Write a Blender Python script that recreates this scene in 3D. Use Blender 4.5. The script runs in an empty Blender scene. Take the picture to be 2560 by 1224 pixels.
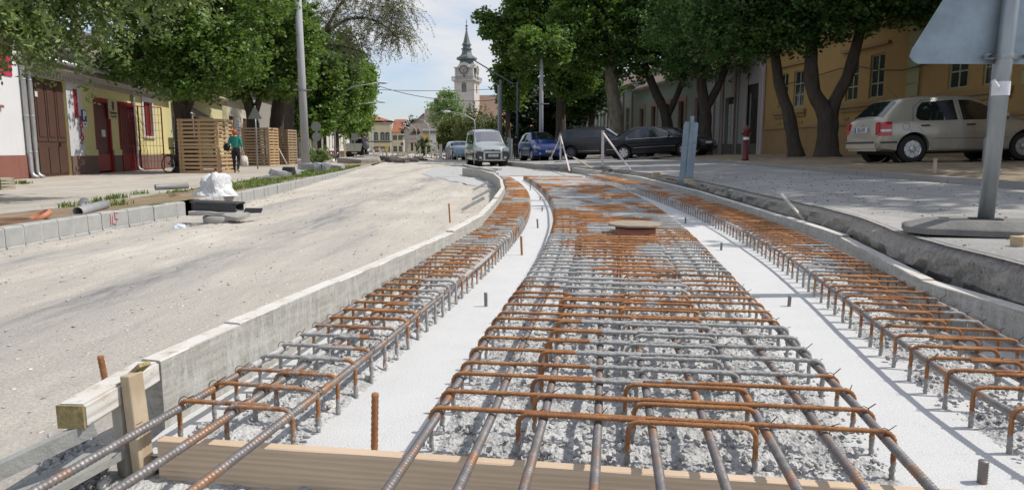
import bpy, bmesh, math, random
import numpy as np
from mathutils import Vector, Matrix, noise, Euler
random.seed(7)
S = bpy.context.scene
COL = S.collection
rad = math.radians
# ------------------------------------------------------------------ camera
F, YH, CZ = 1750.0, 376.0, 0.73
PITCH = math.atan((612 - YH) / F)
cam = bpy.data.cameras.new("camera"); cam.sensor_width = 36; cam.lens = F / 2560 * 36
cam.clip_start = 0.05; cam.clip_end = 3000
camo = bpy.data.objects.new("camera", cam); COL.objects.link(camo)
camo.location = (0, 0, CZ); camo.rotation_euler = (rad(90) - PITCH, 0, 0)
S.camera = camo
# ------------------------------------------------------------------ light
SUN_EL, SUN_AZ = rad(52), rad(4)       # azimuth measured from +X towards +Y
sd = Vector((math.cos(SUN_EL) * math.cos(SUN_AZ), math.cos(SUN_EL) * math.sin(SUN_AZ), math.sin(SUN_EL)))
sun = bpy.data.lights.new("sun", 'SUN'); sun.energy = 4.0; sun.angle = rad(0.5); sun.color = (1.0, 0.955, 0.89)
suno = bpy.data.objects.new("sun", sun); COL.objects.link(suno)
suno.rotation_euler = sd.to_track_quat('Z', 'Y').to_euler()
W = bpy.data.worlds.new("World"); S.world = W; W.use_nodes = True
nt = W.node_tree; nt.nodes.clear()
def wn(t, **k):
    n = nt.nodes.new(t)
    for a, b in k.items(): setattr(n, a, b)
    return n
sky = wn('ShaderNodeTexSky', sky_type='NISHITA', sun_disc=False)
sky.sun_elevation = SUN_EL; sky.sun_rotation = rad(90) - SUN_AZ
sky.air_density = 1.0; sky.dust_density = 1.2; sky.ozone_density = 1.0
bg = wn('ShaderNodeBackground'); bg.inputs[1].default_value = 0.13
wo = wn('ShaderNodeOutputWorld')
tc = wn('ShaderNodeTexCoord'); mp = wn('ShaderNodeMapping'); mp.inputs['Scale'].default_value = (1.0, 1.0, 4.0)
nz = wn('ShaderNodeTexNoise'); nz.inputs['Scale'].default_value = 3.4; nz.inputs['Detail'].default_value = 7; nz.inputs['Roughness'].default_value = 0.55
nz.inputs['Distortion'].default_value = 0.35
rp = wn('ShaderNodeValToRGB'); rp.color_ramp.elements[0].position = 0.40; rp.color_ramp.elements[1].position = 0.62
rp.color_ramp.elements[0].color = (0.25, 0.25, 0.25, 1); rp.color_ramp.elements[1].color = (1, 1, 1, 1)
mx = wn('ShaderNodeMixRGB'); mx.inputs[2].default_value = (6.0, 6.15, 6.4, 1)
L = nt.links.new
L(tc.outputs['Generated'], mp.inputs[0]); L(mp.outputs[0], nz.inputs['Vector']); L(nz.outputs[0], rp.inputs[0])
tn = wn('ShaderNodeMixRGB', blend_type='MULTIPLY'); tn.inputs[0].default_value = 1.0; tn.inputs[2].default_value = (1.0, 1.09, 1.28, 1); L(sky.outputs[0], tn.inputs[1])
L(rp.outputs[0], mx.inputs[0]); L(tn.outputs[0], mx.inputs[1]); L(mx.outputs[0], bg.inputs[0]); L(bg.outputs[0], wo.inputs[0])
S.view_settings.view_transform = 'Standard'; S.view_settings.look = 'None'
S.view_settings.exposure = 0.0; S.view_settings.gamma = 1.0
S.render.engine = 'CYCLES'
S.cycles.max_bounces = 6; S.cycles.transparent_max_bounces = 4; S.cycles.use_denoising = True
S.cycles.caustics_reflective = False; S.cycles.caustics_refractive = False

# ------------------------------------------------------------------ pixel helpers (photo pixels, 2560 wide -> real positions)
_s, _c = math.sin(PITCH), math.cos(PITCH)
def ray(u, v):
    a, b = (u - 1280) / F, (v - 612) / F
    return a, _c - b * _s, -_s - b * _c
def P(u, v, z=0.0):
    dx, dy, dz = ray(u, v); t = (z - CZ) / dz
    return (t * dx, t * dy, z)
def D(u, v, y):
    dx, dy, dz = ray(u, v); t = y / dy
    return (t * dx, y, CZ + t * dz)

# ------------------------------------------------------------------ materials
MATS = {}
def nmat(name):
    m = bpy.data.materials.new(name); m.use_nodes = True
    n = m.node_tree; n.nodes.clear()
    out = n.nodes.new('ShaderNodeOutputMaterial'); b = n.nodes.new('ShaderNodeBsdfPrincipled')
    n.links.new(b.outputs[0], out.inputs[0]); MATS[name] = m
    return m, n, b
def node(n, t, ins=None, **k):
    x = n.nodes.new(t)
    for a, b in k.items(): setattr(x, a, b)
    for a, b in (ins or {}).items():
        if hasattr(b, 'is_linked') or hasattr(b, 'links'): n.links.new(b, x.inputs[a])
        else: x.inputs[a].default_value = b
    return x
def c4(c): return (c[0], c[1], c[2], 1)
def ramp(n, fac, stops):
    r = n.nodes.new('ShaderNodeValToRGB'); n.links.new(fac, r.inputs[0])
    e = r.color_ramp.elements
    while len(e) < len(stops): e.new(0.5)
    for i, (p, c) in enumerate(stops):
        e[i].position = p; e[i].color = c4(c) if not isinstance(c, (int, float)) else (c, c, c, 1)
    return r.outputs[0]
def coords(n, scale=(1, 1, 1), kind='Object'):
    t = n.nodes.new('ShaderNodeTexCoord'); m = n.nodes.new('ShaderNodeMapping')
    m.inputs['Scale'].default_value = scale
    n.links.new(t.outputs[kind], m.inputs[0]); return m.outputs[0]
def nse(n, vec, scale, detail=4, rough=0.6, dist=0.0):
    return node(n, 'ShaderNodeTexNoise', {'Vector': vec, 'Scale': scale, 'Detail': detail, 'Roughness': rough, 'Distortion': dist}).outputs[0]
def mix(n, fac, a, b, mode='MIX'):
    x = n.nodes.new('ShaderNodeMixRGB'); x.blend_type = mode
    for i, v in ((0, fac), (1, a), (2, b)):
        if hasattr(v, 'links'): n.links.new(v, x.inputs[i])
        else: x.inputs[i].default_value = v if i == 0 else c4(v)
    return x.outputs[0]
def bump(n, b, h, strength=0.4, dist=0.01):
    x = node(n, 'ShaderNodeBump', {'Height': h, 'Strength': strength, 'Distance': dist})
    n.links.new(x.outputs[0], b.inputs['Normal'])
def M(name, col, rough=0.6, metal=0.0, var=0.15, scale=8.0, bmp=0.0, bscale=60.0, spec=None, coat=0.0, col2=None, vscale=(1, 1, 1), dist=0.01):
    """general material: base colour broken up by two noises, optional bump"""
    if name in MATS: return MATS[name]
    m, n, b = nmat(name)
    v = coords(n, vscale)
    c2 = col2 or tuple(x * (1 - var) for x in col)
    c1 = col if col2 else tuple(min(1, x * (1 + var * .6)) for x in col)
    f = ramp(n, nse(n, v, scale, 6, .65), [(.35, 0.0), (.65, 1.0)])
    cc = mix(n, f, c1, c2)
    f2 = nse(n, v, scale * 6.3, 3)
    cc = mix(n, .25, cc, mix(n, f2, tuple(x * .75 for x in c2), tuple(min(1, x * 1.2) for x in c1)))
    n.links.new(cc, b.inputs['Base Color'])
    b.inputs['Roughness'].default_value = rough; b.inputs['Metallic'].default_value = metal
    if spec is not None: b.inputs['Specular IOR Level'].default_value = spec
    if coat: b.inputs['Coat Weight'].default_value = coat; b.inputs['Coat Roughness'].default_value = 0.05
    if bmp: bump(n, b, nse(n, v, bscale, 5), bmp, dist)
    return m

# ------------------------------------------------------------------ object helpers
def tag(o, label=None, cat=None, group=None, kind=None):
    if label: o['label'] = label
    if cat: o['category'] = cat
    if group: o['group'] = group
    if kind: o['kind'] = kind
    return o
def empty(name, loc=(0, 0, 0), rz=0.0, label=None, cat=None, group=None):
    o = bpy.data.objects.new(name, None); o.empty_display_size = .2; COL.objects.link(o)
    o.location = loc; o.rotation_euler = (0, 0, rz)
    return tag(o, label, cat, group)
def mesh(name, verts, faces, mat=None, parent=None, smooth=False, world=False, attr=None):
    me = bpy.data.meshes.new(name)
    me.from_pydata([tuple(v) for v in verts], [], [tuple(f) for f in faces]); me.update()
    return obj(name, me, mat, parent, smooth, world, attr)
def obj(name, me, mat=None, parent=None, smooth=False, world=False, attr=None):
    for x in (mat if isinstance(mat, (list, tuple)) else [mat]):
        if x is not None: me.materials.append(x)
    if smooth: me.polygons.foreach_set('use_smooth', [True] * len(me.polygons))
    if attr is not None:
        a = me.attributes.new('cement', 'FLOAT', 'POINT'); a.data.foreach_set('value', np.asarray(attr, dtype=np.float32))
    o = bpy.data.objects.new(name, me); COL.objects.link(o)
    if parent is not None:
        o.parent = parent
        if world:
            m = Matrix.Translation(parent.location) @ parent.rotation_euler.to_matrix().to_4x4()
            o.matrix_parent_inverse = m.inverted()
    return o
class B:
    """collects shapes into one mesh"""
    def __init__(s): s.v = []; s.f = []; s.m = []; s.a = []; s.cm = 0
    def add(s, vs, fs, a=0.0):
        o = len(s.v); s.v += [tuple(x) for x in vs]; s.f += [tuple(i + o for i in f) for f in fs]
        s.m += [s.cm] * len(fs); s.a += ([a] * len(vs) if isinstance(a, (int, float)) else list(a)); return s
    def box(s, x0, x1, y0, y1, z0, z1, mtx=None):
        vs = [(x, y, z) for z in (z0, z1) for y in (y0, y1) for x in (x0, x1)]
        if mtx is not None: vs = [mtx @ Vector(v) for v in vs]
        return s.add(vs, [(0, 2, 3, 1), (4, 5, 7, 6), (0, 1, 5, 4), (1, 3, 7, 5), (3, 2, 6, 7), (2, 0, 4, 6)])
    def beam(s, p0, p1, w, h, up=(0, 0, 1), bev=0.0):
        p0, p1 = Vector(p0), Vector(p1); d = (p1 - p0); l = d.length; d.normalize()
        sd_ = d.cross(Vector(up)).normalized(); u = sd_.cross(d).normalized()
        m = Matrix((sd_, d, u)).transposed().to_4x4(); m.translation = p0
        return s.box(-w / 2, w / 2, 0, l, -h / 2, h / 2, m)
    def tube(s, pts, r, n=8, cap=True, a=None):
        pts = [Vector(p) for p in pts]; k = len(pts)
        rs = r if isinstance(r, (list, tuple, np.ndarray)) else [r] * k
        vs = []; fs = []
        t0 = (pts[1] - pts[0]).normalized(); ref = Vector((0, 0, 1)) if abs(t0.z) < .9 else Vector((1, 0, 0))
        nrm = t0.cross(ref).normalized(); at = []
        for i in range(k):
            t = (pts[min(i + 1, k - 1)] - pts[max(i - 1, 0)]).normalized()
            nrm = (nrm - t * nrm.dot(t)).normalized(); bn = t.cross(nrm)
            for j in range(n):
                an = 2 * math.pi * j / n
                vs.append(pts[i] + (nrm * math.cos(an) + bn * math.sin(an)) * rs[i])
            at += [a[i] if a is not None else 0.0] * n
        for i in range(k - 1):
            for j in range(n):
                j2 = (j + 1) % n
                fs.append((i * n + j, i * n + j2, (i + 1) * n + j2, (i + 1) * n + j))
        if cap: fs.append(tuple(range(n - 1, -1, -1))); fs.append(tuple((k - 1) * n + j for j in range(n)))
        return s.add(vs, fs, at)
    def lathe(s, prof, n=24, c=(0, 0, 0), axis='z', cap=True):
        vs = []; fs = []
        for (r, h) in prof:
            for j in range(n):
                a = 2 * math.pi * j / n; x, y = r * math.cos(a), r * math.sin(a)
                p = (x, y, h) if axis == 'z' else ((x, h, y) if axis == 'y' else (h, x, y))
                vs.append((p[0] + c[0], p[1] + c[1], p[2] + c[2]))
        for i in range(len(prof) - 1):
            for j in range(n):
                j2 = (j + 1) % n; fs.append((i * n + j, i * n + j2, (i + 1) * n + j2, (i + 1) * n + j))
        if cap: fs.append(tuple(range(n))); fs.append(tuple((len(prof) - 1) * n + j for j in range(n)))
        return s.add(vs, fs)
    def prism(s, poly, d0, d1, plane='xz', mtx=None):
        """2d polygon extruded; plane xz extrudes along y, xy along z, yz along x"""
        n = len(poly)
        def q(p, d): return {'xz': (p[0], d, p[1]), 'xy': (p[0], p[1], d), 'yz': (d, p[0], p[1])}[plane]
        vs = [q(p, d0) for p in poly] + [q(p, d1) for p in poly]
        if mtx is not None: vs = [mtx @ Vector(v) for v in vs]
        fs = [tuple(range(n)), tuple(range(2 * n - 1, n - 1, -1))] + [(i, i + n, (i + 1) % n + n, (i + 1) % n) for i in range(n)]
        return s.add(vs, fs)
    def blob(s, c, r, seed=0, amp=.25, n=10, flat=1.0, a=0.0):
        vs = []; fs = []; m = max(5, n // 2 + 1)
        rr = r if isinstance(r, (tuple, list)) else (r, r, r * flat)
        for i in range(m + 1):
            th = math.pi * i / m
            for j in range(n):
                ph = 2 * math.pi * j / n
                d = Vector((math.sin(th) * math.cos(ph), math.sin(th) * math.sin(ph), math.cos(th)))
                k = 1 + amp * noise.noise(d * 1.8 + Vector((seed * 7.3, seed * 1.7, seed)))*1.6
                vs.append((c[0] + d.x * rr[0] * k, c[1] + d.y * rr[1] * k, c[2] + d.z * rr[2] * k))
        for i in range(m):
            for j in range(n):
                j2 = (j + 1) % n; fs.append((i * n + j, (i + 1) * n + j, (i + 1) * n + j2, i * n + j2))
        return s.add(vs, fs, a)
    def out(s, name, mat=None, parent=None, smooth=False, world=False, attr=False, fix=True):
        o = mesh(name, s.v, s.f, mat, parent, smooth, world, s.a if attr else None)
        if any(s.m): o.data.polygons.foreach_set('material_index', s.m)
        if fix:
            bm = bmesh.new(); bm.from_mesh(o.data); bmesh.ops.recalc_face_normals(bm, faces=bm.faces[:]); bm.to_mesh(o.data); bm.free()
        return o
def bevel(o, w=.01, seg=2):
    bm = bmesh.new(); bm.from_mesh(o.data)
    es = [e for e in bm.edges if len(e.link_faces) == 2 and e.calc_face_angle(0) > .5]
    bmesh.ops.bevel(bm, geom=es, offset=w, segments=seg, affect='EDGES', clamp_overlap=True)
    bm.to_mesh(o.data); bm.free(); return o
def interp(x, xs, ys): return float(np.interp(x, xs, ys))
def text_mesh(name, body, size, mat, parent, loc, rot=(0, 0, 0), bold=0.0, extrude=.003, sx=1.0):
    cu = bpy.data.curves.new(name, 'FONT'); cu.body = body; cu.size = size; cu.align_x = 'CENTER'; cu.align_y = 'CENTER'
    cu.extrude = extrude; cu.offset = bold
    t = bpy.data.objects.new(name, cu); COL.objects.link(t)
    dg = bpy.context.evaluated_depsgraph_get(); dg.update()
    me = bpy.data.meshes.new_from_object(t.evaluated_get(dg)); bpy.data.objects.remove(t); bpy.data.curves.remove(cu)
    o = obj(name, me, mat, parent); o.location = loc; o.rotation_euler = rot; o.scale = (sx, 1, 1)
    return o
def copy_tree(o, parent=None):
    kids = [c for c in bpy.data.objects if c.parent == o]
    c = o.copy(); COL.objects.link(c)
    if parent is not None: c.parent = parent
    for k in kids: copy_tree(k, c)
    return c
# ================================================================== THE TRACK BED
def poly(pts, deg=4):
    xs = np.array([p[0] for p in pts]); ys = np.array([p[1] for p in pts])
    return ys, xs
def px(l, z): return [P(u, v, z) for u, v in l]
eL = px([(1060,1025),(1120,962),(1160,900),(1215,838),(1260,765),(1290,715),(1335,640),(1375,570),(1388,530),(1385,500),(1365,480),(1340,462),(1310,440)], .11)
eR = px([(2230,1085),(2170,1015),(2045,880),(1985,825),(1920,780),(1875,730),(1830,690),(1770,630),(1725,580),(1690,545),(1640,512),(1600,490),(1560,475),(1500,455),(1450,440)], .11)
lL = px([(455,1000),(530,960),(600,915),(740,835),(880,760),(960,715),(1040,655),(1150,590),(1230,530),(1262,480),(1262,455),(1250,440)], .11)
lR = px([(750,1010),(815,965),(860,925),(1000,815),(1100,735),(1180,670),(1250,610),(1300,560),(1320,520),(1320,480),(1300,455),(1275,442)], .11)
rL = px([(2470,1000),(2350,905),(2255,850),(2120,740),(2000,660),(1880,590),(1800,545),(1700,505),(1600,470),(1500,443),(1455,434)], .11)
def fit(pts, deg=4):
    y = np.array([p[1] for p in pts]); x = np.array([p[0] for p in pts])
    c = np.polyfit(np.log(y), x, deg)
    return lambda Y: float(np.polyval(c, math.log(max(Y, 1.2))))
fL, fR, flL, flR, frL = fit(eL), fit(eR), fit(lL), fit(lR), fit(rL, 3)
def frR(Y): return frL(Y) + .37 + .004 * Y
Y0, Y1 = 1.55, 17.2
def centre(fa, fb, Y):
    return ((fa(Y) + fb(Y)) / 2, Y)
def rowframe(fa, fb, Y):
    x, y = centre(fa, fb, Y); x2, _ = centre(fa, fb, Y + .2); x1, _ = centre(fa, fb, max(1.3, Y - .2))
    t = Vector((x2 - x1, .4 if Y - .2 >= 1.3 else Y + .2 - 1.3, 0)).normalized(); nrm = Vector((t.y, -t.x, 0))
    w = (fb(Y) - fa(Y)) * nrm.x
    return Vector((x, y, 0)), t, nrm, w
def cem(x, y, seed=0.0, bias=0.0):
    v = noise.fractal(Vector((x * 1.7 + seed, y * 1.1, seed)), 0.75, 2.1, 6)
    w = (v + bias) * 2.3 + .5
    return min(1.0, max(0.0, w))
def rebar_mat():
    m, n, b = nmat('rusty_rebar')
    v = coords(n)
    at = node(n, 'ShaderNodeAttribute', attribute_name='cement').outputs['Fac']
    ru = mix(n, ramp(n, nse(n, v, 14, 5), [(.3, 0.0), (.7, 1.0)]), (.32, .125, .05), (.56, .27, .10))
    ru = mix(n, ramp(n, nse(n, v, 90, 3), [(.5, 0.0), (.75, .7)]), ru, (.17, .085, .05))
    ce = mix(n, nse(n, v, 60, 5), (.27, .265, .25), (.58, .57, .55))
    k = node(n, 'ShaderNodeMath', {0: at, 1: node(n, 'ShaderNodeMath', {0: node(n, 'ShaderNodeMath', {0: nse(n, v, 42, 6, .8), 1: .5}, operation='SUBTRACT').outputs[0], 1: 1.6}, operation='MULTIPLY').outputs[0]}, operation='ADD').outputs[0]
    f = ramp(n, k, [(.40, 0.0), (.66, 1.0)])
    n.links.new(mix(n, f, ru, ce), b.inputs['Base Color']); b.inputs['Roughness'].default_value = .8
    bump(n, b, nse(n, v, 260, 5, .75), 1.0, .006)
    return m
def steel_mat():
    m, n, b = nmat('steel_rebar')
    v = coords(n)
    at = node(n, 'ShaderNodeAttribute', attribute_name='cement').outputs['Fac']
    ru = mix(n, ramp(n, nse(n, v, 9, 5), [(.50, 0.0), (.66, 1.0)]), (.20, .185, .18), (.34, .17, .08))
    ru = mix(n, ramp(n, nse(n, v, 45, 3), [(.5, 0.0), (.7, .6)]), ru, (.34, .32, .31))
    ce = mix(n, nse(n, v, 60, 5), (.27, .265, .25), (.55, .54, .52))
    k = node(n, 'ShaderNodeMath', {0: at, 1: node(n, 'ShaderNodeMath', {0: node(n, 'ShaderNodeMath', {0: nse(n, v, 42, 6, .8), 1: .5}, operation='SUBTRACT').outputs[0], 1: 1.6}, operation='MULTIPLY').outputs[0]}, operation='ADD').outputs[0]
    f = ramp(n, k, [(.40, 0.0), (.66, 1.0)])
    n.links.new(mix(n, f, ru, ce), b.inputs['Base Color']); b.inputs['Roughness'].default_value = .5
    n.links.new(ramp(n, f, [(0, .45), (1, 0.0)]), b.inputs['Metallic'])
    bump(n, b, nse(n, v, 200, 4), .4, .002)
    return m
RUST, STEEL = rebar_mat(), steel_mat()
def ribbed(path, r, pitch, step, seed, bias, b, n=7, rib=.2, force=None):
    """resample a path, raise ribs on it and thicken it where cement sticks"""
    pts = [Vector(p) for p in path]; out = []; rs = []; at = []
    d = 0.0
    for i in range(len(pts) - 1):
        seg = pts[i + 1] - pts[i]; l = seg.length
        if l < 1e-6: continue
        k = max(1, int(round(l / step)))
        for j in range(k + (1 if i == len(pts) - 2 else 0)):
            p = pts[i] + seg * (j / k); dd = d + l * j / k
            c = cem(p.x, p.y, seed, bias) if force is None else force(p, cem(p.x, p.y, seed, bias))
            if p.z < .05: c = max(c, min(1, .45 + (.05 - p.z) * 14))
            rr = r * (1 + (rib if (dd / pitch) % 1 < .4 else -.03))
            if c > .5:
                rr = r * (1.0 + .45 * abs(noise.noise(p * 95)) + .45 * max(0, noise.noise(p * 30)) * c)
            out.append(p + Vector((noise.noise(p * 70), 0, noise.noise(p * 55))) * (.0022 * (c > .5)))
            rs.append(rr); at.append(c)
        d += l
    k0 = len(b.v); b.tube(out, rs, n, True, at)
    if step < .01:
        for i in range(k0, len(b.v)):
            if b.a[i] > .5:
                q = Vector(b.v[i]); b.v[i] = tuple(q + noise.noise_vector(q * 240) * .0024)
def arcpath(p0, p1, legz0, legz1, top, R=.028, seg=4):
    """bar running p0->p1 at height top with bent down legs at the ends (leg height None: no leg)"""
    p0, p1 = Vector(p0), Vector(p1); d = (p1 - p0).normalized(); path = []
    if legz0 is not None:
        path.append(p0 + Vector((0, 0, legz0)))
        for i in range(seg + 1):
            a = math.pi / 2 * i / seg
            path.append(p0 + d * (R - R * math.cos(a)) + Vector((0, 0, top - R + R * math.sin(a))))
    else: path.append(p0 + Vector((0, 0, top)))
    if legz1 is not None:
        for i in range(seg + 1):
            a = math.pi / 2 * (1 - i / seg)
            path.append(p1 - d * (R - R * math.cos(a)) + Vector((0, 0, top - R + R * math.sin(a))))
        path.append(p1 + Vector((0, 0, legz1)))
    else: path.append(p1 + Vector((0, 0, top)))
    return path
TOP = .112
rnd = random.Random(3)
def ties(b, p, t, r):
    """a twist of tie wire round a crossing"""
    q = Vector(p); pts = []
    for i in range(9):
        a = i / 8 * 2 * math.pi
        pts.append(q + Vector((math.cos(a) * r * 1.5, t.y * .0 + math.sin(a) * .004, math.sin(a) * r * 1.5)))
    b.tube(pts, .0012, 4); b.tube([q + Vector((r, 0, r)), q + Vector((r * 2.4 + rnd.uniform(-.005, .012), rnd.uniform(-.01, .01), r * 1.5 + rnd.uniform(-.004, .015)))], .0013, 4)
def cage(fa, fb, name, label, bars, inner, seed, nparts_rows, start, bias, near_force=None, end=Y1):
    x0, _ = centre(fa, fb, start)
    root = empty(name, (x0, start, 0), 0, label, 'reinforcement')
    Y = start; row = 0; rest = B(); hang = []
    while Y < end:
        o, t, nrm, w = rowframe(fa, fb, Y)
        jit = rnd.uniform(-.012, .012)
        fine = Y < 3.2; step = .0035 if Y < 2.4 else (.006 if fine else (.015 if Y < 5.5 else .05))
        rr = .0056
        bars_here = []
        a = o - nrm * w / 2 + t * jit; c = o + nrm * w / 2 + t * jit * .3
        lz = -.01
        for (t0, leg0, t1, leg1) in inner:
            dt = rnd.uniform(-.02, .02) if 0 < t0 else 0
            p0 = a.lerp(c, max(0, t0 + dt)); p1 = a.lerp(c, min(1, t1 + (rnd.uniform(-.02, .02) if t1 < 1 else 0)))
            k = inner.index((t0, leg0, t1, leg1))
            off = t * (.0135 * k * (-1)) + Vector((0, 0, rnd.uniform(-.002, .004)))
            bars_here.append(arcpath(p0 + off, p1 + off, lz if leg0 else None, lz if leg1 else None, TOP, .026 if Y < 6 else .03, 5 if fine else 3))
        for pa in bars_here:
            if row < nparts_rows:
                b = B(); ribbed(pa, rr, .0085, step, seed, bias, b, 7 if fine else 5, force=near_force)
                b.out('stirrup', RUST, root, True, True, True, fix=False)
            else: ribbed(pa, rr * 1.05, .05, .06, seed, bias, rest, 4, 0.0, force=near_force)
        hang.append(Y); row += 1; Y += .128
    if rest.v:
        o = rest.out('stirrup', RUST, root, True, True, True, fix=False); o['kind'] = 'stuff'; o['label'] = 'the far rows of stirrups'
    # longitudinal bars run out over the end board towards the viewer
    wires = B()
    for bi in range(bars):
        u = (bi + .0) / (bars - 1); u = .02 + .96 * u
        path = []
        Yq = .62
        while Yq < end + .05:
            if Yq < start:
                o1, t1, n1, w1 = rowframe(fa, fb, start + .05); q = o1 + n1 * (u - .5) * w1
                q = q - t1 * (start + .05 - Yq)
            else:
                o1, t1, n1, w1 = rowframe(fa, fb, Yq + .0); q = o1 + n1 * (u - .5) * w1
            path.append(q + Vector((noise.noise(Vector((u * 9, Yq, seed))) * .006, 0, TOP - .0165 + noise.noise(Vector((Yq * 2, u * 7, 1))) * .003)))
            Yq += .12
        b = B(); near = [p for p in path if p.y < 3.0]; far = [p for p in path if p.y >= 2.9]
        ff = (lambda p, c: 0.0 if p.y < start + .35 else c)
        ribbed(near, .0092, .0115, .0029, seed + 3, bias, b, 10, .17, force=ff)
        ribbed(far, .0092, .05, .04, seed + 3, bias, b, 6, 0, force=ff)
        b.out('longitudinal_bar', STEEL, root, True, True, True, fix=False)
        for Yh in hang:
            if Yh < 3.4 and rnd.random() < .8:
                o1, t1, n1, w1 = rowframe(fa, fb, Yh); ties(wires, o1 + n1 * (u - .5) * w1 + Vector((0, 0, TOP - .006)), t1, .009)
    wires.out('tie_wire', M('tie_wire_steel', (.10, .06, .045), .6, .4), root, True, True, fix=False)['kind'] = 'stuff'
    return root
def cf(p, c):
    if p.y < 1.80: return 0.0 if p.z > .04 else min(c, .4)
    if 1.88 < p.y < 2.5 and p.x > .22 + .12 * (p.y - 2) + .12 * noise.noise(Vector((p.y * 5, 0, 0))): return max(c, .85)
    if p.y < 3.2 and p.x < .22: return min(c, .3)
    return c
def cfl(p, c):
    if p.y < 2.0: return min(c, .45) if p.z > .04 else c
    if 2.0 < p.y < 2.16: return max(c, .8 if p.x < -.5 else .3)
    if 2.7 < p.y < 3.4 and p.x > -.42: return max(c, .7)
    return c
def cfr(p, c):
    if p.y < 2.4 and p.z > .06: return 0.0
    return c if p.z > .05 else max(c, .62)
cage(fL, fR, 'reinforcement_cage', 'widest of the three rusty rebar cages, in the middle around the manhole', 9,
     [(0, 1, 1, 1), (.21, 1, .48, 0), (.465, 1, .735, 1)], 1.3, 33, 1.56, .02, cf)
cage(flL, flR, 'reinforcement_cage', 'narrow rusty rebar cage beside the left timber formwork', 3,
     [(0, 1, .8, 0), (.42, 1, 1, 1)], 4.1, 50, 1.66, -.12, cfl)
cage(frL, frR, 'reinforcement_cage', 'narrow rusty rebar cage beside the right timber formwork', 3,
     [(0, 1, 1, 1), (.3, 0, .68, 1)], 8.7, 50, 1.5, -.30, cfr, end=18.6)

# ---- slab with its two smooth white rail strips and rough concrete under the cages
def slab_material():
    m, n, b = nmat('white_sealed_concrete')
    v = coords(n)
    f = ramp(n, nse(n, v, 170, 4, .7), [(.36, 0.0), (.6, 1.0)])
    c = mix(n, f, (.46, .46, .455), (.65, .65, .64))
    g = ramp(n, nse(n, v, 5, 5), [(.35, 0.0), (.75, 1.0)])
    c = mix(n, g, c, (.62, .617, .60))
    c = mix(n, ramp(n, nse(n, v, 330, 2), [(.66, 0.0), (.75, .6)]), c, (.42, .42, .42))
    c = mix(n, ramp(n, nse(n, v, 14, 7, .75), [(.58, 0.0), (.72, .55)]), c, (.43, .43, .42))
    n.links.new(c, b.inputs['Base Color']); b.inputs['Roughness'].default_value = .75
    bump(n, b, nse(n, v, 260, 4), .8, .004)
    return m
def rough_material():
    m, n, b = nmat('rough_fresh_concrete')
    v = coords(n)
    f = ramp(n, nse(n, v, 28, 7, .7), [(.35, 0.0), (.65, 1.0)])
    c = mix(n, f, (.32, .32, .31), (.64, .64, .625))
    c = mix(n, ramp(n, nse(n, v, 3.5, 4), [(.48, 0.0), (.62, .75)]), c, (.66, .655, .64))
    c = mix(n, ramp(n, nse(n, v, 7, 3), [(.66, 0.0), (.72, .4)]), c, (.55, .46, .33))
    n.links.new(c, b.inputs['Base Color']); b.inputs['Roughness'].default_value = .9
    vor = node(n, 'ShaderNodeTexVoronoi', {'Vector': v, 'Scale': 110.0})
    h = node(n, 'ShaderNodeMath', {0: nse(n, v, 130, 6, .7), 1: vor.outputs['Distance']}, operation='ADD').outputs[0]
    bump(n, b, h, .9, .007)
    return m
SLABM, ROUGHM = slab_material(), rough_material()
formL_px = [(400,898),(600,810),(850,702),(1135,578),(1205,540),(1245,495),(1262,470),(1256,448),(1238,434),(1205,425),(1160,420)]
formR_px = [(2560,775),(2300,696),(2100,590),(1955,543),(1745,478),(1600,443),(1500,428),(1430,420)]
fl = [P(u, v, .19) for u, v in formL_px]; fr = [P(u, v, .165) for u, v in formR_px]
fr = [(2.0 * fr[0][0] - fr[1][0] - .15, .9, .165)] + fr
def fit_line(pts, Y):
    return interp(Y, [p[1] for p in pts], [p[0] for p in pts])
BL0, BL1 = P(392, 1100, .045), P(2030, 1213, .045)
def bline(x): return BL0[1] + (x - BL0[0]) * (BL1[1] - BL0[1]) / (BL1[0] - BL0[0])
def grid(name, xa, xb, ys, nx, hf, mat, parent=None, skirt=0.0, smooth=True, clampy=0):
    vs = []; fs = []
    for y in ys:
        a, c = xa(y), xb(y)
        for i in range(nx + 1):
            x = a + (c - a) * i / nx; q = y
            if clampy > 0: q = max(y, bline(x) + .012)
            if clampy < 0: q = min(y, bline(x) + .02)
            vs.append((x, q, hf(x, q)))
    for j in range(len(ys) - 1):
        for i in range(nx):
            k = j * (nx + 1) + i; fs.append((k, k + 1, k + nx + 2, k + nx + 1))
    return mesh(name, vs, fs, mat, parent, smooth)
def yr(a, b, s0, g=1.0):
    out = [a]; s = s0
    while out[-1] < b: out.append(out[-1] + s); s *= g
    out[-1] = b; return out
tag(grid('track_slab', lambda y: fit_line(fl, y) + .0, lambda y: fit_line(fr, y) - .0, yr(1.30, 21.5, .05, 1.01), 24,
     lambda x, y: .0015 * noise.noise(Vector((x * 12, y * 12, 0))), SLABM, clampy=1), kind='structure')
def rough(x, y, seed):
    v = noise.fractal(Vector((x * 62 + seed, y * 62, 0)), .8, 2.1, 4)
    g = noise.fractal(Vector((x * 3.4, y * 3.4, seed)), 1, 2, 3)
    return v, g
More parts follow.
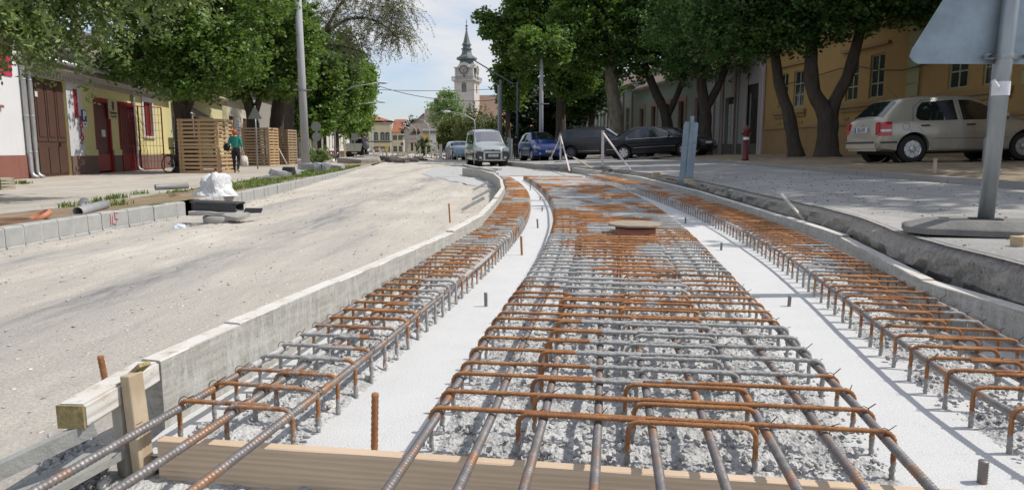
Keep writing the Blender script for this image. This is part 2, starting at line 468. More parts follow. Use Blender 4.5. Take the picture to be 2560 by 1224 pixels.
def rough_strip(fa, fb, seed, a0, a1, lift):
    def hf(x, y):
        xa_, xb_ = fa(max(y, 1.6)), fb(max(y, 1.6)); w = xb_ - xa_
        e = min((x - xa_ + .02) / .06, (xb_ + .02 - x) / .06, 1.0)
        v, g = rough(x, y, seed)
        return -.006 + e * (.013 + lift + .010 * v + .013 * g + .007 * max(0, noise.noise(Vector((x * 85, y * 85, seed)))))
    near = yr(1.40, 3.2, .0068); far = yr(3.2, 17.5, .03, 1.006)[1:]
    return grid('rough_concrete', lambda y: fa(max(y, 1.6)) - .03, lambda y: fb(max(y, 1.6)) + .03, near + far, int(a1), hf, ROUGHM, clampy=1)
for fa, fb, sd_, n_, l_ in ((fL, fR, 1, 180, .0), (flL, flR, 5, 60, .004), (frL, frR, 9, 60, -.006)):
    tag(rough_strip(fa, fb, sd_, 0, n_, l_), 'rough grey concrete between the legs of a rebar cage', 'concrete', kind='structure')
# in front of the end board the bed is lower and rough
def frontH(x, y):
    v, g = rough(x, y, 21)
    return -.052 + .014 * v + .010 * g
tag(grid('rough_concrete', lambda y: -.97, lambda y: 2.6, yr(.35, 1.75, .012), 190, frontH, ROUGHM, clampy=-1), 'loose grey concrete in front of the end board', 'concrete', kind='structure')

# concrete crumbs
crm = B(); rr = random.Random(5)
for _ in range(5200):
    k = rr.random()
    fa, fb = ((fL, fR), (flL, flR), (frL, frR))[0 if k < .6 else (1 if k < .8 else 2)]
    y = 1.5 + (rr.random() ** 1.6) * 4.5; x = fa(y) + (fb(y) - fa(y)) * rr.uniform(-.02, 1.02)
    if y < bline(x) + .035: continue
    crm.blob((x, y, .013 + rr.uniform(0, .008)), .0025 + .008 * rr.random() ** 2.4, rr.random() * 50, .5, 5, .8)
tag(crm.out('concrete_crumbs', ROUGHM, None, True, fix=False), 'grey concrete crumbs scattered under the rebar', 'concrete crumbs', kind='stuff')

# ---- steel pins standing in the white strips
pin_px = [(935,1128,982,'tallest steel pin in the white strip, right behind the end board'),
 (1215,765,731,'short grey pin in the left white strip, beside the concrete covered stirrups'),
 (1305,637,590,'thin dark pin in the left white strip, next beyond the short grey one'),
 (1345,570,547,'small pin in the left white strip, level with the manhole cover'),
 (1355,528,517,'small pin in the left white strip, just beyond the manhole cover'),
 (1351,500,492,'tiny pin in the left white strip, where it starts to bend away'),
 (1325,476,458,'farthest tiny pin in the bending left white strip'),
 (1713,558,543,'small pin in the right white strip, to the right of the manhole cover'),
 (1803,625,606,'small pin in the right white strip, midway between manhole and sign shadow'),
 (1972,765,739,'short pin in the right white strip, just before the sign shadow'),
 (2455,1205,1150,'thick stub pin in the right white strip, nearest the viewer')]
for u, v, vt, lab in pin_px:
    x, y, _ = P(u, v, 0); zt = D(u, vt, y)[2]
    r = empty('steel_pin', (x, y, 0), 0, lab, 'steel pin', 'steel pins in the white strips'); b = B()
    rad_ = .0085 if y < 2 else .008
    if u == 2455: rad_ = .010
    k = 24; ln = random.Random(u).uniform(-.02, .02)
    b.tube([(ln * i / k * .5, 0, -.02 + (zt + .02) * i / k) for i in range(k + 1)], [rad_ * (1.12 if i % 2 else .95) for i in range(k + 1)], 9)
    b.out('bar', RUST if u in (935, 1305) else STEEL, r, True, attr=True, fix=False)

# ---- formwork
def wood_mat(name, c1, c2, grain=(3, 30, 30), stain=None):
    m, n, b = nmat(name)
    v = coords(n, grain)
    w = node(n, 'ShaderNodeTexWave', {'Vector': v, 'Scale': .6, 'Distortion': 7.5, 'Detail': 3.0, 'Detail Scale': 1.2}, wave_type='BANDS', bands_direction='Z').outputs[0]
    f = nse(n, v, 3.0, 6)
    c = mix(n, ramp(n, w, [(.2, 0.0), (.8, 1.0)]), c1, c2)
    c = mix(n, .45, c, mix(n, f, tuple(x * .6 for x in c1), c2))
    if stain:
        s = ramp(n, nse(n, coords(n), 6, 7, .7), [(.42, 0.0), (.6, 1.0)])
        c = mix(n, s, c, stain)
        c = mix(n, ramp(n, nse(n, coords(n), 22, 5, .7), [(.55, 0.0), (.7, .7)]), c, (.27, .22, .15))
    n.links.new(c, b.inputs['Base Color']); b.inputs['Roughness'].default_value = .8
    bump(n, b, node(n, 'ShaderNodeMath', {0: w, 1: nse(n, coords(n), 60, 5)}, operation='ADD').outputs[0], .35, .004)
    return m
def form_face():
    m, n, b = nmat('cement_stained_wood'); v = coords(n)
    c = mix(n, ramp(n, nse(n, coords(n, (2, 2, 26)), 2.2, 6, .6), [(.35, 0.0), (.65, 1.0)]), (.33, .32, .285), (.47, .455, .41))
    c = mix(n, ramp(n, nse(n, coords(n, (9, 9, 2.2)), 3.2, 7, .75), [(.46, 0.0), (.62, .8)]), c, (.53, .53, .51))
    c = mix(n, ramp(n, nse(n, coords(n, (14, 14, 5)), 3.5, 6, .75), [(.57, 0.0), (.66, .75)]), c, (.24, .21, .155))
    c = mix(n, ramp(n, nse(n, v, 70, 5, .7), [(.56, 0.0), (.68, .5)]), c, (.20, .19, .17))
    n.links.new(c, b.inputs['Base Color']); b.inputs['Roughness'].default_value = .88
    bump(n, b, nse(n, coords(n, (2, 2, 1.2)), 45, 7, .7), .7, .006); return m
FORMW = form_face()
FORMT = wood_mat('pale_plank_edge', (.58, .53, .45), (.66, .61, .54), (2, 2, 20), (.60, .585, .55))
NEWW = wood_mat('new_pine_board', (.58, .43, .29), (.69, .54, .39), (1.5, 1.5, 34))
OLDW = wood_mat('old_batten_wood', (.40, .31, .20), (.58, .47, .33), (14, 14, 3))
PALW = wood_mat('pallet_wood', (.42, .27, .14), (.58, .40, .23), (2, 2, 14))
PALW2 = wood_mat('pallet_wood_weathered', (.30, .21, .13), (.44, .32, .20), (2, 2, 14))
YEL = M('yellow_paint_worn', (.42, .33, .13), .8, col2=(.17, .13, .07), scale=90)
def plank_run(pts, side, th, ztop, labels, zb=-.06):
    """straight planks between polyline points; side=+1: thickness goes to +x"""
    for i in range(len(pts) - 1):
        a, c = Vector(pts[i][:2] + (0,)), Vector(pts[i + 1][:2] + (0,)); d = (c - a).normalized(); nr = Vector((d.y, -d.x, 0)) * side
        ext = .0; b = B(); r = rnd
        zt0 = ztop + r.uniform(-.005, .009); zt1 = zt0 + r.uniform(-.006, .006)
        L_ = (c - a).length; k = max(2, int(L_ / .12))
        vs = []; fs = []
        root = empty('formwork_plank', (a.x, a.y, 0), 0, labels[i], 'formwork', 'timber formwork planks along the track bed')
        for j in range(k + 1):
            q = a + d * (L_ * j / k); zt = zt0 + (zt1 - zt0) * j / k
            wob = .0025 * noise.noise(Vector((q.x * 7, q.y * 7, 0)))
            ch = .003 + .004 * max(0, noise.noise(Vector((q.x * 15, q.y * 15, 3))))
            thj = th
            p = [q + nr * wob, q + nr * wob + Vector((0, 0, zt - ch - zb)), q + nr * ch + Vector((0, 0, zt - zb)), q + nr * (thj - ch) + Vector((0, 0, zt - zb + .002)), q + nr * thj + Vector((0, 0, zt - ch - zb)), q + nr * thj]
            vs += [v + Vector((0, 0, zb)) for v in p]
        for j in range(k):
            for s_ in range(6):
                s2 = (s_ + 1) % 6; fs.append((j * 6 + s_, j * 6 + s2, (j + 1) * 6 + s2, (j + 1) * 6 + s_))
        fs += [tuple(range(6)), tuple(k * 6 + s_ for s_ in range(6))]
        b.add(vs, fs)
        o = b.out('board', [FORMW, FORMT], root, False, True)
        for p_ in o.data.polygons:
            if p_.normal.z > .7: p_.material_index = 1
labsL = ['nearest left formwork plank behind the wooden stake', 'second left formwork plank, beyond the stake plank', 'third left formwork plank, ending at a dark joint', 'long left formwork plank beyond the dark joint',
 'left formwork plank where the run begins to bend', 'short left formwork plank in the bend', 'left formwork plank at the tightest part of the bend', 'left formwork plank just past the bend',
 'far left formwork plank turning back to the left', 'farthest but one left formwork plank', 'farthest left formwork plank, in front of the silver van']
labsR = ['nearest right formwork plank, running out of the frame', 'second right formwork plank, next to the ditch', 'right formwork plank ending at the raised broken corner', 'right formwork plank below the leaning batten',
 'right formwork plank beyond the leaning batten', 'long right formwork plank opposite the grey beacon', 'far right formwork plank next to the white post', 'farthest right formwork plank near the three legged post']
plank_run(fl[:], -1, .055, .19, labsL[:len(fl) - 1])
plank_run(fr[:], 1, .060, .165, labsR)
# end board across the track
a, c = Vector(P(392, 1100, .045)), Vector(P(2030, 1213, .045)); d = (c - a).normalized(); c2 = a + d * 2.75
eb = empty('end_board', tuple(a), math.atan2(d.y, d.x), 'new pine board closing the near end of the track bed', 'board')
b = B(); Ln = (c2 - a).length; k = 40; vs = []; fs = []
for j in range(k + 1):
    x = Ln * j / k
    vs += [(x, 0, -.14), (x, 0, -.002 + .001 * math.sin(j)), (x, .003, 0), (x, .028, 0), (x, .031, -.003), (x, .031, -.14)]
for j in range(k):
    for s_ in range(6): s2 = (s_ + 1) % 6; fs.append((j * 6 + s_, (j + 1) * 6 + s_, (j + 1) * 6 + s2, j * 6 + s2))
fs += [tuple(range(6)), tuple(k * 6 + s_ for s_ in range(6))]
b.add(vs, fs); b.out('board', NEWW, eb)
# stake and protruding beam at the left end
st = empty('wooden_stake', (0, 0, 0), 0, 'pale wooden stake nailed to the near end of the left formwork', 'stake')
p = P(352, 1224, -.10); yq = 1.60
sx, sy = -.893, 1.60
st.location = (sx, sy, 0)
b = B(); b.beam((.020, 0, -.28), (-.012, .008, .205), .046, .026); o = b.out('post', OLDW, st); bevel(o, .002, 1)
b = B(); b.beam((-.034, .006, -.28), (-.046, .012, .150), .024, .036); o = b.out('side_batten', wood_mat('grey_batten', (.33, .30, .25), (.46, .43, .38), (14, 14, 3)), st)
b = B(); b.tube([(.018, -.016, .095), (.022, -.045, .100)], .0016, 5); b.out('nail', RUST, st, attr=True)
b = B(); b.beam((-.03, .05, .19), (.01, .03, .222), .03, .010); o = b.out('wedge', YEL, st)
bmn = empty('timber_beam', (-1.0, 1.45, .16), 0, 'weathered timber beam end painted yellow, sticking out past the stake', 'beam')
e0 = Vector((-.962, 1.462, .155)); e1 = Vector((fl[0][0] - .030, fl[0][1] - .004, .160))
b = B(); b.beam(e0, e1, .064, .056); o = b.out('beam', FORMT, bmn, world=True); bevel(o, .006, 2)
dd = (e1 - e0).normalized()
b = B(); b.beam(e0 - dd * .002, e0 + dd * .004, .060, .052); b.out('painted_end', YEL, bmn, world=True)
br = empty('brace_plank', (-1.3, 1.2, 0), 0, 'grey cement covered brace slanting down to the left under the beam', 'plank')
b = B(); b.beam(e0 + Vector((.03, .03, -.035)), (-1.32, 1.06, -.01), .022, .034); b.out('board', M('cement_grey', (.30, .30, .28), .9, scale=20, bmp=.4), br, world=True)
gb = empty('ground_plank', (-1.1, 1.35, 0), 0, 'flat grey board lying on the gravel left of the stake', 'plank')
b = B(); b.beam((-1.12, .95, .012), (-.96, 1.62, .012), .085, .02); b.out('board', M('cement_grey', (.40, .40, .38), .9), gb, world=True)
sp = empty('spoon_splinter', (-1.27, 1.50, .01), 0, 'yellow wood splinter on the gravel beside the grey concrete heap', 'splinter')
x, y, _ = P(145, 1175, .01); b = B(); b.beam((x, y, .012), (x + .05, y + .035, .014), .008, .006); b.out('splinter', YEL, sp, world=True)
for (u, v, h, ln, lab) in ((1125, 545, .16, -.01, 'thin rusty stake leaning on the far side of the left formwork'), (275, 985, .12, -.02, 'rusty ribbed stake in the gravel behind the wooden stake')):
    x, y, _ = P(u, v, .0); x -= .0; r = empty('rusty_stake', (x, y, 0), 0, lab, 'stake')
    b = B(); k = 26; b.tube([(ln * i / k, 0, -.05 + (h + .05) * i / k) for i in range(k + 1)], [.009 * (1.1 if i % 2 else .95) for i in range(k + 1)], 8)
    b.out('bar', RUST, r, True, attr=True, fix=False)
# sloping struts behind the far left formwork
for i, (u, v) in enumerate(((1228, 452), (1236, 470), (1222, 490))):
    x, y, _ = P(u, v, .15); r = empty('formwork_strut', (x, y, 0), 0, ['farthest grey strut propping the bent left formwork', 'middle grey strut propping the bent left formwork', 'nearest grey strut propping the bent left formwork'][i], 'strut', 'struts behind the bent left formwork')
    b = B(); b.beam((-.06, 0, .13), (-.34, -.10, -.02), .025, .04); b.beam((-.07, 0, -.02), (-.07, 0, .15), .03, .025); b.out('strut', FORMW, r)
# manhole
mx_, my_ = P(1598, 590, .11)[:2]; my_ += .16
mh = empty('manhole', (mx_, my_, 0), 0, 'clay manhole neck with a loose plywood lid amid the rebar', 'manhole')
b = B(); b.lathe([(.148, -.02), (.150, .155), (.143, .158), (.135, .155), (.135, -.02)], 40); b.out('pipe_neck', M('terracotta_pipe', (.42, .16, .11), .6, scale=12), mh, True)
b = B(); b.prism([(-.05, -.05), (.05, -.05), (.05, .05), (-.05, .05)], .155, .172, 'xy'); b.out('spacer', OLDW, mh)
lid = B(); lid.lathe([(.195, .172), (.199, .175), (.199, .187), (.193, .190)], 44, (-.005, 0, 0)); o = lid.out('lid', M('plywood_lid', (.36, .30, .22), .85, scale=10, col2=(.24, .20, .16), bmp=.3), mh, False)
# ================================================================== GROUND
def nz3(x, y, s, seed=0): return noise.fractal(Vector((x * s, y * s, seed)), 1, 2, 4)
KX = [(-4.5, 0.3), (-4.55, 6.2), (-4.55, 8.0), (-4.42, 9.3), (-4.5, 11.5), (-4.95, 16.3), (-5.6, 23.2), (-6.9, 34.5), (-9.0, 52), (-14, 90), (-27, 190), (-40, 300)]
EX = [(1.80, .3), (1.89, 2.0), (1.93, 2.6), (1.985, 3.1), (2.06, 3.7), (2.30, 4.6), (2.42, 5.4), (2.52, 6.6), (2.68, 8.3), (2.88, 10.5), (3.02, 14), (2.78, 18), (2.3, 21.5), (1.2, 27), (-.15, 35), (-1.6, 45), (-4, 62), (-10, 100), (-25, 190), (-38, 300)]
RX = [(4.3, .3), (4.8, 5), (5.2, 8), (6.4, 18), (7.0, 25), (6.2, 45), (4.0, 62), (0, 100), (-12, 190), (-25, 300)]
def at(L_, y): return interp(y, [p[1] for p in L_], [p[0] for p in L_])
kx = lambda y: at(KX, y); ex = lambda y: at(EX, y); rx = lambda y: at(RX, y)
def gx(y):
    """right limit of the gravel bed: behind the left formwork, then the broken asphalt edge"""
    return fit_line(fl, y) + (.04 if y < 2.1 else -.05) if y < 20.3 else ex(y) + .02
def HG(x, y):
    k = kx(y); g = gx(y); t = min(1, max(0, (x - k) / max(.5, (g - k))))
    f = min(1, max(0, (y - 14) / 14)); base = (-.17 + .12 * min(1, t * 1.6)) * (1 - f) + (-.03) * f
    b = .03 * math.exp(-abs(x - k - .12) / .16) * (.6 + nz3(x, y, 3, 4)) + .010 * nz3(x * 3, y * .25, 1.6, 4) + .022 * nz3(x, y, .9, 1) + .012 * nz3(x, y, 5, 2) + .006 * nz3(x, y, 22, 3)
    if y > 36: b += .10 * max(0, nz3(x, y, .35, 7)) * min(1, (y - 36) / 15)
    return base + b
def HR(x, y): return max(.10, .30 - .0045 * (y - 3)) + .026 * (x - ex(y)) + .004 * nz3(x, y, 2, 5)
def HV(x, y):
    t = min(1, max(0, (x - rx(y)) / .5)); s = HR(rx(y), y)
    m = min(1, max(0, (16 - (x - rx(y))) / 10))
    return s + .09 * t + .017 * (x - rx(y)) + .035 * m * t * nz3(x, y, 1.3, 6) + .018 * nz3(x, y, 5, 3) * m
def HL(x, y):
    d = kx(y) - x; f = min(1, max(0, (y - 30) / 15))
    return (.03 - min(.16, max(0, d - .1) * .045)) * (1 - f) + .0 * f + (.016 * nz3(x, y, 3, 8) + .01 * nz3(x, y, 12, 2) if d < 2.4 else .006 * nz3(x, y, 1.0, 8))
def ground_mat(name, c1, c2, c3, peb, streak=None, bmp=.6, dark=None, fine=90):
    m, n, b = nmat(name)
    v = coords(n)
    f = ramp(n, nse(n, v, .55, 6, .6, .4), [(.38, 0.0), (.62, 1.0)])
    c = mix(n, f, c1, c2)
    if streak:
        s = nse(n, coords(n, streak), 1.5, 8, .72, .5)
        c = mix(n, ramp(n, s, [(.44, 0.0), (.58, .85)]), c, c3)
        s2 = nse(n, coords(n, (streak[0] * 4.5, streak[1] * 2.5, 1)), 1.7, 8, .8, .3)
        c = mix(n, ramp(n, s2, [(.52, 0.0), (.64, .55)]), c, tuple(x * .8 for x in c3))
    g = nse(n, v, fine, 5, .75)
    c = mix(n, .38, c, mix(n, ramp(n, g, [(.3, 0.0), (.7, 1.0)]), tuple(x * .5 for x in c1), tuple(min(1, x * 1.45) for x in c2)))
    vo = node(n, 'ShaderNodeTexVoronoi', {'Vector': v, 'Scale': peb})
    k = ramp(n, vo.outputs['Distance'], [(.14, 1.0), (.24, 0.0)])
    pick = node(n, 'ShaderNodeSeparateColor', {0: vo.outputs['Color']}).outputs[0]
    k2 = node(n, 'ShaderNodeMath', {0: k, 1: ramp(n, pick, [(.72, 0.0), (.76, 1.0)])}, operation='MULTIPLY').outputs[0]
    c = mix(n, k2, c, mix(n, ramp(n, pick, [(.8, 0.0), (.9, 1.0)]), tuple(x * .55 for x in c1), tuple(min(1, x * 1.5) for x in c2)))
    if dark: c = mix(n, ramp(n, nse(n, v, .9, 6, .7), [(.55, 0.0), (.66, .8)]), c, dark)
    if name == 'compacted_gravel':
        ta = node(n, 'ShaderNodeAttribute', attribute_name='cement').outputs['Fac']
        c = mix(n, ta, c, mix(n, ramp(n, nse(n, coords(n, (3.5, .5, 1)), 3, 7, .8), [(.4, 0.0), (.6, 1.0)]), (.20, .195, .19), (.40, .38, .35)))
    n.links.new(c, b.inputs['Base Color']); b.inputs['Roughness'].default_value = .93; b.inputs['Specular IOR Level'].default_value = .2
    h = node(n, 'ShaderNodeMath', {0: g, 1: k2}, operation='ADD').outputs[0]
    bump(n, b, h, bmp, .012)
    return m
GRAV = ground_mat('compacted_gravel', (.43, .385, .32), (.60, .55, .475), (.36, .34, .315), 26, (.55, .10, 1), .7)
WALK = ground_mat('dusty_pavement', (.40, .375, .335), (.50, .46, .40), (.36, .31, .24), 30, (.5, .25, 1), .5, dark=(.31, .245, .175))
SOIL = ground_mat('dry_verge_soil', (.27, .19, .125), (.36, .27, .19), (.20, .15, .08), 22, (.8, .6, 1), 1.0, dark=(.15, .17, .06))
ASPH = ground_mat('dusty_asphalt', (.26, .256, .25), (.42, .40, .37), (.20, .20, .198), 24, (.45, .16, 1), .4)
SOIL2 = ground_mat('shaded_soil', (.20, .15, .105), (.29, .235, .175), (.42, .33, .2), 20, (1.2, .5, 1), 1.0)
PAVE2 = ground_mat('old_asphalt_pavement', (.13, .13, .13), (.20, .19, .18), (.26, .24, .22), 20, (.6, .3, 1), .4)
EDGE = ground_mat('broken_asphalt_section', (.23, .225, .215), (.40, .38, .345), (.46, .42, .36), 40, (8, 8, 8), 1.0, fine=50)
base = B(); base.add([(-1500, -60, -.55), (1500, -60, -.55), (1500, 2500, -.55), (-1500, 2500, -.55)], [(0, 1, 2, 3)])
tag(base.out('ground', GRAV, fix=False), kind='structure')
ysn = yr(.3, 60, .045, 1.018) ; ysf = yr(60, 300, 4)
def wear(x, y):
    w = .9 * math.exp(-((x + 2.2 + .25 * nz3(0, y, .25, 3)) / .30) ** 2) + .6 * math.exp(-((x + 3.75 + .2 * nz3(0, y, .3, 5)) / .22) ** 2) + .35 * math.exp(-((x + 1.35 + .2 * nz3(0, y, .3, 6)) / .12) ** 2)
    return max(0, min(.9, w * (.75 + 1.1 * nz3(x * 2.5, y * .45, 1.0, 9)))) * (1 if y < 40 else 0)
gr = tag(grid('gravel_road', lambda y: kx(y) - .0, gx, ysn + ysf[1:], 130, HG, GRAV), kind='structure')
at_ = gr.data.attributes.new('cement', 'FLOAT', 'POINT'); at_.data.foreach_set('value', np.array([wear(v.co.x, v.co.y) for v in gr.data.vertices], dtype=np.float32))
tag(grid('right_road', ex, lambda y: rx(y) + .02, yr(.3, 60, .1, 1.02) + ysf[1:], 24, HR, ASPH), kind='structure')
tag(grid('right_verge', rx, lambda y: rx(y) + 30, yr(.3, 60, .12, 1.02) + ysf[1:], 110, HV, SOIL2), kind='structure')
tag(grid('left_pavement', lambda y: kx(y) - 30, lambda y: kx(y) - 1.75 + .12 * nz3(0, y, 1, 4), yr(.3, 60, .3, 1.02) + ysf[1:], 70, HL, WALK), kind='structure')
tag(grid('left_verge', lambda y: kx(y) - 1.95, lambda y: kx(y) - .08, yr(.3, 60, .06, 1.02) + ysf[1:], 26, lambda x, y: HL(x, y) + (.012 if kx(y) - x < 1.6 else -.03), SOIL), kind='structure')
# broken vertical edge of the asphalt, and the ditch behind the right formwork
vs = []; fs = []; ysE = yr(.4, 60, .035, 1.012); nk = 9
for y in ysE:
    x0 = ex(y); top = HR(x0, y)
    for k in range(nk):
        t = k / (nk - 1)
        q = .030 * nz3(y * 1, t * 1.2, 5, 2) + .022 * nz3(y, t * 3, 17, 6)
        over = (.045 if t < .4 else .005 + .10 * (t - .4))
        vs.append((x0 + .03 - (over + q) * (0 if k == 0 else 1), y, top + .0035 - t * (top + .07) + (0 if k else 0)))
for j in range(len(ysE) - 1):
    for k in range(nk - 1): i = j * nk + k; fs.append((i, i + 1, i + nk + 1, i + nk))
tag(mesh('asphalt_edge', vs, fs, EDGE), kind='structure')
def HD(x, y): return .02 + .03 * nz3(x, y, 4, 9) + .015 * nz3(x, y, 14, 9)
tag(grid('ditch_bottom', lambda y: fit_line(fr, y) if y < 21.8 else ex(y) - .3, lambda y: max(ex(y) + .04, (fit_line(fr, y) if y < 21.8 else 0) + .05), yr(.4, 24, .05, 1.01), 8, HD, SOIL), kind='structure')
# rubble lying in the ditch
# far concrete apron left of the track, pale
APR = M('pale_concrete_apron', (.46, .46, .455), .85, scale=3, bmp=.3, col2=(.38, .38, .37))
tag(grid('concrete_apron', lambda y: interp(y, [15, 19.5, 24, 33], [-.72, -2.0, -3.1, -3.4]), lambda y: fit_line(fl, y) - .075 if y < 20 else interp(y, [20, 22, 33], [-1.1, 1.6, -.3]), yr(14.9, 33, .3), 10, lambda x, y: HG(x, y) + .010, APR), kind='structure')
tag(grid('concrete_apron', lambda y: fit_line(fl, min(y, 20.)) + .02 , lambda y: ex(y) - .05, yr(20.0, 26.5, .3), 10, lambda x, y: .012 + .004 * nz3(x, y, 3, 1), APR), kind='structure')
# ---- left kerb of grey blocks
kb = B(); y = 3.0; KM = M('kerb_concrete', (.37, .37, .355), .85, scale=7, bmp=.4, bscale=150); MOR = M('kerb_mortar', (.50, .49, .46), .9)
i = 0
ktop = lambda y: .045 + .02 * min(1, max(0, (y - 24) / 10))
def kb_block(y0, y1, z0, z1, w, j):
    a, c = Vector((kx(y0), y0, 0)), Vector((kx(y1), y1, 0)); d = (c - a).normalized(); n_ = Vector((d.y, -d.x, 0))
    o = n_ * j; e = .009
    pr = [(-w, z0), (-w, z1 - e), (-w + e, z1), (-e * 1.6, z1), (0, z1 - e * 1.6), (0, z0)]
    vs = [a + o + n_ * p[0] + Vector((0, 0, p[1])) for p in pr] + [c + o + n_ * p[0] + Vector((0, 0, p[1])) for p in pr]
    kb.add(vs, [tuple(range(6)), tuple(range(11, 5, -1))] + [(q, (q + 1) % 6, (q + 1) % 6 + 6, q + 6) for q in range(6)])
while y < 34.5:
    l = .235; j = rnd.uniform(-.004, .006); dz = rnd.uniform(-.003, .004)
    if 9.25 < y < 9.95: y += l + .014; continue
    kb.cm = 0; kb_block(y, y + l, -.13 - .0, ktop(y) + dz, .12, j)
    kb_block(y + .002, y + l - .002, -.28, -.132, .14, .012 + j)
    kb.cm = 1; kb_block(y + l + .0005, y + l + .0135, -.26, ktop(y) - .006, .11, -.004 + j)
    y += l + .014
o = kb.out('kerb', [KM, MOR]); tag(o, kind='structure')
def pick(bd, pts): pass
# pink spray mark on one kerb block
pk = M('pink_spray', (.66, .25, .32), .8, scale=120, col2=(.62, .45, .44))
pm = B(); xk, yk = -4.445, P(350, 530, .0)[1] + .75
yk = 7.95
xk = kx(yk) + .012
for q in ([(0, .02), (.0, -.10)], [(.03, .0), (.02, -.09), (.07, -.10)], [(.05, .03), (.10, .025)], [(.055, .03), (.06, -.03), (.09, -.06), (.07, -.085)]):
    pm.tube([(xk, yk + p[0] * 1.6 - .06, p[1]) for p in q], .006, 5)
tag(pm.out('spray_mark', pk), 'pink spray paint mark on a grey kerb block', 'paint mark')
# right kerb: long pale stones
kr = B(); y = .5
while y < 44:
    l = .98; a, c = Vector((rx(y), y, 0)), Vector((rx(y + l), y + l, 0))
    z = HR(rx(y), y); z2 = HR(rx(y + l), y + l)
    if not (12.2 < y < 16.5 and False):
        kr.beam(a + Vector((.06, 0, z + .01)), c + Vector((.06, 0, z2 + .01)), .13, .13)
    y += l + .015
o = kr.out('right_kerb', M('old_kerb_stone', (.30, .29, .27), .9, scale=4, bmp=.5)); tag(o, kind='structure')
# ---- pebbles
pb = B(); r2 = random.Random(11)
for _ in range(2600):
    y = 1.2 + (r2.random() ** 1.5) * 14; x = r2.uniform(kx(y) + .05, gx(y) - .05)
    if r2.random() < .35: x = kx(y) + abs(r2.gauss(0, .18)) + .02
    if r2.random() < .2: x = gx(y) - .06 - abs(r2.gauss(0, .1))
    s = (.002 + .006 * r2.random() ** 2.5) * (1 + y * .06)
    pb.blob((x, y, HG(x, y) + s * .3), (s * 1.3, s, s * .7), r2.random() * 60, .35, 5)
tag(pb.out('pebbles', M('pebble_stone', (.42, .38, .33), .9, scale=3, col2=(.52, .48, .42)), None, False, fix=False), 'small stones scattered over the gravel road', 'pebbles', kind='stuff')
pb = B()
for _ in range(700):
    y = 2.2 + (r2.random() ** 1.4) * 11; x = r2.uniform(ex(y) + .02, rx(y))
    s = (.0015 + .005 * r2.random() ** 2) * (1 + y * .06)
    pb.blob((x, y, HR(x, y) + s * .3), (s * 1.3, s, s * .7), r2.random() * 60, .35, 5)
tag(pb.out('road_grit', M('dark_grit', (.16, .14, .12), .9, scale=3), None, False, fix=False), 'dark grit scattered on the asphalt road', 'grit', kind='stuff')
# heap of grey crumbly concrete beside the stake
hp = B()
for _ in range(420):
    cx, cy = ((170, 1100), (200, 1150), (150, 1165))[_ % 3]
    x, y, _z = P(cx + r2.gauss(0, 32), cy + r2.gauss(0, 17), 0)
    s = r2.uniform(.005, .013); hp.blob((x, y, HG(x, y) + s * .6 + .004), s, r2.random() * 60, .5, 6)
tag(hp.out('concrete_spill', ROUGHM, None, True, fix=False), 'grey crumbly concrete spilled on the gravel by the stake', 'concrete spill', kind='stuff')

# ---- objects lying on the left verge and gravel
def chunk(name, c, s, rz, mat, label, cat, seed, tilt=(0, 0), group=None):
    r = empty(name, c, rz, label, cat, group); b = B(); bm = bmesh.new()
    q = random.Random(seed)
    bmesh.ops.create_cube(bm, size=1)
    bmesh.ops.subdivide_edges(bm, edges=bm.edges[:], cuts=3, use_grid_fill=True)
    for v in bm.verts:
        v.co.x *= s[0]; v.co.y *= s[1]; v.co.z *= s[2]
        nn = noise.noise_vector(v.co * (2.5 / max(s)) + Vector((seed, 0, 0))) * max(s) * .09
        v.co += Vector((nn.x, nn.y, nn.z * .4)); v.co.z += s[2] / 2
    me = bpy.data.meshes.new(name); bm.to_mesh(me); bm.free()
    o = obj('stone_body' if cat != 'slab' else 'slab_body', me, mat, r); o.rotation_euler = (tilt[0], tilt[1], 0)
    return r
CONC = M('weathered_concrete', (.38, .37, .34), .9, scale=6, bmp=.5, bscale=80, col2=(.30, .28, .25))
def on(u, v, z): return P(u, v, z)
x, y, _ = P(545, 562, -.13)
bs = (x, y + .12)
r = empty('concrete_ring', (bs[0], bs[1], -.14), 0, 'round grey concrete drain ring on the gravel next to the kerb gap', 'drain ring')
b = B(); b.lathe([(.20, 0), (.21, .10), (.19, .11), (.15, .11), (.15, 0)], 36); b.out('ring', CONC, r, True)
chunk('broken_slab', (bs[0] - .12, bs[1] - .06, -.025), (.38, .22, .045), .2, CONC, 'thin broken slab lying left on the concrete drain ring', 'slab', 3, (0, .05))
chunk('broken_slab', (bs[0] + .17, bs[1] - .08, -.035), (.34, .2, .045), -.5, CONC, 'tilted pale slab lying right on the concrete drain ring', 'slab', 5, (.25, .12))
r = empty('drain_channel', (bs[0] - .05, bs[1] + .05, .04), -.12, 'black plastic drain channel on top of the slabs', 'drain channel')
BLK = M('black_plastic', (.035, .035, .038), .5, scale=12, bmp=.2)
b = B(); b.box(-.28, .26, -.1, -.085, -.02, .07); b.box(-.28, .26, .085, .1, -.02, .07); b.box(-.28, .26, -.085, .085, -.02, -.005); b.box(-.285, -.27, -.1, .1, -.02, .07)
b.out('channel', BLK, r)
b = B()
for k in range(12): b.box(-.30 + k * .048, -.27 + k * .048, -.105, .105, .078, .088)
b.box(-.30, .27, -.108, -.094, .070, .092); b.box(-.30, .27, .094, .108, .070, .092); o = b.out('grate', M('dusty_black_metal', (.07, .068, .065), .7), r); o.rotation_euler = (0, .04, .05)
r = empty('black_drain_end', (bs[0] + .36, bs[1] + .0, -.0), .4, 'small black plastic piece sticking out right of the slab pile', 'plastic piece')
b = B(); b.prism([(-.1, 0), (.1, 0), (.12, .05), (-.07, .06)], -.04, .04); b.out('piece', BLK, r)
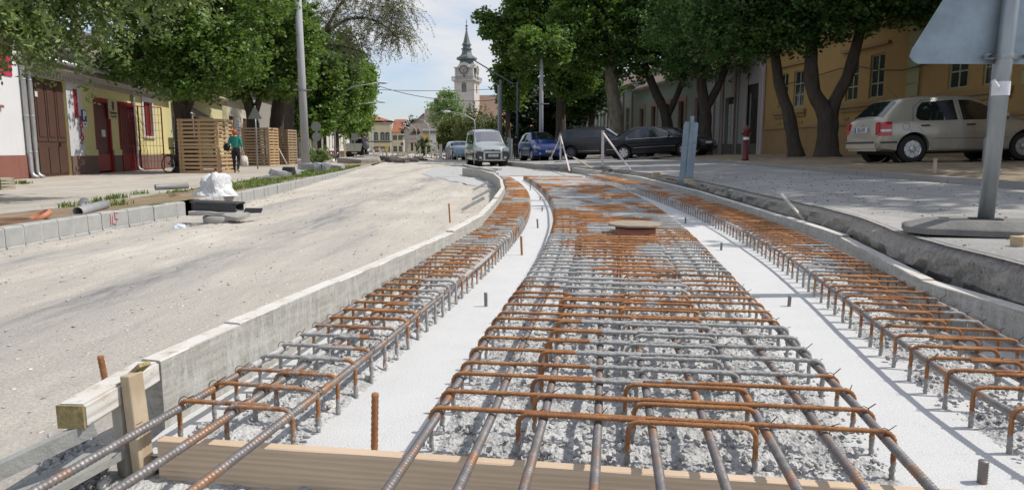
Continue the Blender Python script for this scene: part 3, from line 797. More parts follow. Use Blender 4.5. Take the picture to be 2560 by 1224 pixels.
def cloth(name, c, s, rz, label, cat, seed, mat, n=80, amp=.22):
    r = empty(name, c, rz, label, cat); b = B(); vs = []; fs = []
    for i in range(n + 1):
        th = math.pi * .56 * i / n
        for j in range(n * 2):
            ph = math.pi * j / n
            d = Vector((math.sin(th) * math.cos(ph), math.sin(th) * math.sin(ph), math.cos(th)))
            rg = .05 * noise.noise(d * 5 + Vector((seed, seed, 0))) + .07 * (abs(noise.noise(d * 2.6 + Vector((0, seed, 4)))) - .3) + .075 * abs(noise.noise(Vector((d.x * 6, d.y * 6, d.z * 3.5)) + Vector((seed, 3, 0)))) + .035 * abs(noise.noise(d * 14))
            k = 1 + amp * noise.noise(d * 1.6 + Vector((seed, 0, 0))) * 1.5 + rg
            fl_ = 1 + .35 * max(0, th - 1.2)
            vs.append((d.x * s[0] * k * fl_, d.y * s[1] * k * fl_, max(.0, d.z * s[2] * k) + .004))
    for i in range(n):
        for j in range(n * 2):
            j2 = (j + 1) % (n * 2); fs.append((i * n * 2 + j, (i + 1) * n * 2 + j, (i + 1) * n * 2 + j2, i * n * 2 + j2))
    b.add(vs, fs); b.out('sack', mat, r, True); return r
x, y, _ = P(528, 490, .03)
SACK = M('white_woven_plastic', (.60, .60, .61), .55, scale=9, bmp=.25, bscale=25)
cloth('white_sack', (x - .04, y + .26, .02), (.27, .30, .37), .2, 'crumpled white woven sack slumped on the verge behind the kerb', 'sack', 2.3, SACK)
cloth('plastic_bag', P(450, 572, -.14), (.07, .05, .05), .3, 'small crumpled clear plastic bag on the gravel beside the drain ring', 'bag', 6.1, M('bluish_plastic', (.62, .68, .74), .3), 14)
GPIPE = M('grey_pvc_pipe', (.24, .24, .24), .45, scale=3)
def pipe(c0, c1, r_, label, mat, inner=True):
    c0, c1 = Vector(c0), Vector(c1); q = empty('pipe', tuple(c0), 0, label, 'pipe'); b = B(); d = (c1 - c0)
    m = d.to_track_quat('Z', 'Y').to_matrix().to_4x4(); m.translation = c0; b2 = B(); l = d.length
    b2.lathe([(r_, 0), (r_, l), (r_ * .92, l), (r_ * .92, 0), (r_, 0)], 24, cap=False); vs = [m @ Vector(v) for v in b2.v]
    b.add(vs, b2.f); b.out('tube', mat, q, True, True)
    return q
pipe(P(388, 468, .06), P(470, 464, .07), .055, 'short grey pvc pipe lying on the pavement edge left of the white sack', GPIPE)
pipe((-4.70, 7.55, .07), (-4.92, 8.45, .08), .055, 'light grey pipe end lying just behind the kerb', M('light_grey_pvc', (.36, .37, .38), .4))
pipe((-4.96, 8.15, .075), (-5.35, 8.75, .08), .065, 'dark open pipe behind the light grey pipe end', GPIPE)
x, y = -4.84, 7.15; r = empty('terracotta_cap', (x, y, .03), .2, 'orange terracotta pipe cap leaning behind the kerb', 'pipe cap')
b = B(); b.lathe([(.125, 0), (.13, .02), (.125, .05), (.11, .055), (.105, .02), (.08, .01)], 36, cap=True); o = b.out('cap', M('orange_clay', (.48, .18, .10), .6), r, True); o.rotation_euler = (.25, -.42, 0)
x, y = -5.0, 6.8; r = empty('manhole_ring', (x, y, .02), 0, 'rusty brown manhole ring at the left edge behind the kerb', 'manhole ring')
b = B(); b.lathe([(.28, 0), (.28, .03), (.26, .04), (.24, .03), (.235, 0)], 40); b.out('ring', M('rusty_iron', (.19, .11, .07), .8, .3), r, True)
r = empty('timber_stack', P(0, 478, -.05), .1, 'small stack of grey timber at the left edge of the pavement', 'timber'); b = B()
for k in range(4): b.box(-.9, .12, -.15, .3, .03 + k * .06, .075 + k * .06)
b.out('planks', M('stack_timber', (.36, .32, .24), .9, scale=6), r)
chunk('brick_piece', P(435, 490, .02), (.16, .08, .05), .5, M('brick_bit', (.34, .24, .17), .9), 'small brown brick piece on the verge soil left of the sack', 'brick', 4)
chunk('stone', P(490, 565, -.13), (.09, .06, .04), .5, CONC, 'small rounded stone in front of the concrete drain ring', 'stone', 14)
BLU = M('fresh_kerb_block', (.34, .355, .36), .85, scale=10)
for k, (u, v, s, rz, t, lab) in enumerate(((700, 441, (.55, .22, .16), .6, (.1, .2), 'tilted grey kerb block with a black lump on the grass'), (728, 437, (.5, .2, .14), -.3, (.2, 0), 'grey kerb block lying flat beside the black lump'),
      (770, 425, (.7, .3, .24), .2, (0, 0), 'grey kerb block lying on the verge before the stacked ones'), (797, 430, (.2, .55, .3), .1, (.0, .2), 'upright grey kerb block leaning in the pile'),
      (812, 430, (.2, .6, .3), .15, (.0, .28), 'second leaning grey kerb block, right in the pile'), (838, 425, (.6, .3, .2), -.2, (.1, .1), 'brownish broken kerb block right of the leaning ones'), (672, 447, (.5, .2, .06), .4, (0, 0), 'thin dark slab lying left on the grass'))):
    chunk('kerb_block', P(u, v, .03), s, rz, BLU if k < 5 else CONC, lab, 'kerb block', 20 + k, t)
chunk('black_lump', P(722, 430, .12), (.3, .25, .14), 0, BLK, 'black plastic lump on the grey kerb blocks', 'plastic lump', 9)
chunk('concrete_slab', P(895, 402, .1), (2.2, .9, .3), .55, CONC, 'large broken concrete slab tilted at the foot of the walking man', 'slab', 31, (.05, -.12))
chunk('concrete_slab', P(888, 408, .0), (1.7, .8, .28), -.5, CONC, 'broken concrete slab lying in front of the tilted one', 'slab', 33, (.1, .05))
chunk('concrete_slab', P(916, 409, -.05), (1.3, 1.0, .42), .9, CONC, 'square concrete block next to the end of the kerb', 'slab', 35, (.0, .0))
DKA = M('dark_asphalt_lump', (.13, .12, .11), .9, scale=5, bmp=.7)
for k in range(14):
    u = 935 + k * 9 + rnd.uniform(-5, 5); v = 403 + rnd.uniform(-7, 5)
    chunk('asphalt_lump', P(u, v, -.02), (rnd.uniform(.7, 1.5), .7, rnd.uniform(.12, .32)), rnd.uniform(0, 3), DKA, 'dark broken asphalt lump in the heap across the gravel road', 'asphalt lump', 40 + k, group='dark asphalt lumps on the gravel road')
chunk('rubble_stone', P(1520, 505, .28), (.05, .05, .04), 0, CONC, 'small stone at the asphalt edge near the grey beacon', 'stone', 61)
for k, (u, v, z, s, lab) in enumerate(((1640, 441, .28, (.12, .08, .07), 'small ochre stone on the right formwork near the grey beacon'), (1722, 458, .27, (.1, .1, .06), 'small pale stone beside the rubber foot of the beacon'), (2556, 618, .3, (.08, .06, .05), 'small pale stone at the right end of the rubber sign foot'))):
    chunk('stone', P(u, v, z), s, .3, M('ochre_stone', (.48, .36, .22), .9), lab, 'stone', 70 + k)
x, y, _ = P(1992, 535, .2); r = empty('leaning_batten', (x, y, 0), 0, 'pale batten leaning up from the joint of the right formwork', 'batten')
b = B(); b.beam((.07, -.08, .12), (-.10, .10, .36), .04, .012); b.out('batten', FORMT, r)
x, y, _ = P(2308, 660, .2); r = empty('wood_wedge', (x, y, 0), .5, 'tan wooden wedge stuck between right formwork and ditch', 'wedge')
b = B(); b.prism([(-.05, -.02), (.06, -.08), (.05, -.02), (-.01, .045), (-.04, .04)], -.015, .015); b.out('wedge', NEWW, r)
# lumps of timber in front of the van
for k, (p0, p1, lab) in enumerate((((1160, 413), (1235, 428), 'long grey timber running past the van towards the bent formwork'), ((1200, 430), (1240, 436), 'short grey timber beside the far end of the formwork'), ((1175, 420), (1250, 424), 'grey board lying in front of the van'))):
    a_ = Vector(P(p0[0], p0[1], .04)); c_ = Vector(P(p1[0], p1[1], .04)); r = empty('loose_timber', tuple(a_), 0, lab, 'timber'); b = B(); b.beam(a_, c_, .16, .09); b.out('timber', FORMW, r, world=True)
# grass and weeds
def grass(name, spots, n, h, label, c1, c2):
    q = np.random.default_rng(4); V = []; Fc = []
    for (x, y, z, rr_, hh, cnt) in spots:
        for _ in range(cnt):
            a = q.uniform(0, 6.28); d = abs(q.normal()) * rr_ * .8; gx_, gy_ = x + d * math.cos(a), y + d * math.sin(a) * 2.0
            gx_ = min(gx_, kx(gy_) - .14); b_ = q.uniform(0, 6.28); w = .003 + .0005 * y; l = hh * q.uniform(.2, 1.0); o = l * q.uniform(.2, .7); k = len(V)
            cx, cy = math.cos(b_), math.sin(b_); g = z if z is not None else HL(gx_, gy_) + .01
            V += [(gx_ - cy * w, gy_ + cx * w, g), (gx_ + cy * w, gy_ - cx * w, g), (gx_ + cx * o * .5 + cy * w * .8, gy_ + cy * o * .5 - cx * w * .8, g + l * .7), (gx_ + cx * o * .5 - cy * w * .8, gy_ + cy * o * .5 + cx * w * .8, g + l * .7), (gx_ + cx * o, gy_ + cy * o, g + l)]
            Fc += [(k, k + 1, k + 2, k + 3), (k + 3, k + 2, k + 4)]
    return tag(mesh(name, V, Fc, leafmat('grass_blade', c1, c2, .3)), label, 'grass', kind='stuff')
def leafmat(name, c1, c2, trans=.35, rough=.5):
    if name in MATS: return MATS[name]
    m = bpy.data.materials.new(name); m.use_nodes = True; MATS[name] = m; n = m.node_tree; n.nodes.clear()
    g = node(n, 'ShaderNodeNewGeometry'); r_ = g.outputs['Random Per Island']
    c = ramp(n, r_, [(0, c1), (.8, c2), (1, tuple(min(1, x * 1.5) for x in c2))])
    v = coords(n); c = mix(n, ramp(n, nse(n, v, 1.1, 4), [(.42, 0.0), (.60, .85)]), c, tuple(x * .72 for x in c1)); c = mix(n, ramp(n, nse(n, coords(n, (1, 1, 1.3)), 2.3, 3), [(.60, 0.0), (.70, .55)]), c, tuple(min(1, a * b_) for a, b_ in zip(c2, (1.7, 1.45, 1.2))))
    d = node(n, 'ShaderNodeBsdfPrincipled', {'Base Color': c, 'Roughness': rough, 'Specular IOR Level': .45})
    t = node(n, 'ShaderNodeBsdfTranslucent', {'Color': mix(n, .5, c, tuple(x * y for x, y in zip(c2, (1.6, 1.5, .5))))})
    s = node(n, 'ShaderNodeMixShader', {0: trans}); n.links.new(d.outputs[0], s.inputs[1]); n.links.new(t.outputs[0], s.inputs[2])
    o = node(n, 'ShaderNodeOutputMaterial'); n.links.new(s.outputs[0], o.inputs[0]); return m
sp_ = []
for _ in range(60):
    y = 12 + 18 * r2.random() ** .6; sp_.append((kx(y) - r2.uniform(.25, 1.5), y, None, r2.uniform(.1, .4), .06 + .0016 * y, 130))
for (u, v) in ((295, 488), (285, 492), (240, 498), (355, 478), (520, 465), (305, 515), (165, 515), (630, 462), (60, 448), (50, 447)):
    x, y, _ = P(u, v, .0); sp_.append((x, y, None, .12, .10, 60))
grass('grass_tufts', sp_, 0, 0, 'green grass and weeds growing on the left verge', (.09, .15, .03), (.18, .27, .06))
# ================================================================== TREES
def crown_mesh(name, ells, leaf, mat, parent, seed, shape='kite', droop=0.0, clump=.55, per=55, flat=.7, hang=None):
    """leaves gathered in clumps spread through ellipsoids; ells: (x,y,z,rx,ry,rz,count) local to the parent"""
    q = np.random.default_rng(seed); P_ = []; 
    for (x, y, z, a, b_, c_, n) in ells:
        k = max(3, int(n / per)); d = q.normal(size=(k, 3)); d /= np.linalg.norm(d, axis=1)[:, None]
        rr_ = q.random(k) ** .42; cc = d * rr_[:, None] * np.array([a, b_, c_]) + np.array([x, y, z])
        cr = clump * q.uniform(.6, 1.35, k)
        g = q.normal(size=(k, per, 3)); g /= np.linalg.norm(g, axis=2)[:, :, None]
        g *= (q.random((k, per, 1)) ** .5); g[:, :, 2] *= flat
        P_.append((cc[:, None, :] + g * cr[:, None, None]).reshape(-1, 3))
        k2 = max(2, int(k * .35)); d = q.normal(size=(k2, 3)); d /= np.linalg.norm(d, axis=1)[:, None]; p2 = per // 3
        cc = d * q.uniform(.98, 1.16, k2)[:, None] * np.array([a, b_, c_]) + np.array([x, y, z]); g = q.normal(size=(k2, p2, 3)) * .45; g[:, :, 2] *= .8
        P_.append((cc[:, None, :] + g * (clump * q.uniform(.35, .8, k2))[:, None, None]).reshape(-1, 3))
    C_ = np.concatenate(P_) if P_ else np.zeros((0, 3))
    if hang is not None: C_ = np.concatenate([C_, hang])
    return leaves(name, C_, leaf, mat, parent, q, droop)
def leaves(name, C_, leaf, mat, parent, q, droop):
    n = len(C_)
    nr = q.normal(size=(n, 3)); nr[:, 2] = np.abs(nr[:, 2]) + .5; nr /= np.linalg.norm(nr, axis=1)[:, None]
    t = q.normal(size=(n, 3)); t[:, 2] -= droop; t -= nr * (t * nr).sum(1)[:, None]; t /= np.linalg.norm(t, axis=1)[:, None] + 1e-9
    s = np.cross(nr, t); sz = leaf[0] * q.uniform(.6, 1.25, n)[:, None]; w = sz * leaf[1]
    a = C_ - t * sz * .5; b_ = C_ + s * w * .5 - nr * w * .12 + t * sz * .02; c_ = C_ + t * sz * .5 - nr * sz * .1; d = C_ - s * w * .5 - nr * w * .12 + t * sz * .02
    V = np.stack([a, b_, c_, d], 1).reshape(-1, 3)
    me = bpy.data.meshes.new(name); me.vertices.add(4 * n); me.vertices.foreach_set('co', V.astype(np.float32).ravel())
    me.loops.add(4 * n); me.loops.foreach_set('vertex_index', np.arange(4 * n, dtype=np.int32))
    me.polygons.add(n); me.polygons.foreach_set('loop_start', np.arange(0, 4 * n, 4, dtype=np.int32))
    me.update(calc_edges=True); return obj(name, me, mat, parent)
BARK = M('dark_bark', (.055, .043, .034), .95, scale=9, bmp=1.0, bscale=14, vscale=(1, 1, .25), dist=.03, col2=(.095, .078, .062))
BARK2 = M('mottled_plane_bark', (.34, .32, .24), .9, scale=5, bmp=.5, bscale=10, col2=(.14, .11, .085), vscale=(1, 1, .5))
def trunk_mesh(parent, paths, mat, name='trunk', seed=0):
    b = B()
    for pts, r0, r1 in paths:
        k = 26 if r0 > .2 else 14; P0 = [Vector(p) for p in pts]; pp = []; rs = []
        for i in range(k + 1):
            t = i / k * (len(P0) - 1); j = min(int(t), len(P0) - 2); f = t - j
            a = P0[max(j - 1, 0)]; p = P0[j]; c = P0[j + 1]; e = P0[min(j + 2, len(P0) - 1)]
            v = .5 * ((2 * p) + (c - a) * f + (2 * a - 5 * p + 4 * c - e) * f * f + (-a + 3 * p - 3 * c + e) * f ** 3)
            pp.append(v); tt = i / k
            flare = 1 + .55 * math.exp(-tt * 9) if r0 > .12 and pts[0][2] < .3 else 1
            rs.append((r0 + (r1 - r0) * tt) * flare * (1 + .07 * noise.noise(v * 1.7 + Vector((seed, 0, 0)))))
        k0 = len(b.v); nn_ = 22 if r0 > .2 else 10; b.tube(pp, rs, nn_)
        if r0 > .2:
            for i in range(k0, len(b.v)):
                ii = (i - k0) // nn_
                if ii > k: continue
                q_ = Vector(b.v[i]); c_ = pp[ii]; dq = q_ - c_
                b.v[i] = tuple(c_ + dq * (1 + .16 * noise.noise(Vector((math.atan2(dq.y, dq.x) * 2.6, seed, ii * .35))) + .07 * noise.noise(q_ * 4)))
    return b.out(name, mat, parent, True)
MAPLE = leafmat('maple_leaf', (.060, .125, .030), (.155, .26, .055), .38)
MAPLE_L = leafmat('maple_leaf_light', (.080, .16, .032), (.20, .32, .07), .42)
DARKL = leafmat('dark_leaf', (0.033, 0.075, 0.024), (0.075, 0.15, 0.042), .3)
DARKG = leafmat('dusky_leaf', (0.0434, 0.093, 0.0279), (0.093, 0.1938, 0.0465), .33)
ASHL = leafmat('hackberry_leaf', (.09, .15, .05), (.24, .33, .14), .4, .3)
ELML = leafmat('elm_leaf', (.14, .15, .10), (.27, .30, .20), .35)
YEWL = leafmat('yew_leaf', (0.0765, 0.1105, 0.0306), (0.204, 0.2295, 0.068), .2)
LIME = leafmat('young_linden_leaf', (0.1215, 0.216, 0.081), (0.27, 0.3915, 0.1755), .4)
IVY = leafmat('ivy_leaf', (0.0144, 0.0312, 0.012), (0.0336, 0.06, 0.0216), .15)
def branches(top, ells, q, r0, n_each=3):
    out = []
    for (x, y, z, a, b_, c_, n) in ells:
        for k in range(n_each):
            d = Vector(q.normal(size=3)); d.normalize(); e = Vector((x + d.x * a * .7, y + d.y * b_ * .7, z + abs(d.z) * c_ * .5))
            mid = Vector(top).lerp(e, .5) + Vector((0, 0, .25)); out.append(([tuple(top), tuple(mid), tuple(e)], r0, .02))
    return out
def tree(loc, limbs, ells, leaf, lm, label, seed, bark=BARK, r_br=.07, group=None, name='tree', clump=.55, per=55, droop=0.3, n_each=3, flat=.7, cat='tree'):
    q = np.random.default_rng(seed); root = empty(name, loc, 0, label, cat, group)
    paths = list(limbs); top = limbs[0][0][-1]
    for i, e in enumerate(ells):
        src = limbs[min(i, len(limbs) - 1)][0][-1]; paths += branches(src, [e], q, r_br, n_each)
    trunk_mesh(root, paths, bark, seed=seed)
    crown_mesh('crown', ells, leaf, lm, root, seed, droop=droop, clump=clump, per=per, flat=flat)
    return root
def LX(y, off=0): return -12.25 - .126 * y + off      # left facade line
def RXF(y, off=0): return 18.0 - .126 * y + off       # right facade line
def at_px(u, Y): return (u - 1280) / F * Y * 1.0
def G(x, y):
    if x < kx(y): return HL(x, y)
    if x > rx(y): return HV(x, y)
    return HG(x, y) if x < ex(y) else HR(x, y)
# left maples growing out of pallet boxes
Y = 27.6; x = at_px(472, Y)
tree((x, Y, -.12), [([(0, 0, 0), (-.02, 0, 1.8), (-.12, 0, 3.0), (-.25, .1, 4.4)], .36, .2), ([(0, 0, 2.0), (.5, -.1, 3.0), (.9, -.2, 3.9)], .13, .07)],
     [(-.1, 0, 6.2, 2.9, 2.6, 2.2, 20000), (1.4, -.3, 4.5, 2.0, 2.0, 1.3, 10000), (-1.2, -.5, 4.2, 1.6, 1.6, .9, 5000), (.9, -1, 3.4, 1.6, 1.2, .7, 3200), (1.8, .8, 7.0, 2.3, 2.4, 1.6, 6000)],
     (.14, .95), MAPLE, 'dark green maple rising from the nearest pallet box', 11, group='street trees in front of the left houses', clump=.45)
Y = 38; x = at_px(640, Y)
tree((x, Y, -.08), [([(0, 0, 0), (.0, 0, 2.4), (-.3, 0, 3.8), (-.8, .1, 5.4)], .33, .2), ([(0, 0, 2.3), (.5, 0, 3.7), (1.0, -.2, 5.0)], .2, .12)],
     [(-.4, -.5, 6.0, 2.4, 2.0, 1.8, 8000), (1.5, -.6, 6.6, 2.4, 2.0, 2.4, 11000), (.6, -1, 4.4, 2.2, 1.2, .9, 5000)], (.19, .95), MAPLE, 'maple behind the second pallet box, forked low', 12, clump=.45, group='street trees in front of the left houses')
Y = 40; x = at_px(697, Y)
tree((x, Y, -.08), [([(0, 0, 0), (.05, 0, 2.2), (.25, 0, 3.8), (.3, .1, 5.8)], .42, .25)],
     [(.4, -.5, 7.3, 2.2, 2.2, 2.4, 12000), (1.0, -.8, 5.0, 1.5, 1.5, 1.3, 5000), (.2, -1.0, 9.0, 1.9, 1.7, 1.2, 5000)], (.19, .95), MAPLE_L, 'bright green maple behind the third pallet box, next to the concrete pole', 13, clump=.45, group='street trees in front of the left houses')
# left row further on
for k, (u, Y, h, rx_, rz_, mt, lab) in enumerate(((800, 52, 5.2, 1.9, 2.6, MAPLE, 'round maple just right of the concrete pole'), (845, 62, 7.0, 2.3, 4.2, MAPLE, 'tall dense maple standing beyond the concrete pole'), (880, 70, 6.3, 2.2, 3.4, MAPLE_L, 'maple above the white flatbed truck'),
      (908, 80, 7.0, 1.7, 4.0, MAPLE_L, 'last dense tree of the left row, beside the open sky'), (815, 75, 8, 3, 4, DARKG, 'tall dark tree filling the gap behind the left row'))):
    x = at_px(u, Y)
    tree((x, Y, 0), [([(0, 0, 0), (.1, 0, 1.6), (0, 0, h * .6)], .22, .12)], [(0, 0, h, rx_, rx_, rz_, 8500), (-.2, -.8, h * .55, rx_ * .8, rx_ * .8, 1.4, 2500), (.5, -.4, h * 1.2, rx_ * .8, rx_ * .8, rz_ * .6, 2500)], (.30, .9), mt, lab, 30 + k, clump=.7, per=40, group='street trees in front of the left houses')
# sparse elm with thin hanging twigs, tall, behind the row
def weeping(loc, limbs, tips, leaf, lm, label, seed, nst, ln, name='tree', per=7, rad_tw=.010, spread=.6, bark=BARK, sag=1.0, out=None, cat='tree'):
    q = np.random.default_rng(seed); root = empty(name, loc, 0, label, cat); trunk_mesh(root, limbs, bark, seed=seed)
    tw = B(); LP = []
    for (c, r_) in tips:
        for i in range(nst):
            p = Vector(c) + Vector(q.normal(size=3)) * 1.0 * Vector((r_[0], r_[1], r_[2])).length / 3 if False else Vector((c[0] + q.normal() * r_[0] * .5, c[1] + q.normal() * r_[1] * .5, c[2] + q.normal() * r_[2] * .5))
            d = Vector((q.normal() * spread + (out[0] if out else 0), q.normal() * spread + (out[1] if out else 0), q.uniform(-.2, .5))); d.normalize(); pts = [p.copy()]; l = ln * q.uniform(.5, 1.2)
            for k in range(7):
                d = (d + Vector((q.normal() * .08, q.normal() * .08, -.28 * sag))).normalized(); p = p + d * l / 7; pts.append(p.copy())
                for _ in range(per):
                    f = q.random(); b_ = pts[-2].lerp(p, f); LP.append((b_.x + q.normal() * leaf[0] * .5, b_.y + q.normal() * leaf[0] * .5, b_.z + q.normal() * leaf[0] * .4))
            tw.tube(pts, [rad_tw * (1 - .1 * j) for j in range(len(pts))], 3, False)
    tw.out('twigs', M('twig_bark', (.10, .08, .06), .9), root, fix=False)
    leaves('crown', np.array(LP), leaf, lm, root, q, 1.2)
    return root
Y = 47; x = at_px(770, Y)
limbs = [([(-1.2, 0, -.0), (-1.0, 0, 3.5), (-.3, 0, 6.5), (1.4, 0, 8.2)], .35, .2), ([(1.4, 0, 8.2), (3.2, 0, 9.2), (5.0, 0, 9.0), (6.4, 0, 7.8)], .13, .03), ([(1.4, 0, 8.2), (2.8, -.3, 10.2), (4.4, 0, 11.6)], .13, .05), ([(.2, 0, 7.0), (2.0, .5, 7.6), (4.2, .3, 7.0)], .1, .03)]
weeping((x, Y, 0), limbs, [((3.4, 0, 9.6), (1.8, 1.5, 1.0)), ((5.2, 0, 9.4), (1.5, 1.5, 1.4)), ((4.6, 0, 11.4), (2.0, 1.5, 1.6)), ((3.0, .5, 7.8), (1.7, 1.3, .9)), ((6.1, 0, 8.4), (.7, 1, .9)), ((2.2, 0, 11.4), (1.6, 1.2, 1.4)), ((5.9, 0, 11.8), (1.1, 1, 1.2)), ((6.3, 0, 9.8), (.9, 1, 1.0)), ((1.2, 0, 9.4), (1.2, 1, 1.2))],
        (.13, .42), ELML, 'tall sparse elm with thin drooping grey twigs against the sky', 41, 80, 2.3, per=6, rad_tw=.013)
# near branches hanging in from the upper left
Y = 12.5
limbs = [([(-.6, 0, 0), (-.5, .1, 2.0), (.0, .2, 3.4), (.6, .4, 4.4)], .30, .14), ([(.6, .4, 4.4), (2.4, .7, 4.9), (4.2, .8, 4.2)], .09, .02), ([(.2, .2, 3.8), (1.6, -.4, 4.1), (3.0, -.8, 3.5)], .06, .015)]
weeping((-11.2, Y - .8, -.12), limbs, [((1.0, .4, 3.2), (1.1, 1.1, .7)), ((2.2, .6, 3.3), (1.1, 1.1, .6)), ((3.3, .6, 3.5), (1.1, 1.0, .5)), ((4.3, .6, 3.75), (.9, .8, .4)), ((1.5, -.4, 2.7), (.8, .8, .45)), ((2.7, -.6, 3.1), (.9, .8, .5)), ((2.2, .6, 4.2), (1.4, 1.1, .5)), ((3.7, .2, 4.3), (1.2, 1, .5)), ((5.1, .8, 3.9), (.6, .6, .25)), ((2.0, -.8, 2.75), (.35, .4, .2)), ((3.6, -.4, 2.9), (.3, .3, .2))],
        (.115, .45), ASHL, 'pale green hackberry whose leafy twigs hang into the upper left corner', 42, 46, 1.15, per=9, rad_tw=.005)
# right row
def rt(u, Y, limbs, ells, label, seed, mt=DARKG, leaf=(.155, .9), **k):
    x = at_px(u, Y); return tree((x, Y, G(x, Y) - .05), limbs, ells, leaf, mt, label, seed, group='big street trees of the right row', **k)
rt(2062, 25.5, [([(0, 0, 0), (-.15, 0, 1.5), (-.65, .1, 2.6), (-.75, .2, 5.0)], .34, .19), ([(.1, 0, .6), (.1, 0, 1.8), (.55, -.1, 3.0), (.9, -.2, 5.0)], .25, .17)],
   [(-.9, 0, 7.0, 2.6, 2.6, 1.9, 19000), (1.4, -.4, 6.6, 2.5, 2.6, 1.9, 19000), (-.3, -1, 4.9, 1.9, 1.5, .8, 3500), (2.0, -1.5, 4.9, .9, .8, .6, 1200), (2.6, -.8, 6.4, 2.0, 1.6, 1.0, 5000)], 'big tree forked into two thick dark trunks before the ochre building', 51, clump=.5)
rt(1985, 26.5, [([(0, 0, 0), (-.35, 0, 1.5), (-.85, 0, 3.0), (-1.2, 0, 5.2)], .23, .16)],
   [(-1.4, -.2, 6.0, 2.8, 2.4, 1.9, 20000), (-1.6, -1.0, 4.3, 2.0, 1.2, .8, 3500), (-2.8, 0, 5.0, 1.4, 1.5, 1.6, 4500)], 'tree with a single dark trunk leaning to the left', 52, clump=.5)
rt(2900, 12.5, [([(0, 0, 0), (0, 0, 2.5), (0, 0, 4.2)], .3, .2)], [(-1.2, .5, 5.3, 2.9, 2.9, 1.5, 13000), (-2.7, .3, 4.0, 1.9, 1.7, .55, 4200), (-1.0, 0, 3.7, 1.5, 1.5, .5, 2000), (-2.7, -2.6, 6.8, 2.4, 4.2, 1.1, 22000)], 'tree outside the frame whose bright foliage hangs in at the upper right', 53, mt=MAPLE, leaf=(.14, .9), clump=.4)
rt(2660, 18.5, [([(0, 0, 0), (0, 0, 3.0), (0, 0, 6)], .35, .25)], [(-.8, 0, 8.6, 4.2, 4.2, 2.2, 16000), (-2.6, -1.5, 7.0, 2.0, 2.0, 1.2, 4000)], 'unseen tree added beyond the right edge to shade the beige hatchback and ochre facade', 60, leaf=(.2, .9), clump=.5)  # unseen tree, added so that its crown shades hatchback and facade
rt(1756, 40, [([(0, 0, 0), (0, 0, 2.2), (-.3, 0, 4.2), (-.3, 0, 6)], .34, .24), ([(0, 0, 2.6), (.8, 0, 4.2), (1.4, 0, 6)], .24, .15)],
   [(-.6, -.5, 6.6, 3.2, 2.8, 2.6, 12000), (1.6, -.5, 7.4, 3.2, 2.6, 2.8, 12000), (0, -1.2, 9.6, 3.6, 2.6, 2.0, 9000)], 'dark thick trunked tree standing behind the parked black cars', 54, clump=.6)
rt(1664, 47, [([(0, 0, 0), (-.1, 0, 2.4), (-.9, 0, 4.2), (-1.7, 0, 6)], .38, .22), ([(-.1, 0, 2.4), (.6, 0, 4), (1.2, 0, 6)], .22, .15)],
   [(-1.6, -.5, 7.5, 3.0, 2.6, 2.6, 11000), (1.0, -.5, 7.6, 2.8, 2.4, 2.4, 9000), (-.5, 0, 10.4, 3.6, 2.6, 2.0, 8000)], 'forked dark tree right of the pale plane trunk', 55, clump=.6, leaf=(.22, .9))
rt(1537, 48, [([(0, 0, 0), (0, 0, 2.5), (-.35, 0, 4.6), (-.5, 0, 7.6)], .50, .36), ([(-.3, 0, 4.4), (.3, 0, 6), (1.2, 0, 7.6)], .2, .12)],
   [(-1.4, -.6, 8.6, 3.3, 2.8, 2.7, 14000), (1.2, -.8, 9.6, 3.2, 2.6, 2.6, 9000), (-3.0, -1.2, 6.6, 2.0, 1.8, 1.3, 5000), (-1.0, -.5, 11.4, 3.4, 2.6, 1.4, 6000)], 'plane tree with pale mottled bark behind the grey estate car', 56, bark=BARK2, mt=MAPLE, leaf=(.22, .9), clump=.6)
rt(1400, 52, [([(0, 0, 0), (0, 0, 3), (0, 0, 6)], .4, .28)],
   [(-.8, 0, 8.2, 2.9, 2.8, 3.4, 13000), (-2.9, -.4, 9.4, 2.2, 2.0, 2.2, 7500), (-.5, 0, 12, 3.4, 2.8, 2.0, 8000), (-4.6, -.5, 9.1, 1.3, 1.0, .8, 1500), (-5.3, -.5, 9.9, .8, .7, .5, 500), (-4.3, -.5, 7.6, .8, .7, .6, 500), (-1.9, -10.8, 6.5, 1.7, 1.3, 1.0, 3000), (.8, -1, 5.4, 1.6, 1.6, 1.2, 3500), (-2.3, -.5, 12.2, 1.8, 1.8, 1.4, 3500)], 'tall plane tree whose leafy branch tips reach towards the church tower', 57, mt=MAPLE, leaf=(.25, .9), clump=.6)
rt(1475, 60, [([(0, 0, 0), (0, 0, 2.5), (.3, 0, 5)], .3, .2)], [(0, 0, 5.6, 2.4, 2.4, 2.2, 7000), (-1.6, 0, 4.2, 1.6, 1.6, 1.5, 3500)], 'low tree behind the grey estate car, left of the plane trunk', 58, clump=.6, leaf=(.26, .9))
rt(1270, 56, [([(0, 0, 0), (0, 0, 2.5), (0, 0, 4)], .25, .15)], [(.2, 0, 5.6, 1.0, 1.6, 2.2, 5000), (-.4, 0, 6.2, .7, 1.0, 1.2, 1800), (1.0, 0, 8.0, 1.3, 1.5, 1.6, 3000)], 'slim leafy tree behind the thin double pole, at the edge of the sky', 59, mt=MAPLE, leaf=(.26, .9), clump=.55)
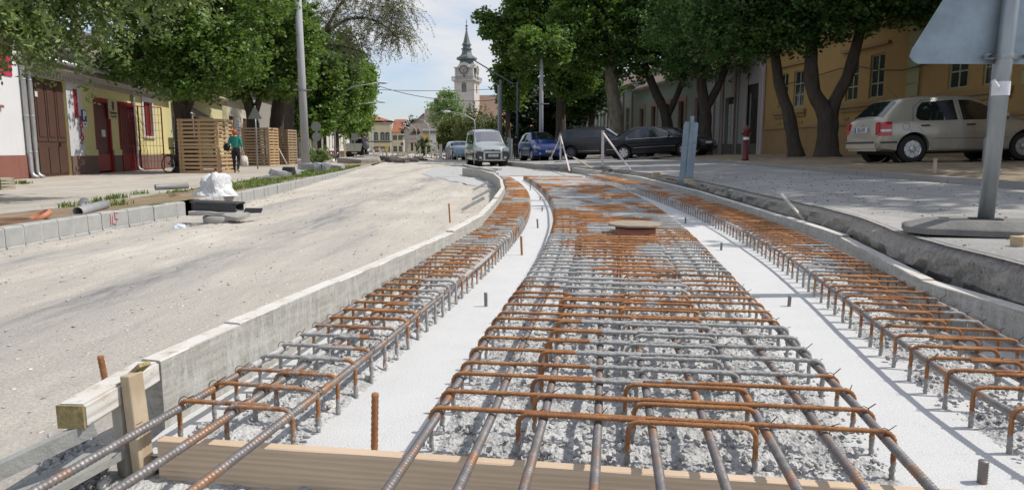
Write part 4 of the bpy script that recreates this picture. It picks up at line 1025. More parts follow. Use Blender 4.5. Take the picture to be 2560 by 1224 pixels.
# near black ivy clad conifers
for k, (u, Y, r_, h) in enumerate(((1300, 60, 1.7, 8.6), (1370, 62, 1.6, 7.5), (1420, 66, 1.8, 6.8))):
    x = at_px(u, Y); root = empty('conifer', (x, Y, G(x, Y)), 0, ['darkest tall evergreen right of the thin double pole', 'dark evergreen directly behind the blue car and the grey pole', 'dark evergreen left of the grey estate car'][k], 'conifer', 'dark evergreens behind the blue car')
    trunk_mesh(root, [([(0, 0, 0), (0, 0, h * .5), (0, 0, h)], .3, .05)], BARK)
    crown_mesh('crown', [(0, 0, h * .30, r_, r_, h * .32, 6000), (0, 0, h * .62, r_ * .8, r_ * .8, h * .32, 5000)], (.26, .8), IVY, root, 80 + k, clump=.5)
# mid ground: linden, yews, clipped bush
def simple(u, Y, zb, ells, leaf, mt, label, name, seed, h, r0=.15, cat=None, **k):
    x = at_px(u, Y); return tree((x, Y, zb), [([(0, 0, 0), (.05, 0, h * .5), (0, 0, h)], r0, r0 * .5)], ells, leaf, mt, label, seed, name=name, cat=cat or name, **k)
simple(1118, 112, 0, [(-.5, 0, 6.8, 2.5, 2.5, 2.8, 2700), (.9, 0, 7.4, 2.0, 2.0, 2.0, 1200), (0, 0, 4.2, 2.0, 2.0, 1.0, 500), (.4, 0, 9.2, 1.2, 1.2, .9, 500)], (.36, .7), LIME, 'light green airy linden in front of the church', 'tree', 61, 5, clump=.9, per=30)
def upright(u, Y, r_, h, label, seed):
    x = at_px(u, Y); root = empty('yew_tree', (x, Y, 0), 0, label, 'yew', 'olive green yews below the church')
    q = np.random.default_rng(seed); trunk_mesh(root, [([(0, 0, 0), (0, 0, h * .6)], .25, .1)], BARK); LP = []
    for i in range(150):
        a = q.uniform(0, 6.28); rr_ = r_ * math.sqrt(q.random()); top = h * math.sqrt(max(0, 1 - (rr_ / r_) ** 2 * .82)) * q.uniform(.72, 1.05)
        for j in range(46):
            t = q.random() ** .7; s = (1 - t) * .32 + .05
            LP.append((rr_ * math.cos(a) * (.65 + .4 * t) + q.normal() * s, rr_ * math.sin(a) * (.65 + .4 * t) + q.normal() * s, .5 + top * t))
    leaves('crown', np.array(LP), (.42, .35), YEWL, root, q, -1.6)
upright(1192, 88, 3.1, 6.1, 'broad olive green yew directly behind the van', 62)
upright(1135, 92, 2.1, 5.2, 'smaller olive yew left of the broad one', 63)
upright(1240, 84, 1.6, 4.4, 'low dark yew to the right behind the van', 64)
simple(1062, 95, 0, [(0, 0, 1.3, 1.35, 1.2, 1.1, 1500)], (.22, .7), DARKL, 'dark clipped round bush beside the street', 'bush', 65, 1, .08, clump=.3, per=30)
simple(1036, 196, 0, [(0, 0, 8.2, 1.8, 1.6, 2.2, 700), (-1.8, 0, 6.2, 1.5, 1.5, 2.4, 500)], (.6, .5), IVY, 'dark conifer behind the brown gable roofs', 'conifer', 66, 7, .2, clump=.9, per=25)
simple(797, 40.5, -.05, [(0, 0, .5, .7, .6, .55, 1400), (.45, -.2, .35, .45, .4, .35, 500)], (.11, .6), LIME, 'small leafy green bush at the foot of the concrete pole', 'bush', 67, .5, .03, clump=.2, per=30)
simple(893, 90, 0, [(0, 0, 3.0, 1.6, 1.6, 2.0, 1200)], (.3, .8), MAPLE_L, 'small green tree behind the white flatbed truck', 'tree', 68, 2, .1, clump=.5, per=30)
simple(1310, 50, .1, [(0, 0, .5, 1.0, .6, .5, 900)], (.16, .6), LIME, 'bright green low shrub between the pole and the blue car', 'bush', 69, .4, .03, clump=.25, per=30)
# ================================================================== BUILDINGS
class Facade:
    """a vertical street front: origin o, unit direction a (local +x); the building lies on local +y"""
    def __init__(s, o, a):
        s.o = Vector((o[0], o[1], 0)); s.a = Vector((a[0], a[1], 0)).normalized(); s.rz = math.atan2(s.a.y, s.a.x)
    def at(s, u, v=376):
        dx, dy, dz = ray(u, v); # o + s a = t d
        det = dx * (-s.a.y) - (-s.a.x) * dy
        t = (s.o.x * (-s.a.y) - (-s.a.x) * s.o.y) / det
        p = Vector((t * dx, t * dy, 0)) - s.o
        return p.dot(s.a), CZ + t * dz
    def root(s, name, s0, label, cat='house', z=0):
        r = empty(name, tuple(s.o + s.a * s0 + Vector((0, 0, z))), s.rz, label, cat); r['_s0'] = s0; del r['_s0']; return r
def wallgrid(b, x0, x1, z0, z1, ops, rev=.16, y=0.0, thick=.3):
    xs = sorted(set([x0, x1] + [v for o in ops for v in (o[0], o[1])])); zs = sorted(set([z0, z1] + [v for o in ops for v in (o[2], o[3])]))
    for i in range(len(xs) - 1):
        for j in range(len(zs) - 1):
            cx, cz = (xs[i] + xs[i + 1]) / 2, (zs[j] + zs[j + 1]) / 2
            if any(o[0] < cx < o[1] and o[2] < cz < o[3] for o in ops): continue
            b.add([(xs[i], y, zs[j]), (xs[i + 1], y, zs[j]), (xs[i + 1], y, zs[j + 1]), (xs[i], y, zs[j + 1])], [(0, 1, 2, 3)])
    for (a, c, d, e) in ops:
        b.add([(a, y, d), (c, y, d), (c, y, e), (a, y, e), (a, y + rev, d), (c, y + rev, d), (c, y + rev, e), (a, y + rev, e)], [(0, 4, 5, 1), (1, 5, 6, 2), (2, 6, 7, 3), (3, 7, 4, 0)])
GLASS = M('window_glass', (.03, .035, .04), .06, spec=.8, scale=.6, var=.5)
WHT = M('white_frame_paint', (.62, .61, .57), .6)
def window(root, x0, x1, z0, z1, fm=WHT, nx=2, nz_=2, y=.10, sill=True, trim=None, transom=None, fw=.055, gm=None):
    fr_ = B(); fr_.box(x0, x0 + fw, y, y + .05, z0, z1); fr_.box(x1 - fw, x1, y, y + .05, z0, z1)
    fr_.box(x0 + fw, x1 - fw, y, y + .05, z0, z0 + fw); fr_.box(x0 + fw, x1 - fw, y, y + .05, z1 - fw, z1)
    for i in range(1, nx): x = x0 + (x1 - x0) * i / nx; fr_.box(x - fw * .5, x + fw * .5, y + .002, y + .046, z0 + fw, z1 - fw)
    for i in range(1, nz_):
        z = z0 + (z1 - z0) * (transom if (transom and i == nz_ - 1) else i / nz_); fr_.box(x0 + fw, x1 - fw, y + .004, y + .043, z - fw * .45, z + fw * .45)
    w = fr_.out('window', fm, root)
    g = B(); g.add([(x0 + .02, y + .03, z0 + .02), (x1 - .02, y + .03, z0 + .02), (x1 - .02, y + .03, z1 - .02), (x0 + .02, y + .03, z1 - .02)], [(0, 1, 2, 3)]); g.out('pane', gm or GLASS, w, fix=False)
    if sill: s_ = B(); s_.box(x0 - .09, x1 + .09, -.09, .0, z0 - .09, z0 - .01); s_.out('sill', trim or fm, w)
    return w
def body(root, x0, x1, z0, z1, depth, mat, ops=(), ridge=0, roofm=None, over=.35, name='wall', ztop=None):
    b = B(); wallgrid(b, x0, x1, z0, z1, ops)
    b.add([(x0, 0, z0), (x0, depth, z0), (x0, depth, z1), (x0, 0, z1)], [(0, 1, 2, 3)]); b.add([(x1, 0, z0), (x1, depth, z0), (x1, depth, z1), (x1, 0, z1)], [(3, 2, 1, 0)])
    b.add([(x0, depth, z0), (x1, depth, z0), (x1, depth, z1), (x0, depth, z1)], [(0, 1, 2, 3)])
    if ridge:
        b.add([(x0, 0, z1), (x0, depth, z1), (x0, depth / 2, z1 + ridge)], [(0, 1, 2)]); b.add([(x1, 0, z1), (x1, depth, z1), (x1, depth / 2, z1 + ridge)], [(0, 1, 2)])
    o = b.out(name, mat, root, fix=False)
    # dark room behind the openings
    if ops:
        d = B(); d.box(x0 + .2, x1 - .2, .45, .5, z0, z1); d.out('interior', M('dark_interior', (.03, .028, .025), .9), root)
    if ridge:
        r = B(); sl = ridge / (depth / 2); e = over
        r.add([(x0 - .05, -e, z1 - sl * e), (x1 + .05, -e, z1 - sl * e), (x1 + .05, depth / 2, z1 + ridge), (x0 - .05, depth / 2, z1 + ridge), (x1 + .05, depth + e, z1 - sl * e), (x0 - .05, depth + e, z1 - sl * e),
               (x0 - .05, -e, z1 - sl * e + .12), (x1 + .05, -e, z1 - sl * e + .12), (x1 + .05, depth / 2, z1 + ridge + .12), (x0 - .05, depth / 2, z1 + ridge + .12), (x1 + .05, depth + e, z1 - sl * e + .12), (x0 - .05, depth + e, z1 - sl * e + .12)],
              [(0, 1, 2, 3), (3, 2, 4, 5), (6, 9, 8, 7), (9, 11, 10, 8), (0, 6, 7, 1), (5, 4, 10, 11), (0, 3, 9, 6), (3, 5, 11, 9), (1, 7, 8, 2), (2, 8, 10, 4)])
        ro = r.out('roof', roofm, root); return o, ro
    return o, None
def tiles(name, c1, c2, s=3.2):
    m, n, b = nmat(name)
    v = coords(n)
    w = node(n, 'ShaderNodeTexWave', {'Vector': v, 'Scale': s, 'Distortion': .25, 'Detail': 1.0}, wave_type='BANDS', bands_direction='Y').outputs[0]
    w2 = node(n, 'ShaderNodeTexWave', {'Vector': v, 'Scale': s * 1.3, 'Distortion': .3, 'Detail': 1.0}, wave_type='BANDS', bands_direction='X').outputs[0]
    c = mix(n, nse(n, v, 1.4, 6), c1, c2); c = mix(n, ramp(n, nse(n, v, 9, 4), [(.4, 0.0), (.7, .6)]), c, tuple(x * .5 for x in c1))
    c = mix(n, ramp(n, w, [(0.0, .65), (.3, 0.0)]), c, tuple(x * .35 for x in c1))
    n.links.new(c, b.inputs['Base Color']); b.inputs['Roughness'].default_value = .85
    bump(n, b, node(n, 'ShaderNodeMath', {0: w, 1: w2}, operation='ADD').outputs[0], .8, .05); return m
def plaster(name, c, dirt=.35, scale=.8):
    if name in MATS: return MATS[name]
    m, n, b = nmat(name); v = coords(n)
    a = mix(n, ramp(n, nse(n, v, scale, 7, .65), [(.4, 0.0), (.7, dirt)]), c, tuple(x * .62 for x in c))
    a = mix(n, ramp(n, nse(n, coords(n, (3, 3, .4)), 2.2, 6, .7), [(.52, 0.0), (.7, dirt * .8)]), a, tuple(x * .55 for x in c))
    a = mix(n, ramp(n, nse(n, v, 7, 5, .7), [(.62, 0.0), (.68, dirt * .6)]), a, tuple(min(1, x * 1.25 + .03) for x in c))
    n.links.new(a, b.inputs['Base Color']); b.inputs['Roughness'].default_value = .9
    bump(n, b, nse(n, v, 30, 5), .25, .01); return m
T_OLD = tiles('old_grey_brown_tiles', (.22, .18, .15), (.33, .28, .23)); T_RED = tiles('red_orange_tiles', (.50, .16, .08), (.60, .24, .13)); T_BR = tiles('brown_tiles', (.28, .20, .15), (.40, .30, .23), 2.5)
def cornice(root, x0, x1, z, mat, h=.35, d=.28, name='cornice', dent=False):
    b = B(); b.prism([(0, z), (-d * .35, z), (-d * .45, z + h * .35), (-d, z + h * .6), (-d, z + h), (0, z + h)], x0, x1, 'yz')
    if dent:
        x = x0 + .1
        while x < x1 - .1: b.box(x, x + .1, -.12, -.0, z - .16, z - .002); x += .2
    return b.out(name, mat, root)
def spout(root, x, z0, z1, mat, r_=.05):
    b = B(); b.tube([(x, -.26, z1), (x, -.24, z1 - .1), (x, -.09, z1 - .35), (x, -.09, z0 + .22), (x, -.14, z0 + .08), (x, -.28, z0 + .02)], r_, 10)
    z = z0 + .8
    while z < z1 - .4: b.lathe([(r_ * 1.18, z), (r_ * 1.18, z + .03)], 10, (x, -.09, 0)); z += 1.1
    return b.out('downpipe', mat, root, True)
ZINC = M('zinc_sheet', (.42, .43, .43), .45, .5, scale=4)
# ---------------- left street front
FLf = Facade((LX(21.8), 21.8), (-.126, 1))
def sL(u, v=376): return FLf.at(u, v)
ZG = -.13
# white house at the left edge
s_e = sL(72)[0]
r = FLf.root('white_house', s_e - 9, 'white plastered house with red brown plinth at the left edge of the frame'); X = lambda u, v=376: sL(u, v)[0] - (s_e - 9)
WP = plaster('white_plaster', (.66, .66, .67), .18); PLN = plaster('red_brown_plinth', (.24, .10, .075), .3); PLB = plaster('brown_plinth', (.17, .105, .085), .3)
zp = sL(60, 388)[1]
ops = [(X(-160), X(8), sL(0, 268)[1] + .07, 3.2)]
body(r, 0, 9, ZG, 4.6, 8, WP, ops, 2.6, T_OLD); b = B(); b.box(0, 8.99, -.035, -.002, ZG - .2, zp); b.out('plinth', PLN, r)
window(r, ops[0][0], ops[0][1], ops[0][2], ops[0][3], M('brown_window_frame', (.28, .13, .08), .6), 2, 2)
bn = sL(15, 90); b = B(); b.box(X(14), X(46), -.03, -.004, sL(30, 192)[1], sL(30, 60)[1]); b.out('banner', M('crimson_banner', (.50, .03, .10), .6, scale=3), r)
spout(r, 8.86, ZG, 4.3, ZINC, .07)
# yellow and white house with the brown gate, two red doors
s0, s1 = s_e, sL(428)[0]; Ln = s1 - s0
r = FLf.root('yellow_shop_house', s0, 'low yellow and white house with a brown gate and two red doors'); X = lambda u, v=376: sL(u, v)[0] - s0
YP = plaster('pale_yellow_plaster', (.62, .56, .27), .22); GREYP = plaster('grey_white_plaster', (.55, .55, .57), .2)
ztop = sL(340, 222)[1] + .25; zpl = sL(300, 388)[1]; zpl2 = zpl + .22
gx0, gx1 = X(76), X(176); gz = sL(76, 196)[1]
d1 = (X(241), X(283), ZG, sL(241, 243)[1]); d2 = (X(301), X(345), ZG, sL(301, 254)[1]); w1 = (X(364), X(385), sL(375, 341)[1], sL(365, 255)[1])
gz2 = max(gz, 3.05)
body(r, 0, Ln, ZG, ztop, 8, YP, [(gx0, gx1, ZG, gz2), d1, d2, w1], 2.3, T_OLD, .45)
xs_w = X(213)
b = B(); wallgrid(b, .0, xs_w, zpl, ztop - .02, [(gx0, gx1, ZG, gz2)], 0, -.012); b.out('white_wall_field', GREYP, r, fix=False)
for a_, c_ in ((0, gx0), (gx1, d1[0]), (d1[1], d2[0]), (d2[1], Ln)): b = B(); b.box(a_, c_, -.05, -.014, ZG - .2, zpl); b.out('plinth', PLB, r)
for a_, c_ in ((xs_w + .02, d1[0] - .0), (d1[1], d2[0]), (d2[1], Ln)): b = B(); b.box(a_, c_, -.07, -.014, zpl + .002, zpl2); b.out('plinth_band', YP, r)
GATE = M('brown_gate_paint', (.085, .042, .03), .6, scale=3, bmp=.2)
b = B(); b.box(gx0, gx1, .10, .13, ZG, gz2)
n_ = 4; wd = (gx1 - gx0) / n_
for i in range(n_):
    b.box(gx0 + wd * i + .03, gx0 + wd * (i + 1) - .03, .075, .098, ZG + .1, ZG + .95); b.box(gx0 + wd * i + .03, gx0 + wd * (i + 1) - .03, .075, .098, ZG + 1.15, gz2 - .1)
    b.box(gx0 + wd * i + .12, gx0 + wd * (i + 1) - .12, .055, .073, ZG + 1.3, gz2 - .25)
g = b.out('gate', GATE, r); b = B(); b.box(gx0 + wd * 3 + .02, gx0 + wd * 3 + .07, .0, .06, ZG + .98, ZG + 1.12); b.out('handle', BLK, g)
b = B(); q = X(104); b.box(q, q + .16, .05, .054, sL(104, 243)[1], sL(104, 230)[1]); b.out('notice', WHT, g)
REDP = M('red_door_paint', (.26, .018, .018), .45, scale=5); DRD = M('dark_red_wood', (.12, .03, .028), .5, scale=5)
for (a_, c_, z0_, z1_), kk in ((d1, 0), (d2, 1)):
    b = B(); w_ = .09; b.box(a_, a_ + w_, .0, .12, z0_, z1_); b.box(c_ - w_, c_, .0, .12, z0_, z1_); b.box(a_ + w_, c_ - w_, 0, .12, z1_ - .16, z1_)
    dr = b.out('door', REDP, r)
    b = B(); b.box(a_ + w_, c_ - w_, .10, .13, z0_ + .05, z1_ - .16); b.box(a_ + w_ + .1, c_ - w_ - .1, .08, .098, z0_ + 1.25, z1_ - .35); b.box(a_ + w_ + .1, c_ - w_ - .1, .085, .098, z0_ + .8, z0_ + 1.15); b.out('leaf_panel', DRD, dr)
    b = B(); b.box(a_ + w_ + .02, c_ - w_ - .02, .055, .079, z0_ + .08, z0_ + .72); b.out('kick_panel', REDP, dr)
b = B(); q = (d1[0] + d1[1]) / 2; b.box(q - .02, q + .3, .06, .066, 1.25, 1.52); b.out('paper_notice', WHT, r)
# open wrought grille standing out from door 2
GRL = M('red_grille_steel', (.20, .015, .015), .5)
b = B(); x0_, x1_ = d2[0] + .15, d2[1] + .1; zt = d2[3] - .1
def grille(b, p0, p1, z0, z1, nv, nh):
    p0, p1 = Vector((p0[0], p0[1], 0)), Vector((p1[0], p1[1], 0))
    for i in range(nv + 1):
        p = p0.lerp(p1, i / nv); e = i in (0, nv); b.beam(p + Vector((0, 0, z0)), p + Vector((0, 0, z1)), .045 if e else .012, .045 if e else .012, (1, 0, 0))
    for j in range(nh + 1):
        z = z0 + (z1 - z0) * j / nh; e = j in (0, nh); b.beam(p0 + Vector((0, 0, z)), p1 + Vector((0, 0, z)), .02, .045 if e else .014)
grille(b, (x0_ - .1, -.06), (x1_ - .1, -.10), ZG + .06, zt, 8, 8); grille(b, (x1_ - .1, -.10), (x1_ + .75, -.75), ZG + .06, zt, 7, 8)
b.out('door_grille', GRL, r)
window(r, *w1, M('red_window_frame', (.26, .03, .03), .5), 2, 1, .06, True, WHT, gm=M('red_shutter_glass', (.13, .03, .035), .3))
b = B(); b.box(w1[0] - .16, w1[0] - .003, -.05, -.002, w1[2] - .1, w1[3] + .2); b.box(w1[1] + .003, w1[1] + .16, -.05, -.002, w1[2] - .1, w1[3] + .2); b.box(w1[0] - .003, w1[1] + .003, -.05, -.002, w1[3] + .003, w1[3] + .2); b.out('window_surround', GREYP, r)
STONE = plaster('grey_stucco_ornament', (.42, .41, .38), .3)
cornice(r, 0, Ln, ztop - .38, STONE, .36, .4, dent=True)
b = B(); b.tube([(0, -.52, ztop - .02), (Ln, -.52, ztop - .02)], .07, 8); b.out('gutter', ZINC, r, True)
spout(r, X(337), ZG, ztop - .05, ZINC, .06); spout(r, .2, ZG, ztop - .05, ZINC, .065)
b = B(); b.tube([(.38, -.05, ZG + .9), (.38, -.05, ztop - .6)], .03, 8); b.out('thin_pipe', ZINC, r, True)
FCh = Facade(FLf.o + Vector((-.99, -.125, 0)) * 1.9, (-.126, 1)); cu_, cz_ = FCh.at(316, 118); cu_ -= s0
b = B(); b.box(cu_, cu_ + .5, 1.6, 2.1, ztop, cz_); b.box(cu_ - .05, cu_ + .55, 1.55, 2.15, cz_ - .25, cz_ - .12); b.out('chimney', M('red_brick', (.46, .15, .07), .9, scale=14, bmp=.6), r)
# signs on the yellow house
RL = M('dark_red_letters', (.30, .02, .03), .5); BL_ = M('blue_sign', (.02, .06, .22), .4); WS = M('white_sign', (.75, .75, .75), .4); KH = M('khaki_plaque', (.50, .46, .28), .6)
b = B(); b.box(X(193), X(201), -.04, -.014, sL(196, 295)[1], sL(196, 225)[1]); b.out('sign_stripe', RL, r)
for ch, vv in (('K', 298), ('O', 314), ('L', 329), ('O', 345)):
    text_mesh('sign_letter', ch, .29, RL, r, (X(200.5 + (vv - 298) * .06, vv), -.03, sL(203, vv)[1]), (rad(90), 0, 0), .008, .008, 1.1)
b = B(); q = X(204.5)
for i in range(3): b.box(q - .13, q + .13, -.02, -.014, sL(204, 354 + i * 3)[1], sL(204, 353 + i * 3)[1])
b.out('small_print', BLK, r)
q0, q1 = X(209), X(219.5); zz = sL(212, 276)[1]; z2_ = sL(212, 304)[1]; z3_ = sL(212, 317)[1]
b = B(); b.box(q0, q1, -.05, -.016, z2_, zz); sg = b.out('parking_sign', BL_, r)
text_mesh('letter', 'P', .42, WS, sg, ((q0 + q1) / 2, -.055, (zz + z2_) / 2), (rad(90), 0, 0), .012, .003, 1.0)
b = B(); b.box(q0 + .02, q1, -.045, -.016, z3_, z2_ - .02); sp2 = b.out('sign_supplement', WS, r)
b = B(); b.box(q0 + .08, q1 - .06, -.05, -.046, z2_ - .10, z2_ - .07); b.box(q0 + .12, q1 - .1, -.05, -.046, z3_ + .06, z3_ + .1); b.out('arrow', BL_, sp2)
q0, q1 = X(277), X(299); b = B(); b.box(q0, q1, -.03, -.014, sL(288, 299)[1], sL(288, 250)[1]); pq = b.out('plaque', KH, r)
zc = sL(288, 266)[1]; b = B(); qc = (q0 + q1) / 2
for i in range(8):
    a = math.pi * i / 4; b.tube([(qc, -.035, zc), (qc + .16 * math.cos(a), -.035, zc + .22 * math.sin(a))], [.035, .008], 5)
b.out('emblem', M('plum_print', (.14, .05, .08), .7), pq)
text_mesh('lettering', 'Namaste', .19, BLK, pq, (qc, -.035, sL(288, 283)[1]), (rad(90), 0, 0), .0, .003, 1.0)
text_mesh('lettering', 'Yoga Stúdió', .11, BLK, pq, (qc, -.035, sL(288, 292)[1]), (rad(90), 0, 0), .0, .003, 1.0)
# next fronts
def front(sa, sb, name, label, wallm, plm, ops, ztop, ridge, roofm, fm=WHT, plz=.7, corn=None, nx=2, nz_=2, doors=(), fac=FLf, z0=ZG, depth=8, sill=True):
    r = fac.root(name, sa, label); Ln = sb - sa
    body(r, 0, Ln, z0, ztop, depth, wallm, list(ops) + [d[:4] for d in doors], ridge, roofm, .4)
    edges = sorted([(d[0], d[1]) for d in doors]); x = 0
    for a_, c_ in edges: b = B(); b.box(x, a_, -.04, -.002, z0 - .2, plz); b.out('plinth', plm, r); x = c_
    b = B(); b.box(x, Ln, -.04, -.002, z0 - .2, plz); b.out('plinth', plm, r)
    for o in ops: window(r, *o, fm, nx, nz_, .10, sill, wallm)
    for d in doors:
        b = B(); b.box(d[0], d[1], .10, .15, d[2], d[3]); b.box(d[0] + .1, (d[0] + d[1]) / 2 - .04, .07, .098, d[2] + .2, d[3] - .3); b.box((d[0] + d[1]) / 2 + .04, d[1] - .1, .07, .098, d[2] + .2, d[3] - .3); b.out('door', d[4] if len(d) > 4 else GATE, r)
    cornice(r, 0, Ln, ztop - .34, corn or wallm, .32, .32)
    return r
def reg(n, L_, z0, z1, w, m=.8):
    st = (L_ - 2 * m) / n; return [(m + st * (i + .5) - w / 2, m + st * (i + .5) + w / 2, z0, z1) for i in range(n)]
sa = s1; sb = sL(560)[0]; L_ = sb - sa
r = front(sa, sb, 'cream_house', 'cream yellow house with an awning and glass door behind the first pallet box', plaster('cream_yellow', (.60, .55, .32), .25), PLB, [(3.4, 4.6, .9, 2.6), (6.2, 7.4, .9, 2.6), (9.2, 10.4, .9, 2.6)], 3.9, 2.4, T_OLD, plz=.4, doors=[(.5, 1.6, ZG, 2.4, M('grey_door', (.24, .24, .23), .5))])
b = B(); b.prism([(0, 3.1), (-1.0, 2.5), (-1.0, 2.45), (0, 3.0)], .3, 3.0, 'yz'); b.out('awning', T_BR, r)
b = B(); b.box(-.35, .35, -.95, -.9, .0 - .1, 2.5); o = b.out('glass_door', GLASS, r); b = B(); grille(b, (-.37, -.97), (.37, -.97), -.1, 2.55, 2, 4); b.out('door_frame', WHT, r)
for k, q in enumerate((1.9, 2.9)): b = B(); b.box(q, q + .6, -.06, -.004, .9, 2.1); b.out('notice_board', M('notice_board', (.45, .47, .45), .4, scale=20), r)
sa = sb + .02; sb = sL(640)[0]; L_ = sb - sa
r = front(sa, sb, 'pale_shop_house', 'pale shop front with red framed windows and banners behind the walking woman', plaster('pale_beige', (.58, .53, .43), .25), PLB, [], 4.2, 2.2, T_OLD, doors=[(1.5, 2.7, ZG, 2.9, DRD), (5.0, 6.0, ZG, 2.9, DRD), (8.2, 9.2, ZG, 2.9, DRD)], plz=.1)
for q, t_ in ((3.1, .9), (6.4, 1.3)):
    b = B(); b.box(q, q + t_, -.05, -.004, .6, 2.9); bb = b.out('white_banner', WS, r)
    b = B()
    for i in range(9): b.box(q + .12, q + t_ - .15 - .2 * (i % 3 == 1), -.055, -.051, 2.6 - i * .2, 2.66 - i * .2)
    b.out('print_lines', M('grey_print', (.25, .26, .32), .7), bb)
sa = sb + .02; sb = sL(745)[0]
r = front(sa, sb, 'grey_gabled_house', 'grey weathered brick and slate wall behind the third pallet box', M('weathered_masonry', (.38, .36, .33), .95, scale=6, bmp=1.0, bscale=9, col2=(.24, .21, .18), vscale=(.4, .4, 3), dist=.05), PLB, [], 5.2, 3.2, T_OLD, plz=.5)
sa = sb + .02; sb = sL(800)[0]
r = front(sa, sb, 'cream_corner_house', 'cream house with white pilasters just right of the concrete pole', plaster('cream_plaster2', (.60, .52, .38), .25), plaster('pale_plinth', (.5, .49, .46)), reg(4, sb - sa, 1.2, 3.0, 1.1), 4.6, 2.4, T_OLD, plz=.7)
for i in range(5): b = B(); q = .3 + i * (sb - sa - .6) / 4; b.box(q - .14, q + .14, -.08, -.042, -.1, 4.2); b.out('pilaster', WHT, r)
sa = sb + .02; sb = sL(868)[0]
r = front(sa, sb, 'pale_row_house', 'long pale house low behind the left trees', plaster('pale_white2', (.58, .55, .50), .25), PLB, reg(9, sb - sa, 1.2, 2.9, 1.0), 4.2, 2.4, T_BR, plz=.6)
# ---------------- right street front
FRf = Facade((RXF(24), 24), (.126, -1))
def sR(u, v=376): return FRf.at(u, v)
ZR = .50
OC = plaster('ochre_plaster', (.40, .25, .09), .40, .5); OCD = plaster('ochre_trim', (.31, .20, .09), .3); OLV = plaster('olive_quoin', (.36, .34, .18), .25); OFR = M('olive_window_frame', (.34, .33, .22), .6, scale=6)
sa = sR(1905)[0]; X = lambda u, v=376: sR(u, v)[0] - sa
Lr = 34
r = FRf.root('ochre_building', sa, 'two storey ochre building with olive window frames on the right', 'building')
ws = []
for (ua, ub, vt_, vb) in ((1940, 1962, 195, 272), (1976, 2002, 190, 268), (2105, 2134, 150, 250), (2162, 2197, 133, 244), (2355, 2403, 118, 218), (2440, 2500, 95, 206)):
    ws.append((X(ua), X(ub), sR(ub, vb)[1], sR(ub, vt_)[1]))
z0w = sum(w[2] for w in ws) / len(ws); z1w = sum(w[3] for w in ws[2:4]) / 2
ws = [(a_, c_, z0w, z1w) for a_, c_, d_, e_ in ws]
ws += [(ws[-1][1] + k, ws[-1][1] + k + 1.15, z0w, z1w) for k in (1.6, 4.4, 6.4)]
ws2 = [(a_, c_, z1w + 1.9, z1w + 4.0) for a_, c_, _, _ in ws]
zt = z1w + 5.3
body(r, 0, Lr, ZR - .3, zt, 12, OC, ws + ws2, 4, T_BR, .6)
for w in ws + ws2: window(r, *w, OFR, 2, 3, .07, False, transom=.64)
for i in range(0, len(ws), 2):
    b = B(); grp = ws[i:i + 2]; a_, c_ = grp[0][0] - .3, grp[-1][1] + .3
    b.box(a_, c_, -.16, -.002, z0w - .3, z0w - .12); b.box(a_ + .05, c_ - .05, -.08, -.002, z0w - .46, z0w - .30)
    for q in (a_ + .3, c_ - .6): b.box(q, q + .35, -.04, -.002, z0w - .78, z0w - .68)
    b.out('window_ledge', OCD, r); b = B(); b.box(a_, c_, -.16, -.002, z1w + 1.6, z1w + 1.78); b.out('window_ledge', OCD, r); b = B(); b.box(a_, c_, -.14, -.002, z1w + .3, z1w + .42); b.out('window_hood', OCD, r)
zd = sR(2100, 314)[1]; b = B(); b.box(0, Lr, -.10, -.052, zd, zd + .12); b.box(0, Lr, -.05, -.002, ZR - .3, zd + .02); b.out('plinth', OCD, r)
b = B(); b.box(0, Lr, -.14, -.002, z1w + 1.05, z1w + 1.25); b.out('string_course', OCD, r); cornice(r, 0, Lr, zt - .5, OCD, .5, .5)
for uq in (2270, 2560):
    b = B(); q = X(uq) - .25; z = zd + .9; b.box(q + .04, q + .58, -.05, -.002, z, zt - .6)
    while z < zt - 1: b.box(q, q + .62, -.09, -.051, z, z + .40); z += .47
    b.out('quoin', OLV, r)
for (u_, lb) in ((1845, 'grey'),): pass
GW = plaster('grey_white_wall', (.36, .36, .35), .3); DD = M('dark_door_wood', (.05, .045, .04), .6)
def backfront(ua, ub, name, label, wm, pm, ops, ztop, ridge, rm, doors=(), fm=WHT, plz=1.0, nx=2, nz_=2):
    sa = sR(ua)[0]; sb = sR(ub)[0]
    return front(sa, sb - .02, name, label, wm, pm, ops, ztop, ridge, rm, fm, plz, None, nx, nz_, doors, FRf, ZR - .3, 10)
L2 = sR(1905)[0] - sR(1775)[0]
r = backfront(1775, 1905, 'grey_gate_house', 'grey fronted house with tall dark doors beside the ochre building', GW, plaster('dark_plinth', (.12, .11, .10)), [], 5.6, 3, T_BR, [(L2 - 2.2, L2 - .7, .4, 4.3, DD), (L2 - 4.6, L2 - 3.7, .4, 3.7, WHT), (2.0, 3.2, .4, 3.8, DD), (5.2, 6.4, .4, 3.8, DD)], plz=1.1)
for q in (.4, 1.6, 3.6, 4.8, 6.8, L2 - 5.2, L2 - 3.2, L2 - .3): b = B(); b.box(q - .16, q + .16, -.12, -.042, .3, 5.2); b.out('pilaster', plaster('pale_pink_plaster', (.42, .36, .33), .3), r)
spout(r, L2 - .1, .45, 5.3, ZINC)
GNP = plaster('grey_green_plaster', (.33, .40, .36), .25); PKP = plaster('pink_trim', (.48, .27, .22), .25)
L3 = sR(1775)[0] - sR(1585)[0]
o3 = reg(5, L3, 1.7, 4.1, 1.0, .6)
r = backfront(1585, 1775, 'green_pink_house', 'grey green house with pink plinth and window surrounds on the right', GNP, PKP, o3, 5.8, 3, T_BR, plz=1.25, fm=M('dark_frame', (.12, .09, .08), .5))
